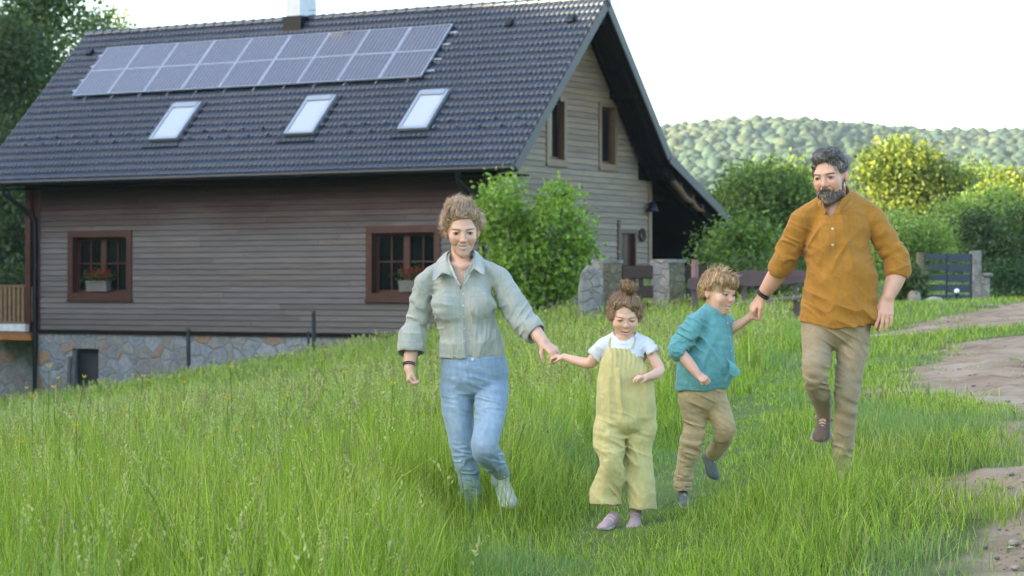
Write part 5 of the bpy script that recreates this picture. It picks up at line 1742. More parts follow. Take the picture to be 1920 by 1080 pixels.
def shoe(fig, ankle, fwd, up, L, colr, sole_col, kind='sneaker', name='shoe', cuff=.0):
    """upper with sole and straps or laces as its parts; ankle: joint centre"""
    f = nrm(fwd); u = nrm(np.asarray(up) - f * np.dot(up, f)); sd = np.cross(f, u)
    a = np.asarray(ankle, float)
    R = np.stack([sd, f, u], 1)
    o = a - u * .29 * L - f * .02 * L            # point on the sole under the ankle
    P = lambda x, y, z: o + R @ np.array((x, y, z)) * L
    S = Sdf()
    S.add(cone(P(0, -.10, .13), P(0, -.05, .27 + cuff), .125 * L, .135 * L), .02)
    S.add(chain([P(0, -.12, .11), P(0, .10, .13), P(0.005, .38, .10), P(.01, .62, .075)], [.120 * L, .128 * L, .140 * L, .105 * L], 3, side=sd, flat=.78), .03)
    S.add(ell(P(.01, .58, .085), (.15 * L, .17 * L, .085 * L), R), .03)
    S.add(cone(P(0, .0, .28), P(0, .30, .16), .10 * L, .09 * L), .03)
    S.cut(half(P(0, 0, .045), -u), .004)
    tint = np.array(colr)
    def col(V):
        n = vnoise(V * 60, 3)[:, None]
        return tint * (1 + .12 * n)
    up_o = sdf_mesh(name, S, M_COTTON, fig.root, max(.0028, .0025), col)
    S2 = Sdf()
    S2.add(chain([P(0, -.14, .025), P(0, .12, .02), P(.005, .38, .022), P(.01, .62, .035)], [.145 * L, .135 * L, .165 * L, .135 * L], 3, side=sd, flat=.35), .02)
    S2.add(ell(P(.01, .58, .035), (.165 * L, .18 * L, .045 * L), R), .02)
    S2.cut(half(P(0, 0, -.03), -u), .003)
    sdf_mesh('sole', S2, M_SOLE, up_o, .003, lambda V: np.tile(np.array(sole_col) / .62, (len(V), 1)))
    mb = MB()
    if kind == 'straps':
        for y, z in ((.17, .325), (.33, .275)):
            pts = []
            for t in np.linspace(-1.25, 1.25, 11):
                pts.append(P(.155 * math.sin(t), y, z - .14 + .155 * math.cos(t) * 1.0))
            mb.cur = tuple(np.minimum(tint * 1.35, .8)); mb.tube(pts, .055 * L, 6, flat=.35)
        mb.build('strap', M_COTTON, up_o)
    else:
        for i in range(5):
            y = .10 + i * .07; z = .350 - i * .033
            mb.cur = (.55, .54, .52) if kind == 'sneaker' else tuple(np.minimum(tint * 4.0, .6))
            mb.tube([P(-.065, y, z - .02), P(0, y + .012, z + .012), P(.065, y + .03, z - .02)], .024 * L, 5)
            mb.tube([P(.065, y, z - .02), P(0, y + .012, z + .016), P(-.065, y + .03, z - .02)], .024 * L, 5)
        if kind == 'boot':
            for sgn in (-1, 1):
                mb.tube([P(0, .06, .30), P(sgn * .12, .10, .33), P(sgn * .19, .14, .27), P(sgn * .10, .12, .24), P(0, .07, .29)], .024 * L, 5)
        mb.build('lace', M_COTTON, up_o)
    return up_o

def button(fig, sdf, px, py, parent, r=.0055):
    p = fig.surf(sdf, px, py); g = grad(sdf, p[None].astype(f32))[0]
    q = Vector(g).to_track_quat('Z', 'Y').to_matrix().to_4x4()
    mb = MB()
    prof = [(0.0004, .0025), (r * .5, .0026), (r * .75, .0036), (r, .003), (r, -.002)]
    n = 12
    vs = [Vector((a * math.cos(2 * math.pi * k / n), a * math.sin(2 * math.pi * k / n), z)) for a, z in prof for k in range(n)]
    vs = [q @ v + Vector(p) for v in vs]
    fs = [(i * n + k, i * n + (k + 1) % n, (i + 1) * n + (k + 1) % n, (i + 1) * n + k) for i in range(len(prof) - 1) for k in range(n)]
    mb.add(vs, fs, True)
    return mb.build('button', M_BTN, parent)

def band(fig, a, b, r, name, m, parent, thick=.004, w=.012, beads=0):
    """bracelet or ring round a limb from a to b, centred at a"""
    ax = nrm(np.asarray(b) - np.asarray(a)); t = nrm(np.cross(ax, (0.2, .9, .3))); u = np.cross(ax, t)
    mb = MB()
    n = 24
    for off in ((0,) if w < .008 else (-w * .35, w * .35)):
        pts = [Vector(np.asarray(a) + ax * off + (t * math.cos(2 * math.pi * k / n) + u * math.sin(2 * math.pi * k / n)) * r) for k in range(n + 1)]
        mb.tube(pts, thick, 6, cap=False)
    return mb.build(name, m, parent)
# ---------------------------------------------------------------- the woman
def lum(c, k): return np.asarray(c) * k
def paint_lines(fig, V, C, lines, w=1.2, dark=.62):
    """stitched seams: darken narrow lines given in photo pixels on the side facing the camera"""
    X, Yp = fig.px(V)
    front = V[:, 1] < fig._mid(V)
    for ln in lines:
        for (x0, y0), (x1, y1) in zip(ln[:-1], ln[1:]):
            ex, ey = x1 - x0, y1 - y0
            t = np.clip(((X - x0) * ex + (Yp - y0) * ey) / (ex * ex + ey * ey), 0, 1)
            d = np.hypot(X - x0 - t * ex, Yp - y0 - t * ey)
            m = (sstep(w, w * .35, d) * front)[:, None]
            C = C * (1 - m * (1 - dark))
    return C
Fig._mid = lambda s, V: s.midy

def woman():
    W = Fig('woman in a grey green linen shirt and light blue jeans running with one knee raised', 'person', 888, 992, 11.7)
    q, r = W.q, W.r
    W.midy = q(880, 700, 14)[1]
    s = W.s
    W.head(866.5, 432, 0, 96, 4, 11, -1)
    # -- body
    B = Sdf()
    B.add(W.hprim(head_sdf('woman')), .01)
    B.add(chain(W.qs((865, 455, 12), (864, 488, 13), (866, 515, 10)), r(18.5, 19, 26), 3), .008)
    B.add(chain(W.qs((790, 528, 8), (822, 510, 10), (866, 506, 8), (905, 506, 10), (938, 522, 8)), r(9, 11, 19, 11, 9), 3), .02)
    B.add(chain(W.qs((866, 520, 6), (870, 580, 2), (880, 640, 4), (888, 700, 4)), np.stack([r(38, 44, 42, 44), r(28, 31, 28, 30)], 1), 3, side=(1, 0, 0)), .03)
    for sx in (-1, 1): B.add(cone(q(866, 500, -16), q(866 + sx * 34, 494, -8), 5 * s, 5 * s), .02)
    # legs, inside the jeans
    B.add(chain(W.qs((862, 720, 4), (868, 800, 6), (873, 862, 8), (889, 950, 14)), r(22, 18, 14, 8), 3), .03)
    B.add(chain(W.qs((918, 720, -4), (915, 780, -35), (909, 834, -64), (942, 890, 30)), r(22, 18, 14, 8), 3), .03)
    # arms
    B.add(chain(W.qs((790, 530, 6), (784, 590, 14), (776, 636, 8), (770, 664, -6), (767, 690, -16)), r(9, 10, 13.5, 13, 9.5), 3), .02)
    B.add(chain(W.qs((940, 524, 6), (962, 570, -6), (986, 604, -24), (1003, 622, -48), (1019, 642, -70)), r(9, 10, 13.5, 13.5, 10), 3), .02)
    hand(B, q(767, 688, -16), q(766, 720, -24) - q(767, 688, -16), (.75, .1, -.1), (.2, -1, 0), 50 * s, [(.75, .95, .7), (.85, 1.05, .7), (.95, 1.1, .7), (1.0, 1.1, .7)], thumb=(.25, .95, .35), thumb_curl=.35)
    W.hand_at = q(1022, 645, -72)
    seg = hand(B, q(1019, 642, -70), q(1043, 662, -90) - q(1019, 642, -70), np.array((-.35, .75, -.75)), (-.55, -.2, -.6), 58 * s, [(.55, 1.0, .5), (.60, 1.05, .5), (.65, 1.05, .5), (.7, 1.0, .5)], thumb=(.6, .6, .8), thumb_curl=.6)
    hairc = np.array((.16, .10, .06))
    def bcol(V):
        Q = W.toh(V)
        C = face_paint(Q, 'woman', hairc, eye_h=.019, mouth_open=.052, mw=.145, lip=(.53, .25, .20))
        m = (np.linalg.norm(Q, axis=1) < .75) & (Q[:, 2] > -.53)
        C = np.where(m[:, None], C, SKIN)
        C = C * (1 + .06 * vnoise(V * 40, 2)[:, None])
        kn = np.exp(-((V - q(1046, 668, -92)) ** 2).sum(1) / (2 * .02 ** 2))[:, None] * .25
        return C * (1 - kn) + SKIN * np.array((1.0, .70, .62)) * kn
    body = sdf_mesh('body', B, M_SKIN, W.root, .0027, bcol)
    # -- shirt
    T = Sdf()
    T.add(chain(W.qs((868, 500, 8), (868, 540, 4), (870, 580, 2), (880, 623, 2), (884, 655, 2), (883, 684, 3)), np.stack([r(37, 56, 53, 56, 63, 59), r(26, 38, 41, 41, 44, 40)], 1), 4, side=(1, 0, 0)), .012)
    T.add(chain(W.qs((796, 530, 8), (822, 509, 10), (866, 500, 12), (906, 504, 10), (934, 519, 8)), r(18, 17, 20, 17, 18.5), 3), .022)
    for sx, cx_ in ((-1, 838), (1, 902)): T.add(sph(q(cx_, 572, -26), 22 * s), .06)
    T.add(chain(W.qs((795, 532, 8), (789, 565, 12), (782, 605, 14), (774, 632, 6)), r(18, 20.5, 22.5, 24), 3), .014)
    T.add(chain(W.qs((775, 630, 5), (771, 650, -2)), r(27.5, 27), 2), .006)
    T.add(chain(W.qs((940, 524, 6), (955, 556, -2), (972, 588, -14), (985, 606, -26)), r(19, 24.5, 26, 23), 3), .014)
    T.add(chain(W.qs((987, 607, -28), (1000, 621, -42)), r(24.5, 22.5), 2), .006)
    # openings: neck V, cuffs, hem
    c0, c1, c2 = q(838, 474, -60), q(889, 474, -60), q(864, 538, -60)
    T.cut(half(q(883, 670, 0), (0.02, 0, -1)), .008)
    T.sub(chain(W.qs((862, 440, 0), (864, 488, 2), (865, 506, -6)), r(26, 25, 21), 3), .006)
    xv = lambda y: (864 - (538 - y) * .34, 864 + (538 - y) * .40)
    def vcut(P):
        X, Yp = W.px(P)
        a = (864 - (538 - Yp) * .36 - X) * s; b = (X - 864 - (538 - Yp) * .40) * s
        return np.maximum(np.maximum(a, b), (P[:, 1] - q(864, 510, 0)[1])).astype(f32)
    T.sub((vcut, V3(q(864, 500, -20)), 80 * s), .004)
    T.cut(half(q(769, 655, 0), (-.10, -.1, -1)), .004) if False else None
    T.sub(chain(W.qs((772, 648, -1), (767, 690, -18)), r(23, 22), 2), .004)
    T.sub(chain(W.qs((997, 617, -38), (1025, 648, -72)), r(19, 18), 2), .004)
    T.post += [folds(q(790, 590, -10), 70 * s, (.1, .1, 1), 28, .0085, 3, .35), folds(q(972, 590, -20), 70 * s, (.75, 0, -.65), 28, .0075, 4, .35),
               folds(q(884, 640, -40), 95 * s, (1, 0, .12), 24, .009, 5, .22), folds(q(880, 575, -40), 110 * s, (.8, 0, .6), 13, .009, 6, .35), folds(None, 0, (.2, 0, 1), 16, .0025, 8, .5),
               folds(q(884, 662, -30), 60 * s, (1, 0, 0), 42, .008, 9, .12)]
    sage = np.array((.385, .390, .335))
    lines = [[(866, 538), (869, 560), (870, 600), (873, 640), (872, 668)], [(861, 540), (863, 600), (866, 668)], [(881, 548), (908, 546), (927, 545)], [(881, 556), (926, 554)], [(882, 556), (883, 590), (906, 600), (926, 590), (928, 556)],
             [(783, 522), (800, 540), (811, 578)], [(934, 500), (932, 535), (931, 572)], [(747, 640), (775, 642), (800, 640)], [(984, 622), (998, 600)]]
    def tcol(V): return paint_lines(W, V, np.tile(sage, (len(V), 1)) * (1 + .05 * vnoise(V * 25, 4)[:, None]), lines, 1.0, .86)
    sh = sdf_mesh('shirt', T, M_LINEN, W.root, .0032, tcol)
    fold_ = [(848, 520, -33), (841, 500, -26), (837, 481, -8), (844, 469, 20), (865, 464, 30), (886, 468, 20), (890, 480, -8), (886, 498, -26), (877, 520, -33)]
    out_ = [(829, 511, -40), (812, 527, -42), (815, 500, -10), (828, 482, 26), (865, 476, 40), (901, 480, 26), (907, 494, -10), (907, 515, -42), (889, 503, -40)]
    mid_ = [((a[0] + b[0]) / 2, (a[1] + b[1]) / 2 - 2, (a[2] + b[2]) / 2 - 3) for a, b in zip(fold_, out_)]
    V, F = strip([W.qs(*fold_), W.qs(*mid_), W.qs(*out_)], .003, 5)
    mesh_np('collar', V, F, M_LINEN, np.tile(sage * 1.08, (len(V), 1)), parent=sh)
    # inner stand and facing of the open neck
    V, F = strip([W.qs((864, 537, -44), (850, 505, -34), (842, 484, -14), (848, 470, 16), (865, 466, 24), (882, 470, 16), (888, 482, -14), (880, 505, -34), (866, 537, -44)),
                  W.qs((858, 532, -43), (844, 506, -30), (836, 488, -8), (842, 476, 24), (865, 473, 34), (888, 476, 24), (893, 488, -8), (887, 506, -30), (871, 532, -43))], .003, 5)
    mesh_np('collar_band', V, F, M_LINEN, np.tile(sage * 1.12, (len(V), 1)), parent=sh)
    for py in (551, 573, 594, 616, 640): button(W, T, 868 + (py - 551) * .03, py, sh, .0045)
    # -- jeans
    J = Sdf()
    J.add(chain(W.qs((886, 660, 2), (888, 680, 3), (890, 702, 4)), np.stack([r(58, 61.5, 64), r(40, 45, 48)], 1), 4, side=(1, 0, 0)), .02)
    J.add(chain(W.qs((857, 726, 4), (858, 765, 4), (864, 813, 4), (873, 862, 4), (882, 912, 12), (891, 962, 18)), r(32, 30, 25.5, 22.5, 19.5, 14), 4), .014)
    J.add(chain(W.qs((922, 726, -2), (920, 768, -30), (913, 812, -60), (908, 838, -66), (918, 857, -44), (933, 876, -4), (941, 888, 24)), r(32, 29.5, 26, 25, 24, 17.5, 14.5), 4), .014)
    J.cut(half(q(886, 667, 0), (0, 0, 1)), .004)
    J.post += [folds(q(873, 875, -15), 45 * s, (.1, 0, 1), 55, .008, 13, .3), folds(q(925, 862, -40), 45 * s, (.3, 0, 1), 55, .008, 14, .3), folds(q(892, 740, -45), 55 * s, (.2, 0, 1), 42, .0065, 15, .25),
               folds(q(889, 940, 0), 45 * s, (0, 0, 1), 60, .007, 16, .3), folds(None, 0, (.1, 0, 1), 22, .0018, 18, .4)]
    denim = np.array((.235, .325, .43))
    jl = [[(880, 672), (878, 700), (884, 726), (890, 748)], [(874, 672), (873, 690), (881, 722)], [(829, 680), (839, 693), (842, 672)], [(905, 688), (920, 689), (946, 683)], [(899, 668), (905, 688)], [(826, 678), (885, 676), (948, 672)], [(843, 668), (843, 686)], [(899, 666), (902, 684)]]
    def jcol(V):
        C = np.tile(denim, (len(V), 1)); X, Yp = W.px(V)
        wv = .55 * np.exp(-((X - 925) / 22) ** 2 - ((Yp - 785) / 50) ** 2) + .55 * np.exp(-((X - 856) / 20) ** 2 - ((Yp - 780) / 55) ** 2) + .35 * np.exp(-((X - 872) / 16) ** 2 - ((Yp - 870) / 30) ** 2) + .45 * np.exp(-((X - 908) / 18) ** 2 - ((Yp - 835) / 20) ** 2)
        C = C * (1 + wv[:, None] * np.array((.75, .55, .42)))
        C = C * (1 + .10 * vnoise(V * 30, 6)[:, None])
        return paint_lines(W, V, C, jl, .9, .82)
    je = sdf_mesh('jeans', J, M_DENIM, W.root, .0030, jcol)
    button(W, J, 886, 674, je, .007)
    # -- shoes
    shoe(W, q(894, 974, 16), (.06, -1, -.10), (0, 0, 1), 92 * s, (.60, .60, .62), (.66, .66, .66))
    shoe(W, q(943, 893, 26), q(966, 934, -22) - q(943, 893, 26), (.35, -.78, .40), 92 * s, (.60, .60, .62), (.66, .66, .66))
    # -- bracelets and ring
    band(W, q(767, 683, -14), q(766, 700, -20), 11.0 * s, 'bracelet', M_BEAD, W.root, .0032, .013)
    a_, b_, r_ = seg[2]; band(W, a_ * .55 + b_ * .45, b_, r_ * 1.02, 'ring', M_BEAD, W.root, .0017, .004)
    # -- hair: swept up, curly
    Hh = Sdf()
    Hh.add(ell((0, -.10, .15), (.342, .40, .36)), .05)
    Hh.add(ell((-.262, -.07, .15), (.09, .19, .20)), .10); Hh.add(ell((.255, -.09, .15), (.09, .19, .20)), .10)
    Hh.add(ell((0, .12, .34), (.26, .20, .12)), .08)
    Hh.add(ell((-.03, -.12, .47), (.23, .22, .125)), .08); Hh.add(sph((-.17, -.06, .47), .10), .06); Hh.add(sph((.13, -.06, .49), .10), .06)
    Hh.sub(ell((0, .38, -.04), (.262, .30, .345)), .05)
    Hh.cut(half((0, .0, -.06), (0, .75, -1)), .05)
    Hh.post.append(lambda P: (-.026 * vnoise(P * 9, 5) - .012 * vnoise(P * 24, 9)).astype(f32))
    hw_ = W.hprim(Hh); HS = Sdf(); HS.add(hw_)
    Vh, Fh = polygonise(HS, W.hc - .75 * W.H, W.hc + .85 * W.H, .003, .014)
    Fh = fix_orient(Vh, Fh)
    cA, cB = np.array((.20, .11, .06)), np.array((.86, .62, .40))
    rr = np.random.default_rng(5)
    Ch = cA + (cB - cA) * np.clip(.46 + .30 * vnoise(Vh * 90, 3) + .25 * vnoise(Vh * 200, 4), 0, 1)[:, None]
    sm = Sdf(); sm.add(W.hprim(Hh))
    Qh = W.toh(Vh)
    ok = np.nonzero((Qh[:, 1] > -.42) & (Qh[:, 2] > -.16))[0]
    up = W.hR[:, 2]; fw = W.hR[:, 1]
    bun = W.fromh((0, -.10, .62))
    def flow(P, t):
        v = bun - P; v /= np.linalg.norm(v, axis=1, keepdims=True)
        return v + .5 * np.stack([vnoise(P * 14, k) for k in (11, 12, 13)], 1) * .6
    s1 = Vh[rr.choice(ok, 5200)]
    A = strands(sm, s1, flow, .075, 9, .0022, rr, curl=.004, lift=.010, freq=120, colA=cA, colB=cB)
    # loose curls round the outline and by the neck, rim light painted as paler colour
    edge = np.nonzero((np.abs(Qh[:, 0]) > .24) | (Qh[:, 2] > .5))[0]
    s2 = Vh[rr.choice(edge, 1100)]
    def flow2(P, t):
        g = P - W.hc; g /= np.linalg.norm(g, axis=1, keepdims=True)
        return g * .25 - up * .5 * np.sign((P - W.hc) @ up - .05)[:, None] * 0 + np.stack([vnoise(P * 10, k) for k in (21, 22, 23)], 1) * 1.2
    Bc = strands(sm, s2, flow2, .062, 12, .0012, rr, curl=.006, lift=.034, freq=150, colA=cA * 1.5, colB=cB * 1.25)
    nk = W.fromh(np.stack([rr.choice([-1, 1], 40) * rr.uniform(.27, .33, 40), rr.uniform(-.22, .04, 40), rr.uniform(-.20, .0, 40)], 1))
    Dn = strands(sm, nk, lambda P, t: np.tile(-up, (len(P), 1)) + .4 * np.stack([vnoise(P * 18, k) for k in (31, 32, 33)], 1), .055, 12, .0013, rr, curl=.005, lift=.012, freq=150, colA=cA * 1.3, colB=cB * 1.1)
    V, F, C = join_np([(Vh, Fh, Ch), A, Bc, Dn])
    mesh_np('hair', V, F, M_HAIR, C, parent=W.root)
    return W
if 'ppl' not in SKIP and 'woman' not in SKIP:
    WOMAN = woman()
# ---------------------------------------------------------------- the girl
def girl():
    G = Fig('little girl with a hair bun, in yellow dungarees over a white tee', 'person', 1160, 1000, 11.3)
    q, r, s = G.q, G.r, G.s
    G.midy = q(1172, 750, 6)[1]
    G.head(1171.5, 592.5, 0, 83, 5, 18, 2)
    B = Sdf()
    B.add(G.hprim(head_sdf('girl')), .01)
    B.add(chain(G.qs((1171, 610, 10), (1171, 636, 12), (1171, 650, 10)), r(14.5, 14.5, 20), 3), .008)
    B.add(chain(G.qs((1125, 650, 6), (1148, 640, 8), (1171, 640, 6), (1196, 640, 8), (1216, 650, 6)), r(8, 10, 15, 10, 8), 3), .02)
    B.add(chain(G.qs((1171, 650, 4), (1172, 700, 2), (1172, 770, 4)), np.stack([r(28, 34, 34), r(20, 24, 24)], 1), 3, side=(1, 0, 0)), .03)
    B.add(chain(G.qs((1150, 790, 0), (1147, 860, -20), (1146, 945, 0)), r(16, 13, 8), 3), .03)
    B.add(chain(G.qs((1195, 790, 0), (1198, 860, 0), (1194, 950, 10)), r(16, 13, 8), 3), .03)
    B.add(chain(G.qs((1126, 652, 6), (1114, 672, 14), (1104, 681, 22), (1076, 675, 40), (1058, 669, 54)), r(9, 11, 10.2, 8.2, 6.6), 3), .015)
    B.add(chain(G.qs((1216, 652, 6), (1226, 674, -4), (1236, 694, -12), (1226, 703, -34), (1213, 707, -48)), r(9, 11, 10.5, 9.2, 7.0), 3), .015)
    hand(B, q(1058, 669, 54), q(1036, 668, 60) - q(1058, 669, 54), (0, .3, -1), (0, -1, -.2), 34 * s, [(.5, .7, .4)] * 4, k=.004, thumb=(.5, .8, .4))
    hand(B, q(1213, 707, -48), q(1194, 706, -62) - q(1213, 707, -48), (.1, .35, -1), (0, -1, .45), 36 * s, [(.30, .45, .3), (.40, .5, .35), (.5, .6, .4), (.6, .6, .4)], k=.004, thumb=(.45, .85, .45), spread=.10)
    hairc = np.array((.16, .09, .05))
    def bcol(V):
        Q = G.toh(V)
        C = face_paint(Q, 'girl', hairc, eye_h=.008, mouth_open=.012, mw=.11, lip=(.58, .28, .24), teeth=False)
        m = (np.linalg.norm(Q, axis=1) < .72) & (Q[:, 2] > -.52)
        C = np.where(m[:, None], C * 1.05, SKIN * 1.05)
        return C * (1 + .05 * vnoise(V * 40, 2)[:, None])
    sdf_mesh('body', B, M_SKIN, G.root, .0026, bcol)
    # -- white tee
    T = Sdf()
    T.add(chain(G.qs((1171, 640, 8), (1171, 660, 4), (1172, 700, 2), (1173, 740, 2)), np.stack([r(32, 39, 42, 42), r(24, 29, 32, 32)], 1), 4, side=(1, 0, 0)), .012)
    T.add(chain(G.qs((1130, 649, 6), (1148, 640, 8), (1171, 640, 8), (1194, 639, 8), (1212, 647, 6)), r(14, 13, 18, 13, 14), 3), .018)
    T.add(chain(G.qs((1130, 650, 6), (1121, 662, 10), (1115, 671, 14)), r(14.5, 16, 17), 3), .010)
    T.add(chain(G.qs((1210, 647, 6), (1219, 658, 0), (1224, 670, -4)), r(14.5, 16, 17), 3), .010)
    T.cut(half(q(1173, 735, 0), (0, 0, -1)), .004)
    T.cut(half(q(1118, 668, 12), q(1104, 681, 22) - q(1126, 652, 6)), .004)
    T.cut(half(q(1221, 666, -2), q(1236, 694, -12) - q(1216, 652, 6)), .004)
    T.sub(chain(G.qs((1171, 610, 2), (1171, 634, 4), (1171, 638, 0)), r(22, 20, 18), 3), .004)
    T.sub(chain(G.qs((1118, 668, 12), (1104, 682, 22)), r(15, 14), 2), .003); T.sub(chain(G.qs((1222, 666, -2), (1236, 694, -12)), r(15, 14), 2), .003)
    T.post += [folds(q(1120, 660, 0), 40 * s, (1, 0, .5), 40, .005, 3, .3), folds(q(1220, 656, -10), 40 * s, (1, 0, -.5), 40, .005, 4, .3),
               lambda P: (.0022 * np.sin((P[:, 0] + P[:, 1]) * 520) * (np.minimum(np.abs((P - V3(q(1118, 668, 12))) @ V3(nrm(q(1104, 681, 22) - q(1126, 652, 6)))), np.abs((P - V3(q(1221, 666, -2))) @ V3(nrm(q(1236, 694, -12) - q(1216, 652, 6))))) < .008)).astype(f32)]
    white = np.array((.66, .66, .70))
    tee = sdf_mesh('shirt', T, M_COTTON, G.root, .0028, lambda V: np.tile(white, (len(V), 1)))
    mb = MB(); mb.cur = tuple(white * 1.05)
    mb.tube([Vector(q(1171 + 22.5 * math.sin(a), 636.5 + 8.5 * math.cos(a), 7 - 27 * math.cos(a) * (1 if math.cos(a) > 0 else .75))) for a in np.linspace(0, 2 * math.pi, 30)], 2.6 * s, 7, cap=False, flat=.8); mb.build('neckband', M_COTTON, tee)
    # -- dungarees
    D = Sdf()
    D.add(chain(G.qs((1163, 638, 4), (1163, 664, 2), (1168, 700, 0), (1171, 740, 0), (1172, 776, 2)), np.stack([r(20, 29, 46, 55, 57), r(28, 36, 43, 45, 44)], 1), 4, side=(1, 0, 0)), .012)
    D.add(chain(G.qs((1143, 800, -4), (1143, 830, -12), (1146, 862, -18), (1146, 890, -10), (1134, 925, 2), (1138, 955, 0)), r(31, 29, 25, 25, 28, 29), 4), .014)
    D.add(chain(G.qs((1201, 800, 4), (1198, 840, 4), (1200, 880, 4), (1203, 918, 4), (1206, 958, 6)), r(31, 26, 27, 27, 26), 4), .014)
    D.cut(half(q(1163, 651, 0), (-.05, 0, 1)), .006)
    D.cut(half(q(1142, 946, 0), (.1, 0, -1)), .006) if False else None
    D.post += [lambda P: (-.0028 * np.sin((P[:, 0]) * 300 + 2.0 * vnoise(P * 12, 3)) * sstep(q(1163, 720, 0)[2], q(1163, 655, 0)[2], P[:, 2])).astype(f32),
               folds(q(1170, 730, -30), 95 * s, (1, 0, .1), 20, .011, 4, .16), folds(q(1150, 850, -20), 55 * s, (.4, 0, 1), 32, .012, 5, .3), folds(q(1200, 880, -20), 60 * s, (.9, 0, .5), 22, .010, 6, .3),
               folds(q(1172, 812, -30), 45 * s, (.3, 0, 1), 30, .008, 8, .3), folds(q(1140, 925, 0), 45 * s, (.8, 0, .5), 30, .010, 9, .3), folds(None, 0, (.3, 0, 1), 20, .0022, 7, .5)]
    def hems(P):
        X, Yp = G.px(P)
        left = X < 1172
        yb = np.where(left, 946 + (X - 1130) * .06 + 1.2 * np.sin(X * .22), 955 + 1.2 * np.sin(X * .2))
        return ((Yp - yb) * s).astype(f32)
    D.cut((hems, None, 0), .003)
    D.sub(chain(G.qs((1140, 938, 0), (1141, 970, 0)), r(16, 20), 2), .004); D.sub(chain(G.qs((1202, 930, 4), (1202, 975, 4)), r(18, 21), 2), .004)
    yel = np.array((.56, .475, .205))
    dl = [[(1141, 654), (1163, 652), (1184, 650)], [(1177, 700), (1178, 760), (1178, 815)], [(1106, 912), (1130, 940), (1156, 944)]]
    def dcol(V): return paint_lines(G, V, np.tile(yel, (len(V), 1)) * (1 + .07 * vnoise(V * 22, 4)[:, None]), dl, 1.0, .88)
    du = sdf_mesh('dungarees', D, M_LINEN, G.root, .0028, dcol, lo=np.minimum(q(1095, 960, 60), q(1095, 645, -70)) - .02, hi=np.maximum(q(1240, 645, 70), q(1240, 1000, -70)) + .02)
    for pts in (((1144, 656), (1143, 648), (1143, 640), (1146, 633)), ((1184, 653), (1188, 645), (1190, 638), (1191, 632))):
        P_ = [G.surf(T, *p) for p in pts]
        P_ = [p - np.array((0, .002, 0)) for p in P_]
        mb = MB(); mb.cur = tuple(yel * .95); mb.tube([Vector(p) for p in P_], 2.4 * s, 7, flat=.45); mb.build('strap', M_LINEN, du)
    pink = (.46, .32, .33)
    shoe(G, q(1148, 968, 4), (-.42, -.9, -.12), (0, -.1, 1), 60 * s, pink, (.40, .36, .34), 'straps')
    shoe(G, q(1192, 962, 16), (-.08, -1, -.30), (0, -.25, 1), 58 * s, pink, (.40, .36, .34), 'straps')
    # -- hair with a bun
    Hh = Sdf()
    Hh.add(ell((0, -.09, .16), (.375, .42, .385)), .05)
    Hh.add(ell((-.30, .02, .02), (.10, .16, .17)), .08); Hh.add(ell((.31, .02, .05), (.09, .16, .17)), .08)
    Hh.add(ell((.0, .14, .36), (.25, .18, .10)), .08)
    Hh.sub(ell((-.04, .40, .01), (.262, .32, .345)), .04)
    Hh.sub(ell((0, .40, -.25), (.31, .33, .30)), .05)
    Hh.cut(half((0, .0, -.16), (0, .5, -1)), .05)
    Hh.add(ell((.03, .02, .70), (.16, .15, .135)), .02)
    Hh.post.append(lambda P: (-.022 * vnoise(P * np.array((22, 22, 7), f32), 5) - .012 * vnoise(P * 30, 9)).astype(f32))
    HS = Sdf(); HS.add(G.hprim(Hh, .75))
    Vh, Fh = polygonise(HS, G.hc - .8 * G.H, G.hc + .95 * G.H, .0028, .014); Fh = fix_orient(Vh, Fh)
    cA, cB = np.array((.19, .10, .05)), np.array((.62, .41, .24))
    rr = np.random.default_rng(6)
    Ch = cA + (cB - cA) * np.clip(.35 + .35 * vnoise(Vh * np.array((110, 110, 40)), 3), 0, 1)[:, None]
    Qh = G.toh(Vh); sm = HS
    up = G.hR[:, 2]; fw = G.hR[:, 1]; bun = G.fromh((.03, .0, .70))
    ok = np.nonzero((Qh[:, 1] > -.42) & (Qh[:, 2] < .56))[0]
    def flow(P, t):
        v = bun - P; return v / np.linalg.norm(v, axis=1, keepdims=True) + .28 * np.stack([vnoise(P * 14, k) for k in (11, 12, 13)], 1)
    A = strands(sm, Vh[rr.choice(ok, 2400)], flow, .085, 9, .0022, rr, curl=.0018, lift=.005, freq=90, colA=cA, colB=cB)
    top = np.nonzero(Qh[:, 2] >= .56)[0]
    axis = fw
    def fb(P, t): return np.cross(P - bun, axis) / .03 + .3 * np.stack([vnoise(P * 30, k) for k in (14, 15, 16)], 1)
    Bn = strands(sm, Vh[rr.choice(top, 500)], fb, .06, 9, .0022, rr, curl=.0015, lift=.004, freq=90, colA=np.array((.20, .09, .03)), colB=np.array((.50, .28, .12)))
    edge = np.nonzero((np.abs(Qh[:, 0]) > .26) | (Qh[:, 2] > .5))[0]
    def flow2(P, t):
        g = P - G.hc; g /= np.linalg.norm(g, axis=1, keepdims=True)
        return g * .4 + np.stack([vnoise(P * 11, k) for k in (21, 22, 23)], 1)
    Bc = strands(sm, Vh[rr.choice(edge, 620)], flow2, .05, 9, .0011, rr, curl=.004, lift=.022, freq=120, colA=cA * 1.6, colB=cB * 1.3)
    bang = G.fromh(np.stack([rr.uniform(-.02, .22, 120), rr.uniform(.24, .30, 120), rr.uniform(.34, .40, 120)], 1))
    xr = G.hR[:, 0]
    Bg = strands(sm, bang, lambda P, t: np.tile(-up * .7 + xr * .75 + fw * .25, (len(P), 1)), .042, 8, .0026, rr, curl=.001, lift=.006, freq=60, colA=cA, colB=cB * .8)
    V, F, C = join_np([(Vh, Fh, Ch), A, Bn, Bc, Bg])
    mesh_np('hair', V, F, M_HAIR, C, parent=G.root)
    return G

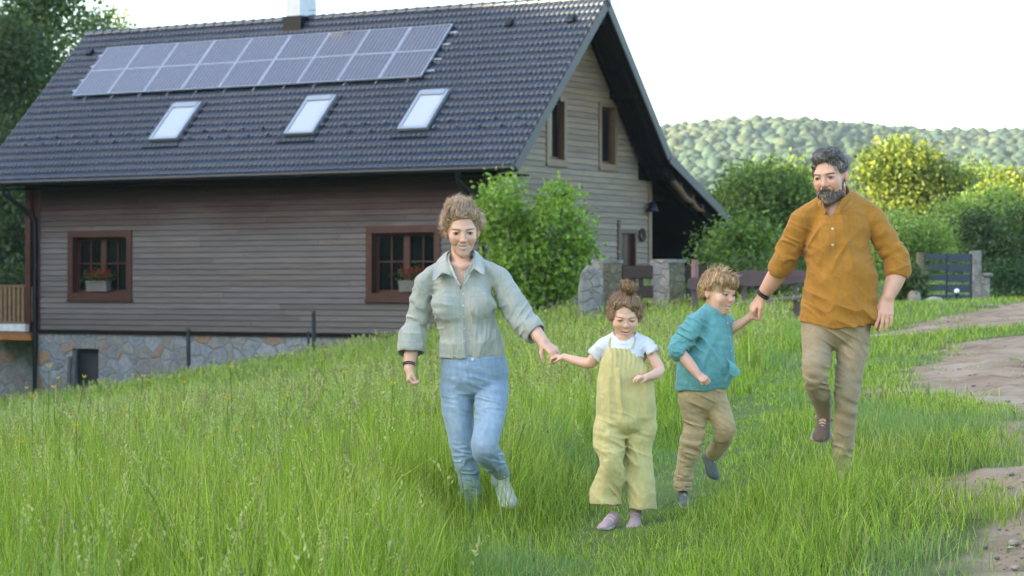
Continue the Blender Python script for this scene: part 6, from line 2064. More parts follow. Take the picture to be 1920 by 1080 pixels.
# ---------------------------------------------------------------- the boy
def boy():
    W = Fig('blond boy in a teal shirt and tan trousers holding the man by the hand', 'person', 1282, 943, 11.85)
    q, r, s = W.q, W.r, W.s
    W.midy = q(1330, 660, 0)[1]
    W.head(1348, 548.5, 0, 82, 48, 10, 3)
    B = Sdf()
    B.add(W.hprim(head_sdf('boy')), .01)
    B.add(chain(W.qs((1338, 565, 8), (1338, 585, 10), (1338, 604, 10)), r(15, 14.5, 14), 3), .01)
    B.add(chain(W.qs((1306, 606, -22), (1322, 598, -10), (1338, 596, 8), (1356, 600, 24), (1364, 614, 34)), r(8, 9, 13, 9, 7), 3), .02)
    B.add(chain(W.qs((1338, 604, 6), (1332, 660, 2), (1316, 735, 4)), np.stack([r(19, 25, 25), r(19, 24, 24)], 1), 3, side=(1, 0, 0)), .02)
    B.add(chain(W.qs((1303, 745, 0), (1298, 820, -8), (1282, 915, 4)), r(16, 12, 7), 3), .03)
    B.add(chain(W.qs((1338, 745, 8), (1360, 806, -14), (1334, 854, 46)), r(16, 12, 7), 3), .03)
    B.add(chain(W.qs((1304, 608, -24), (1286, 636, -30), (1274, 655, -34), (1292, 681, -50), (1309, 703, -62)), r(8, 9, 11, 10.5, 7.6), 3), .015)
    B.add(chain(W.qs((1362, 614, 34), (1368, 626, 26), (1374, 616, 14), (1390, 606, 4), (1402, 598, -4)), r(7, 8, 9.3, 8.5, 7.2), 3), .015)
    hand(B, q(1309, 703, -62), q(1322, 714, -76) - q(1309, 703, -62), (.3, .9, -.9), (.75, -.6, .3), 38 * s, [(1.1, 1.25, .8), (1.2, 1.3, .8), (1.25, 1.3, .8), (1.25, 1.3, .8)], k=.004, thumb=(.5, .85, .3), thumb_curl=.6)
    hand(B, q(1402, 598, -4), q(1418, 584, -10) - q(1402, 598, -4), (.1, .8, -.5), (-.4, -.3, .8), 34 * s, [(.4, .6, .4)] * 4, k=.004)
    hairc = np.array((.30, .19, .09))
    def bcol(V):
        Q = W.toh(V)
        C = face_paint(Q, 'boy', hairc, eye_h=.016, mouth_open=.026, mw=.105, lip=(.53, .25, .21))
        m = (np.linalg.norm(Q, axis=1) < .72) & (Q[:, 2] > -.52)
        C = np.where(m[:, None], C * 1.04, SKIN * 1.04)
        kn = np.exp(-((V - q(1318, 714, -70)) ** 2).sum(1) / (2 * .02 ** 2))[:, None] * .3
        C = C * (1 - kn) + SKIN * np.array((1.05, .72, .66)) * kn
        return C * (1 + .05 * vnoise(V * 40, 2)[:, None])
    sdf_mesh('body', B, M_SKIN, W.root, .0026, bcol)
    T = Sdf()
    T.add(chain(W.qs((1338, 592, 8), (1338, 612, 6), (1335, 650, 0), (1323, 690, 0), (1313, 728, 2), (1311, 745, 2)), np.stack([r(24, 33, 41, 51, 46, 43), r(25, 35, 40, 42, 39, 37)], 1), 4, side=(1, 0, 0)), .02)
    T.add(chain(W.qs((1304, 606, -22), (1320, 594, -10), (1338, 590, 8), (1356, 598, 24), (1364, 614, 32)), r(17, 17, 20, 17, 16), 3), .03)
    T.add(chain(W.qs((1304, 608, -24), (1290, 626, -28), (1279, 642, -32), (1275, 652, -33)), r(19, 20, 19, 18), 3), .02)
    T.add(chain(W.qs((1277, 643, -32), (1272, 656, -36)), r(19.5, 19), 2), .004)
    T.add(chain(W.qs((1339, 590, 6), (1341, 576, 4)), r(22, 20.5), 2), .006)
    T.cut(half(q(1311, 730, 0), (.04, 0, -1)), .006)
    T.sub(chain(W.qs((1339, 595, 6), (1343, 560, 0)), r(16, 20), 2), .004)
    T.cut((lambda P: ((np.interp(W.px(P)[0], [1315, 1322, 1345, 1366], [560, 562, 578, 590]) - W.px(P)[1]) * s).astype(f32), V3(q(1341, 570, 4)), 36 * s), .003) if False else None
    T.sub((lambda P: ((W.px(P)[1] - np.interp(W.px(P)[0], [1310, 1321, 1345, 1368], [557, 562, 577, 592])) * s).astype(f32), V3(q(1341, 562, 4)), 46 * s), .004)
    T.sub(chain(W.qs((1275, 659, -36), (1295, 686, -52)), r(13, 13), 2), .004)
    T.post += [folds(q(1285, 630, -30), 50 * s, (.5, 0, .9), 34, .010, 3, .3), folds(q(1335, 640, -30), 80 * s, (.8, 0, .55), 16, .012, 4, .25), folds(q(1315, 700, -30), 70 * s, (.75, 0, .65), 20, .011, 5, .25),
               folds(q(1350, 690, -30), 60 * s, (.9, 0, -.35), 24, .010, 6, .25), folds(q(1272, 652, -35), 28 * s, (.2, 0, 1), 60, .006, 8, .4), folds(None, 0, (.5, 0, 1), 20, .0022, 7, .5)]
    teal = np.array((.135, .35, .355))
    lines = [[(1360, 594), (1364, 620), (1368, 645), (1369, 672)], [(1366, 594), (1371, 622), (1374, 648)], [(1312, 585), (1318, 610), (1306, 640)], [(1262, 650), (1274, 640), (1290, 642)], [(1268, 722), (1310, 724), (1354, 720)], [(1321, 572), (1345, 588), (1364, 600)]]
    def tcol(V):
        C = np.tile(teal, (len(V), 1)) * (1 + .07 * vnoise(V * 25, 4)[:, None])
        return paint_lines(W, V, C, lines, 1.0, .84)
    sh = sdf_mesh('shirt', T, M_LINEN, W.root, .0028, tcol)
    V, F = strip([W.qs((1362, 672, -30), (1368, 684, -34), (1366, 700, -34)), W.qs((1374, 680, -30), (1379, 690, -38), (1374, 704, -36)), W.qs((1382, 688, -26), (1388, 698, -30), (1380, 706, -30))], .003, 5)
    mesh_np('shirt_tail', V, F, M_LINEN, np.tile(teal * 1.25, (len(V), 1)), parent=sh)
    V, F = strip([W.qs((1288, 660, -46), (1296, 668, -44)), W.qs((1293, 664, -50), (1301, 676, -46))], .003, 5)
    mesh_np('sleeve_tab', V, F, M_LINEN, np.tile(teal * 1.1, (len(V), 1)), parent=sh)
    for px, py in ((1364, 606), (1368, 632), (1371, 658)): button(W, T, px, py, sh, .004)
    J = Sdf()
    J.add(chain(W.qs((1314, 722, 2), (1315, 732, 2), (1315, 744, 2)), np.stack([r(42, 43, 42), r(36, 37, 36)], 1), 4, side=(1, 0, 0)), .02)
    J.add(chain(W.qs((1302, 752, 0), (1302, 790, -4), (1297, 830, -8), (1287, 868, 0), (1281, 900, 4), (1281, 922, 5)), r(29, 22.5, 21.5, 18, 17.5, 16.5), 4), .016)
    J.add(chain(W.qs((1338, 752, 8), (1352, 780, -6), (1361, 805, -16), (1352, 830, 14), (1338, 850, 40)), r(27, 22, 18.5, 17, 14.5), 4), .016)
    J.cut(half(q(1281, 919, 0), (-.1, 0, -1)), .004)
    J.sub(chain(W.qs((1281, 910, 5), (1281, 930, 6)), r(11, 13), 2), .003)
    J.post += [folds(q(1296, 825, -20), 48 * s, (.25, 0, 1), 38, .012, 13, .3), folds(q(1282, 905, -8), 30 * s, (.1, 0, 1), 75, .008, 14, .3), folds(q(1318, 760, -30), 48 * s, (.5, 0, 1), 32, .008, 15, .25), folds(q(1358, 815, -10), 40 * s, (.6, 0, .9), 42, .008, 16, .3), folds(None, 0, (.4, 0, 1), 24, .002, 17, .4)]
    tan = np.array((.47, .345, .185))
    jl = [[(1285, 745), (1282, 790), (1278, 850), (1271, 900)], [(1336, 728), (1340, 745), (1337, 765)], [(1296, 730), (1292, 742), (1286, 742)]]
    def jcol(V): return paint_lines(W, V, np.tile(tan, (len(V), 1)) * (1 + .06 * vnoise(V * 25, 4)[:, None]), jl, .9, .84)
    sdf_mesh('trousers', J, M_COTTON, W.root, .0028, jcol)
    grn = (.12, .14, .115)
    shoe(W, q(1281, 927, 6), (.25, -.95, -.12), (0, -.1, 1), 62 * s, grn, (.34, .37, .34))
    shoe(W, q(1334, 856, 46), q(1346, 884, 22) - q(1330, 850, 50), (.62, -.66, .30), 60 * s, grn, (.10, .11, .10))
    # -- tousled hair
    Hh = Sdf()
    Hh.add(ell((0, -.08, .16), (.365, .42, .39)), .05)
    Hh.add(ell((0, -.28, -.02), (.29, .20, .24)), .10)
    Hh.add(ell((0, .16, .30), (.30, .24, .17)), .08)
    Hh.sub(ell((0, .44, -.10), (.30, .26, .33)), .04)
    Hh.sub(ell((0, .30, -.22), (.44, .34, .27)), .05)
    Hh.sub(ell((-.36, -.02, -.10), (.10, .12, .13)), .03); Hh.sub(ell((.36, -.02, -.10), (.10, .12, .13)), .03)
    Hh.cut(half((0, -.2, -.15), (0, .45, -1)), .05)
    Hh.post.append(lambda P: (-.030 * vnoise(P * np.array((10, 10, 5), f32), 5) - .015 * vnoise(P * 22, 9)).astype(f32))
    HS = Sdf(); HS.add(W.hprim(Hh, .72))
    Vh, Fh = polygonise(HS, W.hc - .8 * W.H, W.hc + .9 * W.H, .0028, .014); Fh = fix_orient(Vh, Fh)
    cA, cB = np.array((.30, .165, .058)), np.array((.88, .62, .33))
    rr = np.random.default_rng(8)
    Ch = cA + (cB - cA) * np.clip(.30 + .3 * vnoise(Vh * 70, 3), 0, 1)[:, None]
    Qh = W.toh(Vh)
    up = W.hR[:, 2]; fw = W.hR[:, 1]; xr = W.hR[:, 0]
    whorl = W.fromh((.02, -.22, .56))
    def flow(P, t):
        v = P - whorl; v /= np.linalg.norm(v, axis=1, keepdims=True)
        return v + .35 * np.stack([vnoise(P * 13, k) for k in (11, 12, 13)], 1) - up * .3
    ok = np.arange(len(Vh))
    A = strands(HS, Vh[rr.choice(ok, 3000)], flow, .052, 8, .0030, rr, curl=.0015, lift=.008, freq=60, colA=cA, colB=cB)
    fr_ = np.nonzero((Qh[:, 1] > .12) & (Qh[:, 2] > .12))[0]
    Fg = strands(HS, Vh[rr.choice(fr_, 420)], lambda P, t: np.tile(-up * .9 + fw * .35 - xr * .15, (len(P), 1)) + .4 * np.stack([vnoise(P * 13, k) for k in (17, 18, 19)], 1), .048, 8, .0034, rr, curl=.001, lift=.010, freq=60, colA=cA, colB=cB)
    tp = np.nonzero(Qh[:, 2] > .42)[0]
    Tf = strands(HS, Vh[rr.choice(tp, 160)], lambda P, t: np.tile(up * .8, (len(P), 1)) + 1.0 * np.stack([vnoise(P * 12, k) for k in (21, 22, 23)], 1), .05, 8, .0022, rr, curl=.003, lift=.035, freq=70, colA=cA * 1.3, colB=cB * 1.1)
    V, F, C = join_np([(Vh, Fh, Ch), A, Fg, Tf])
    mesh_np('hair', V, F, M_HAIR, C, parent=W.root)
    return W
if 'ppl' not in SKIP and 'girl' not in SKIP: GIRL = girl()
if 'ppl' not in SKIP and 'boy' not in SKIP: BOY = boy()
# ---------------------------------------------------------------- the man
def man():
    W = Fig('bearded man in an ochre linen shirt and khaki trousers running on the right', 'person', 1578, 906, 11.6)
    q, r, s = W.q, W.r, W.s
    W.midy = q(1570, 520, 4)[1]
    W.head(1556, 330, 0, 96, -19, 9, -4)
    B = Sdf()
    B.add(W.hprim(head_sdf('man')), .01)
    B.add(chain(W.qs((1566, 352, 12), (1568, 378, 14), (1572, 400, 10)), r(19.5, 20, 26), 3), .01)
    B.add(chain(W.qs((1500, 414, 6), (1535, 394, 10), (1572, 388, 10), (1612, 390, 10), (1642, 414, 6)), r(10, 13, 20, 13, 10), 3), .02)
    B.add(chain(W.qs((1570, 410, 6), (1572, 480, 0), (1572, 600, 4)), np.stack([r(42, 46, 44), r(26, 30, 30)], 1), 3, side=(1, 0, 0)), .03)
    B.add(chain(W.qs((1537, 630, 0), (1527, 702, -50), (1545, 782, 44)), r(22, 14, 8), 3), .03)
    B.add(chain(W.qs((1600, 630, 0), (1588, 745, -14), (1579, 885, 10)), r(22, 14, 8), 3), .03)
    B.add(chain(W.qs((1500, 414, 6), (1484, 456, 14), (1470, 490, 24), (1452, 522, 44), (1431, 552, 62)), r(11, 13, 17, 17, 11.5), 3), .02)
    B.add(chain(W.qs((1642, 414, 6), (1664, 460, 8), (1684, 500, 0), (1676, 530, -10), (1665, 557, -20)), r(11, 13, 18, 17, 11.5), 3), .02)
    W.hand_at = q(1428, 556, 64)
    hand(B, q(1430, 553, 63), q(1411, 578, 72) - q(1430, 553, 63), (.55, .45, -.65), (.6, -.35, -.2), 66 * s, [(.55, 1.05, .6), (.6, 1.1, .6), (.65, 1.1, .6), (.7, 1.1, .6)], thumb=(.55, .85, .25), thumb_curl=.35)
    seg = hand(B, q(1665, 557, -20), q(1661, 588, -30) - q(1665, 557, -20), (-.1, 1, -.1), (-1, -.25, 0), 66 * s, [(.10, .22, .15), (.14, .25, .15), (.18, .25, .15), (.12, .25, .15)], thumb=(.40, .9, .25), thumb_curl=.2, spread=.09)
    hairc = np.array((.060, .045, .038))
    def bcol(V):
        Q = W.toh(V)
        C = face_paint(Q, 'man', hairc, eye_h=.018, mouth_open=.026, mw=.115, lip=(.36, .15, .12))
        m = (np.linalg.norm(Q, axis=1) < .75) & (Q[:, 2] > -.53)
        C = np.where(m[:, None], C * np.array((1.0, .93, .90)), SKIN * np.array((.98, .90, .86)))
        return C * (1 + .07 * vnoise(V * 40, 2)[:, None])
    sdf_mesh('body', B, M_SKIN, W.root, .0028, bcol)
    T = Sdf()
    T.add(chain(W.qs((1572, 385, 10), (1572, 420, 6), (1571, 460, 2), (1578, 520, 0), (1575, 560, 0), (1576, 600, 2), (1577, 640, 4)), np.stack([r(43, 63, 60, 64, 70, 76, 77), r(30, 38, 42, 44, 45, 46, 46)], 1), 4, side=(1, 0, 0)), .014)
    T.add(chain(W.qs((1503, 412, 6), (1536, 392, 10), (1572, 382, 14), (1612, 387, 10), (1640, 411, 6)), r(21, 20, 24, 20, 21), 3), .025)
    T.add(chain(W.qs((1502, 416, 6), (1489, 446, 12), (1474, 478, 20), (1466, 496, 26)), r(22, 24, 22, 21), 3), .014)
    T.add(chain(W.qs((1469, 488, 24), (1462, 502, 30)), r(23.5, 23), 2), .005)
    T.add(chain(W.qs((1641, 414, 6), (1660, 450, 8), (1679, 482, 4), (1684, 498, 0)), r(22, 26.5, 24, 21), 3), .014)
    T.add(chain(W.qs((1680, 488, 2), (1683, 505, -1)), r(25.5, 25), 2), .005)
    T.add(chain(W.qs((1570, 384, 13), (1568, 368, 13)), r(31, 27.5), 2), .008)
    def hem(P):
        X, Yp = W.px(P)
        return ((Yp - np.interp(X, [1480, 1500, 1535, 1565, 1600, 1636, 1645, 1658, 1670], [598, 601, 609, 615, 612, 611, 624, 612, 606])) * s).astype(f32)
    T.cut((hem, None, 0), .004)
    T.sub(chain(W.qs((1568, 384, 10), (1566, 362, 4), (1564, 350, 0)), r(24, 25, 28), 3), .004)
    def vcut(P):
        X, Yp = W.px(P)
        t = (406 - Yp)
        return np.maximum(np.maximum((1557 - t * .52 - X) * s, (X - 1558 - t * .62) * s), P[:, 1] - q(1560, 400, 2)[1]).astype(f32)
    T.sub((vcut, V3(q(1557, 385, -20)), 60 * s), .004)
    T.sub(chain(W.qs((1462, 506, 31), (1446, 530, 50)), r(18, 18), 2), .004)
    T.sub(chain(W.qs((1684, 509, -2), (1680, 532, -10)), r(18, 18), 2), .004)
    T.post += [folds(q(1478, 470, 0), 55 * s, (.4, 0, .9), 30, .011, 3, .3), folds(q(1668, 462, -10), 48 * s, (-.5, 0, .9), 28, .012, 4, .3), folds(q(1580, 575, -40), 85 * s, (.45, 0, .9), 18, .011, 5, .22),
               folds(q(1600, 480, -40), 110 * s, (.9, 0, .35), 12, .011, 6, .25), folds(q(1530, 450, -30), 70 * s, (.8, 0, -.5), 18, .010, 9, .25), folds(q(1510, 560, -30), 60 * s, (.7, 0, .7), 24, .010, 10, .3), folds(q(1630, 590, -30), 60 * s, (.8, 0, .55), 24, .009, 11, .25), folds(None, 0, (.4, 0, 1), 16, .0028, 8, .5)]
    och = np.array((.40, .178, .026))
    lines = [[(1549, 406), (1555, 430), (1556, 460), (1557, 478), (1566, 478), (1568, 440), (1566, 408)], [(1500, 400), (1508, 430), (1509, 462)], [(1648, 392), (1634, 420), (1632, 452)], [(1452, 482), (1470, 484), (1490, 500)], [(1664, 492), (1682, 482), (1702, 492)], [(1537, 386), (1546, 402)], [(1594, 362), (1592, 376), (1575, 394)], [(1500, 592), (1535, 602), (1565, 608), (1600, 605), (1632, 604)]]
    def tcol(V): return paint_lines(W, V, np.tile(och, (len(V), 1)) * (1 + .06 * vnoise(V * 25, 4)[:, None]), lines, 1.0, .84)
    sh = sdf_mesh('shirt', T, M_LINEN, W.root, .0032, tcol)
    def sf(px, py, o=-2.0):
        p = W.surf(T, px, py); return p + np.array((0, o * s, 0))
    e1, e2 = sf(1546, 402), sf(1540, 396); e3, e4 = sf(1577, 401), sf(1584, 394)
    V, F = strip([[q(1549, 396, -34), *W.qs((1544, 384, -28), (1541, 370, -14), (1545, 358, 12), (1567, 353, 38), (1592, 356, 14), (1594, 370, -12), (1584, 384, -30)), q(1572, 399, -38)],
                  [e1, e2, *W.qs((1534, 384, -16), (1539, 371, 18), (1567, 366, 46), (1600, 368, 18), (1601, 380, -14)), e4, e3]], .0035, 5)
    mesh_np('collar_band', V, F, M_LINEN, np.tile(och * 1.05, (len(V), 1)), parent=sh)
    for py in (429, 459): button(W, T, 1561, py, sh, .0062)
    J = Sdf()
    J.add(chain(W.qs((1566, 590, 2), (1567, 606, 2), (1568, 616, 2)), np.stack([r(64, 65, 64), r(42, 43, 40)], 1), 4, side=(1, 0, 0)), .016)
    J.add(chain(W.qs((1535, 628, 0), (1531, 664, -24), (1528, 698, -48), (1534, 730, -20), (1542, 760, 22), (1545, 778, 44)), r(32, 26.5, 24, 21, 17, 15), 4), .012)
    J.add(chain(W.qs((1601, 628, 0), (1595, 680, -6), (1588, 735, -14), (1584, 790, -4), (1581, 840, 8), (1579, 884, 12)), r(32, 27, 23.5, 21, 19, 17.5), 4), .012)
    J.cut(half(q(1579, 884, 0), (0, 0, -1)), .004)
    J.post += [folds(q(1530, 710, -40), 50 * s, (.3, 0, 1), 40, .010, 13, .3), folds(q(1590, 745, -30), 55 * s, (.5, 0, 1), 28, .010, 14, .25), folds(q(1566, 650, -40), 55 * s, (.6, 0, .9), 30, .009, 15, .2), folds(q(1582, 850, 0), 50 * s, (.4, 0, 1), 34, .009, 16, .3), folds(q(1620, 650, -20), 60 * s, (.8, 0, .5), 24, .008, 17, .25), folds(None, 0, (.4, 0, 1), 20, .0022, 18, .4)]
    kh = np.array((.34, .255, .15))
    jl = [[(1504, 610), (1516, 622), (1526, 604)], [(1560, 616), (1566, 640), (1565, 655)], [(1632, 622), (1622, 660), (1612, 720), (1606, 790)]]
    def jcol(V): return paint_lines(W, V, np.tile(kh, (len(V), 1)) * (1 + .06 * vnoise(V * 25, 4)[:, None]), jl, .9, .84)
    sdf_mesh('trousers', J, M_COTTON, W.root, .0030, jcol)
    brn = (.150, .098, .070)
    shoe(W, q(1545, 777, 46), q(1536, 818, -14) - q(1545, 777, 56), (-.05, -.65, .6), 90 * s, brn, (.34, .29, .25), 'boot', cuff=.12)
    shoe(W, q(1579, 886, 12), (-.1, -1, -.08), (0, -.05, 1), 98 * s, brn, (.34, .29, .25), 'boot', cuff=.12)
    band(W, q(1432, 551, 61), q(1424, 563, 67), 13.0 * s, 'bracelet', M_BEAD, W.root, .0048, .016)
    a_, b_, r_ = seg[2]; band(W, a_ * .5 + b_ * .5, b_, r_ * 1.02, 'ring', M_RING, W.root, .0016, .004)
    # -- short hair and beard
    rr = np.random.default_rng(12)
    up = W.hR[:, 2]; fw = W.hR[:, 1]; xr = W.hR[:, 0]
    Hh = Sdf()
    Hh.add(ell((0, -.09, .15), (.328, .402, .375)), .05)
    Hh.add(ell((0, .10, .39), (.24, .24, .12)), .08)
    Hh.add(ell((.05, .14, .45), (.16, .14, .08)), .06)
    Hh.sub(ell((0, .42, -.02), (.275, .30, .335)), .04)
    Hh.sub(ell((0, .30, -.28), (.42, .36, .24)), .05)
    Hh.sub(ell((-.36, -.03, -.08), (.09, .11, .13)), .03); Hh.sub(ell((.36, -.03, -.08), (.09, .11, .13)), .03)
    Hh.cut(half((0, -.2, -.22), (0, .25, -1)), .04)
    Hh.post.append(lambda P: (-.022 * vnoise(P * 14, 5) - .014 * vnoise(P * 28, 9)).astype(f32))
    HS = Sdf(); HS.add(W.hprim(Hh, .72))
    Vh, Fh = polygonise(HS, W.hc - .8 * W.H, W.hc + .9 * W.H, .0028, .014); Fh = fix_orient(Vh, Fh)
    cA, cB = np.array((.065, .052, .046)), np.array((.40, .35, .32))
    Ch = cA + (cB - cA) * np.clip(.30 + .35 * vnoise(Vh * 90, 3), 0, 1)[:, None]
    Qh = W.toh(Vh)
    A = strands(HS, Vh[rr.choice(len(Vh), 3000)], lambda P, t: np.tile(fw * .4 + up * .25 - xr * .3, (len(P), 1)) + .9 * np.stack([vnoise(P * 16, k) for k in (11, 12, 13)], 1), .028, 6, .0026, rr, curl=.0015, lift=.012, freq=100, colA=cA, colB=cB)
    V, F, C = join_np([(Vh, Fh, Ch), A])
    mesh_np('hair', V, F, M_HAIR, C, parent=W.root)
    Bd = Sdf()
    Bd.add(ell((0, .14, -.33), (.238, .235, .185)), .06)
    Bd.add(ell((0, .26, -.44), (.12, .10, .10)), .06)
    for sx in (-1, 1): Bd.add(ell((sx * .235, .04, -.20), (.035, .08, .17)), .05)
    Bd.add(chain([(-.13, .30, -.285), (-.06, .375, -.222), (0, .40, -.212), (.06, .375, -.222), (.13, .30, -.285)], [.026, .026, .022, .026, .026], 3), .02)
    Bd.sub(ell((0, .40, -.275), (.105, .10, .036)), .012)
    Bd.sub(ell((0, .36, -.02), (.20, .22, .185)), .03)
    for sx in (-1, 1): Bd.sub(ell((sx * .155, .33, -.10), (.095, .16, .125)), .03)
    Bd.post.append(lambda P: (-.012 * vnoise(P * np.array((26, 26, 12), f32), 5) - .010 * vnoise(P * 45, 9)).astype(f32))
    BS = Sdf(); BS.add(W.hprim(Bd, .75))
    Vb, Fb = polygonise(BS, W.hc - .8 * W.H, W.hc + .8 * W.H, .0028, .012); Fb = fix_orient(Vb, Fb)
    Qb = W.toh(Vb)
    g = np.clip(sstep(-.36, -.50, Qb[:, 2]) * .8 + .2 * vnoise(Vb * 60, 4), 0, 1)[:, None]
    Cb = np.array((.125, .082, .056)) * (1 - g) + np.array((.42, .37, .32)) * g
    S1 = strands(BS, Vb[rr.choice(len(Vb), 1600)], lambda P, t: np.tile(-up * .9 + fw * .15, (len(P), 1)) + .5 * np.stack([vnoise(P * 25, k) for k in (11, 12, 13)], 1), .022, 5, .0018, rr, curl=.0008, lift=.007, freq=100, colA=(.12, .078, .054), colB=(.50, .43, .36))
    V, F, C = join_np([(Vb, Fb, Cb), S1])
    mesh_np('beard', V, F, M_HAIR, C, parent=W.root)
    return W
if 'ppl' not in SKIP and 'man' not in SKIP: MAN = man()
# ---------------------------------------------------------------- grass: real blades, denser and finer near the camera
M_GRASS = leaf_mat('grass_blade', 0.42, 0.45, tcol=(1.25, 1.3, .55))

def blades(x, y, h, w, lean, r, colr, segs=3, bend=1.0):
    """tapered, bent blades; returns V, F, C"""
    n = len(x)
    z = gz(x, y) - .01
    a = r.uniform(0, 2 * np.pi, n)
    dx, dy = np.cos(a), np.sin(a)
    b = r.uniform(0, 2 * np.pi, n)
    wx, wy = np.cos(b) * w * .5, np.sin(b) * w * .5
    L, R = [], []
    for i in range(segs + 1):
        t = i / segs
        off = lean * h * (t ** 2.0) * bend
        zz = z + h * (t - .35 * np.abs(lean) * t ** 3)
        k = (1 - t ** 1.5) if i < segs else 0.04
        px, py = x + dx * off, y + dy * off
        L.append(np.stack([px - wx * k, py - wy * k, zz], 1)); R.append(np.stack([px + wx * k, py + wy * k, zz], 1))
    V = np.stack([v for p in zip(L, R) for v in p], 1)
    m = 2 * (segs + 1)
    F = np.array([(2 * i, 2 * i + 1, 2 * i + 3, 2 * i + 2) for i in range(segs)])
    F = (F[None] + (np.arange(n) * m)[:, None, None]).reshape(-1, 4)
    # a blade is darker at its root, paler and yellower at its tip
    tt = np.repeat(np.linspace(0, 1, segs + 1), 2)
    C = colr[:, None, :] * np.array((1.01, 1.02, 1.0)) * (1 + (tt[None, :, None] - .5) * np.array((.35, .22, .1)))
    return V.reshape(-1, 3), F, C.reshape(-1, 3)

def xpath(y):
    """where the mown track edge runs"""
    return np.interp(y, [6, 9, 12, 14, 20, 30, 45, 65], [.1, .45, .75, 1.1, 2.3, 3.9, 5.6, 9.0])

def scatter(y0, y1, dens, r, xm=1.5):
    w = .235 * y1 + xm
    n = int(dens * 2 * w * (y1 - y0))
    y = r.uniform(y0, y1, n); x = r.uniform(-w, w, n)
    k = np.abs(x) < .235 * y + xm
    return x[k], y[k]

PEOPLE_XY = [(-.19, 11.65, .30), (.50, 11.25, .28), (.86, 11.8, .30), (1.58, 11.55, .33)]
G_TALL = np.array([(.19, .29, .030), (.235, .33, .036), (.29, .365, .05), (.15, .235, .028), (.34, .38, .085), (.12, .19, .03)])
G_SHORT = np.array([(.20, .30, .036), (.25, .35, .045), (.29, .375, .055), (.15, .235, .035), (.33, .37, .09)])

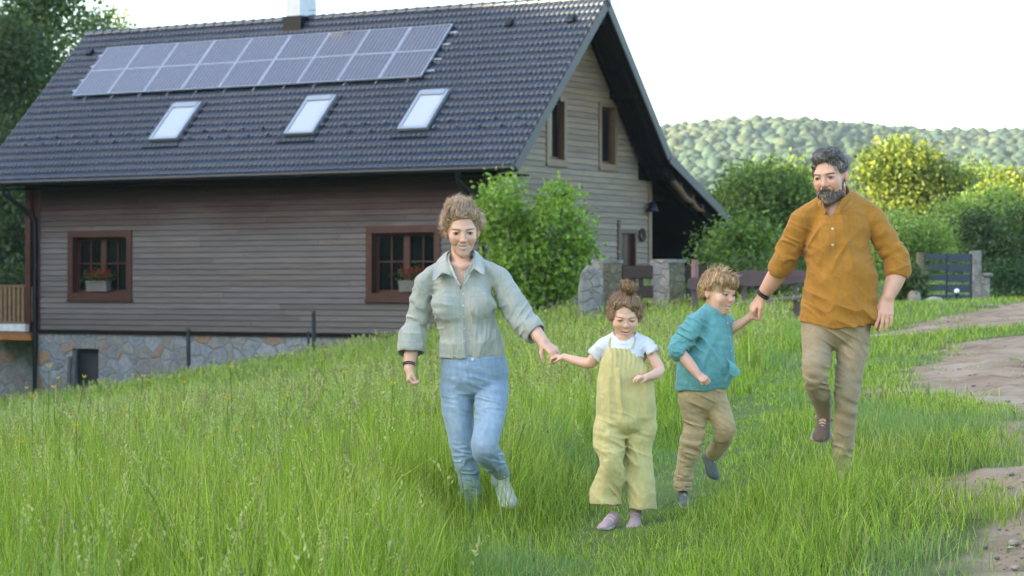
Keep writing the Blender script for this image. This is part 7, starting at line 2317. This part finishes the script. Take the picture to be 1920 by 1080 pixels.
def grass_all():
    r = np.random.default_rng(44)
    zones = [(5.2, 9.0, 1000), (9.0, 12.5, 2300), (12.5, 17, 1300), (17, 25, 520), (25, 38, 200), (38, 56, 95), (56, 80, 55)]
    parts_t, parts_s = [], []
    for (y0, y1, dens) in zones:
        x, y = scatter(y0, y1, dens, r)
        ym = (y0 + y1) / 2
        P = np.stack([x * .8, y * .55, 0 * x], 1)
        patch = fbm(P, 61); patch2 = fbm(P * 3.1, 62)
        t = x - xpath(y)
        d = dirt(x, y)
        tall = sstep(-.15, -1.0, t + patch * .35)
        near = np.zeros(len(x))
        trod = np.exp(-((x - np.interp(y, [8, 11.2, 12, 14, 17, 24], [.15, .45, .75, 1.05, 1.5, 2.6])) / .42) ** 2) * (y < 26)
        h = .105 + (.33 - .09 * sstep(30, 55, y)) * tall
        h = h * (1 - .72 * trod)
        # lush tuft between the boy and the man, and the verge bank in the foreground
        h += .20 * np.exp(-((x - 1.36) / .40) ** 2 - ((y - 10.7) / .75) ** 2) + .07 * np.exp(-((x - .75) / .8) ** 2 - ((y - 9.6) / .7) ** 2)
        h *= (1 + .22 * patch + .22 * patch2)
        for (qx, qy, rad) in PEOPLE_XY:
            near = np.maximum(near, np.exp(-(((x - qx) / rad) ** 2 + ((y - qy) / (rad * 1.0)) ** 2)))
            front = np.exp(-(((x - qx) / (rad * 1.25)) ** 2)) * sstep(qy + .15, qy - .15, y) * sstep(qy - 2.6, qy - 1.5, y)
            lim = .17 if qx < 0 else (.085 if qx < .7 else (.15 if qx < 1.2 else .34))
            h = h * (1 - front) + np.minimum(h, lim * (1 + .35 * patch2)) * front
        # shorter strip along the plinth so that the stones show
        h *= np.where(y > 56, .8, 1)
        edge = sstep(.24, -.26, d + .20 * vnoise(np.stack([x * 14, y * 10, 0 * x], 1), 93))
        keep = (d < .3) & (r.random(len(x)) < edge ** 1.0) & (r.random(len(x)) < .62 + .5 * patch2 + .25 * tall + .15)
        # tufts that survive on the bare track
        tuft = (d >= .0) & (vnoise(np.stack([x * 2.6, y * 1.3, 0 * x], 1), 91) > .40)
        keep |= tuft
        h = np.where(tuft, .085, h) * np.where(edge < .95, .35 + .62 * edge, 1)
        # keep out of the house, the pillars
        loc = (np.stack([x, y], 1) - np.array(house.location[:2])) @ np.array([[math.cos(TH - math.pi / 2), -math.sin(TH - math.pi / 2)], [math.sin(TH - math.pi / 2), math.cos(TH - math.pi / 2)]])
        keep &= ~((loc[:, 1] > -.1) & (loc[:, 0] < .1) & (loc[:, 1] < 12) & (loc[:, 0] > -19))
        x, y, h, tall, t, patch, patch2 = (v[keep] for v in (x, y, h, tall, t, patch, patch2))
        n = len(x)
        h = h * np.clip(r.normal(1, .26, n), .35, 1.6)
        wid = np.clip(.0048 * (ym / 11) ** .95, .0042, .03) * r.uniform(.6, 1.5, n) * (1 + .3 * tall)
        lean = np.abs(r.normal(.26, .30, n)) + .22 * (1 - tall) * r.random(n)
        ci = np.clip(((patch + 1) / 2 * 5 + r.normal(0, 1.3, n)).astype(int), 0, 4)
        col = np.where((tall > .5)[:, None], G_TALL[ci], G_SHORT[ci]) * np.clip(r.lognormal(-.02, .30, (n, 1)), .45, 1.7)
        # bluish tufts here and there
        bl = sstep(.25, .5, vnoise(np.stack([x * 1.3, y * .8, 0 * x + 4], 1), 71))[:, None] * .55
        col = col * (1 - bl) + np.array((.17, .28, .13)) * bl
        dry = (r.random(n) < .03)[:, None]
        col = np.where(dry, np.array((.44, .40, .20)), col)
        m = tall > .5
        segs = 3 if ym < 26 else 2
        for sel, dst in ((m, parts_t), (~m, parts_s)):
            if sel.any(): dst.append(blades(x[sel], y[sel], h[sel], wid[sel], lean[sel], r, col[sel], segs))
    # flowering stalks with seed heads standing above the meadow
    for (y0, y1, dens) in [(6.5, 10, 40), (10, 14, 62), (14, 20, 50), (20, 32, 24), (32, 50, 10), (50, 76, 5)]:
        x, y = scatter(y0, y1, dens, r)
        t = x - xpath(y); d = dirt(x, y)
        k = (t < -.55 + r.normal(0, .25, len(x))) & (d < -.2)
        for (qx, qy, rad) in PEOPLE_XY:
            k &= ~((np.abs(x - qx) < rad * 1.2) & (y < qy + .3) & (y > qy - 2.2))
        loc = (np.stack([x, y], 1) - np.array(house.location[:2])) @ np.array([[math.cos(TH - math.pi / 2), -math.sin(TH - math.pi / 2)], [math.sin(TH - math.pi / 2), math.cos(TH - math.pi / 2)]])
        k &= ~((loc[:, 1] > -.1) & (loc[:, 0] < .1))
        x, y = x[k], y[k]; n = len(x)
        if n == 0: continue
        h = r.uniform(.42, .74, n) * (1 - .25 * (y0 > 30)); lean = np.abs(r.normal(.22, .18, n)); sc = (max(y0, 9) / 10) ** .8
        cs = np.array([(.26, .32, .09), (.34, .36, .15), (.20, .27, .08)])[r.integers(0, 3, n)] * r.uniform(.8, 1.2, (n, 1))
        z = gz(x, y); a = r.uniform(0, 6.28, n); dx, dy = np.cos(a), np.sin(a)
        V, F, C = blades(x, y, h, np.full(n, .0035 * sc), lean, np.random.default_rng(1), cs, 4)
        # recompute the same curve for the heads
        rr = np.random.default_rng(1); a = rr.uniform(0, 2 * np.pi, n); dx, dy = np.cos(a), np.sin(a)
        def pt(tp):
            off = lean * h * tp ** 2
            return np.stack([x + dx * off, y + dy * off, z - .01 + h * (tp - .35 * lean * tp ** 3)], 1)
        parts_t.append((V, F, C))
        hv, hf, hc = [], [], []
        hcols = np.array([(.40, .41, .17), (.32, .37, .13), (.26, .20, .13), (.46, .46, .22)])[r.integers(0, 4, n)] * r.uniform(.8, 1.2, (n, 1))
        q = 0
        for k2 in range(12):
            tp = .78 + .22 * (k2 + .5) / 12
            p = pt(np.full(n, tp) + r.normal(0, .008, n))
            sz = (.011 if k2 < 9 else .007) * sc * r.uniform(.6, 1.3, n)
            dr = r.normal(size=(n, 3)); dr[:, 2] = np.abs(dr[:, 2]) + .6; dr /= np.linalg.norm(dr, axis=1, keepdims=True)
            sd = np.cross(dr, r.normal(size=(n, 3))); sd /= np.linalg.norm(sd, axis=1, keepdims=True)
            s1 = sz[:, None]
            Vq = np.stack([p - dr * s1 * .3, p + dr * s1 * .5 + sd * s1 * .38, p + dr * s1 * 1.5, p + dr * s1 * .5 - sd * s1 * .38], 1).reshape(-1, 3)
            hv.append(Vq); hf.append(np.arange(n * 4).reshape(-1, 4) + q); hc.append(np.repeat(hcols, 4, 0)); q += n * 4
        parts_t.append((np.concatenate(hv), np.concatenate(hf), np.concatenate(hc)))
    V, F, C = join_np(parts_t)
    o = mesh_np('meadow_grass', V, F, M_GRASS, C, smooth=False); tag(o, 'tall meadow grass with seed heads left of the track', 'grass', kind='stuff')
    V, F, C = join_np(parts_s)
    o = mesh_np('verge_grass', V, F, M_GRASS, C, smooth=False); tag(o, 'short lush grass along the track', 'grass', kind='stuff')

def buttercups():
    """yellow flowers one could count: each a thing of its own with stalk and petals"""
    r = np.random.default_rng(17)
    my = leaf_mat('petal', .25, .35, tcol=(1, 1, .8))
    pts = [(365, 1028, 9.6), (383, 1058, 9.3), (434, 808, 13), (470, 803, 13), (413, 818, 12.8), (105, 652, 20), (45, 640, 21), (95, 690, 17), (110, 728, 16), (120, 705, 16.5), (250, 705, 17), (445, 690, 16), (425, 750, 14.5), (350, 418 + 300, 18), (255, 790, 14), (225, 770, 14.5),
           (590, 600, 26), (612, 610, 26), (455, 577, 28), (600, 658, 20), (480, 552 + 60, 26), (150, 800, 13.5), (60, 745, 15.5), (725, 720, 14), (790, 650, 19), (800, 640, 20), (782, 660, 19), (1225, 580, 24), (530, 745, 14.5), (320, 850, 12.5), (230, 955, 11), (540, 905, 12), (160, 880, 12.2), (20, 830, 13), (655, 840, 12.7), (700, 790, 13.4), (280, 640, 24), (180, 660, 22), (520, 640, 22), (640, 700, 17)]
    root0 = None
    for i, (px, py, Y) in enumerate(pts):
        p = at(px, py, Y); g = gz1(p[0], p[1]); hh = p[2] - g
        if hh < .12: hh = .3 + .2 * r.random()
        if hh > .95: hh = .75
        if root0 is None:
            root0 = empty('buttercup', (p[0], p[1], g))
            mb = MB(); mb.cur = (.10, .17, .03); mb.tube([(0, 0, 0), (.01, 0, .25), (.0, 0, .5)], [.003, .0025, .002], 5); mb.build('stalk', M_GRASS, root0)
            mb = MB(); mb.cur = (.72, .47, .01)
            for k in range(5):
                a = k * 2 * math.pi / 5; c, s_ = math.cos(a), math.sin(a)
                mb.add([(0, 0, .5), (.010 * c - .007 * s_, .010 * s_ + .007 * c, .506), (.017 * c, .017 * s_, .515), (.010 * c + .007 * s_, .010 * s_ - .007 * c, .506)], [(0, 1, 2, 3)])
            mb.build('petals', my, root0, fixn=False)
            o = root0
        else:
            o = copy_tree(root0)
        o.location = (p[0], p[1], g); o.scale = (1.15, 1.15, hh / .5); o.rotation_euler = (r.normal(0, .06), r.normal(0, .06), r.uniform(0, 6))
        tag(o, 'yellow buttercup standing in the tall meadow grass', 'flower', 'buttercups in the meadow')
if 'grass' not in SKIP:
    grass_all()
    buttercups()
# ---------------------------------------------------------------- summer haze over the valley
if 'haze' not in SKIP:
    mb = MB(); mb.b2((-1600, -320, -30), (1600, 2600, 160)); hz = mb.build('haze')
    m = bpy.data.materials.new('valley_haze'); m.use_nodes = True
    nt = m.node_tree
    nt.nodes.remove(nt.nodes['Principled BSDF'])
    pv = nt.nodes.new('ShaderNodeVolumePrincipled'); pv.inputs['Density'].default_value = HAZE; pv.inputs['Color'].default_value = (.86, .93, 1, 1); pv.inputs['Anisotropy'].default_value = 0.2
    nt.links.new(pv.outputs[0], nt.nodes['Material Output'].inputs['Volume'])
    hz.data.materials.append(m)
    tag(hz, 'thin pale summer haze lying over the whole valley', 'haze', kind='stuff')
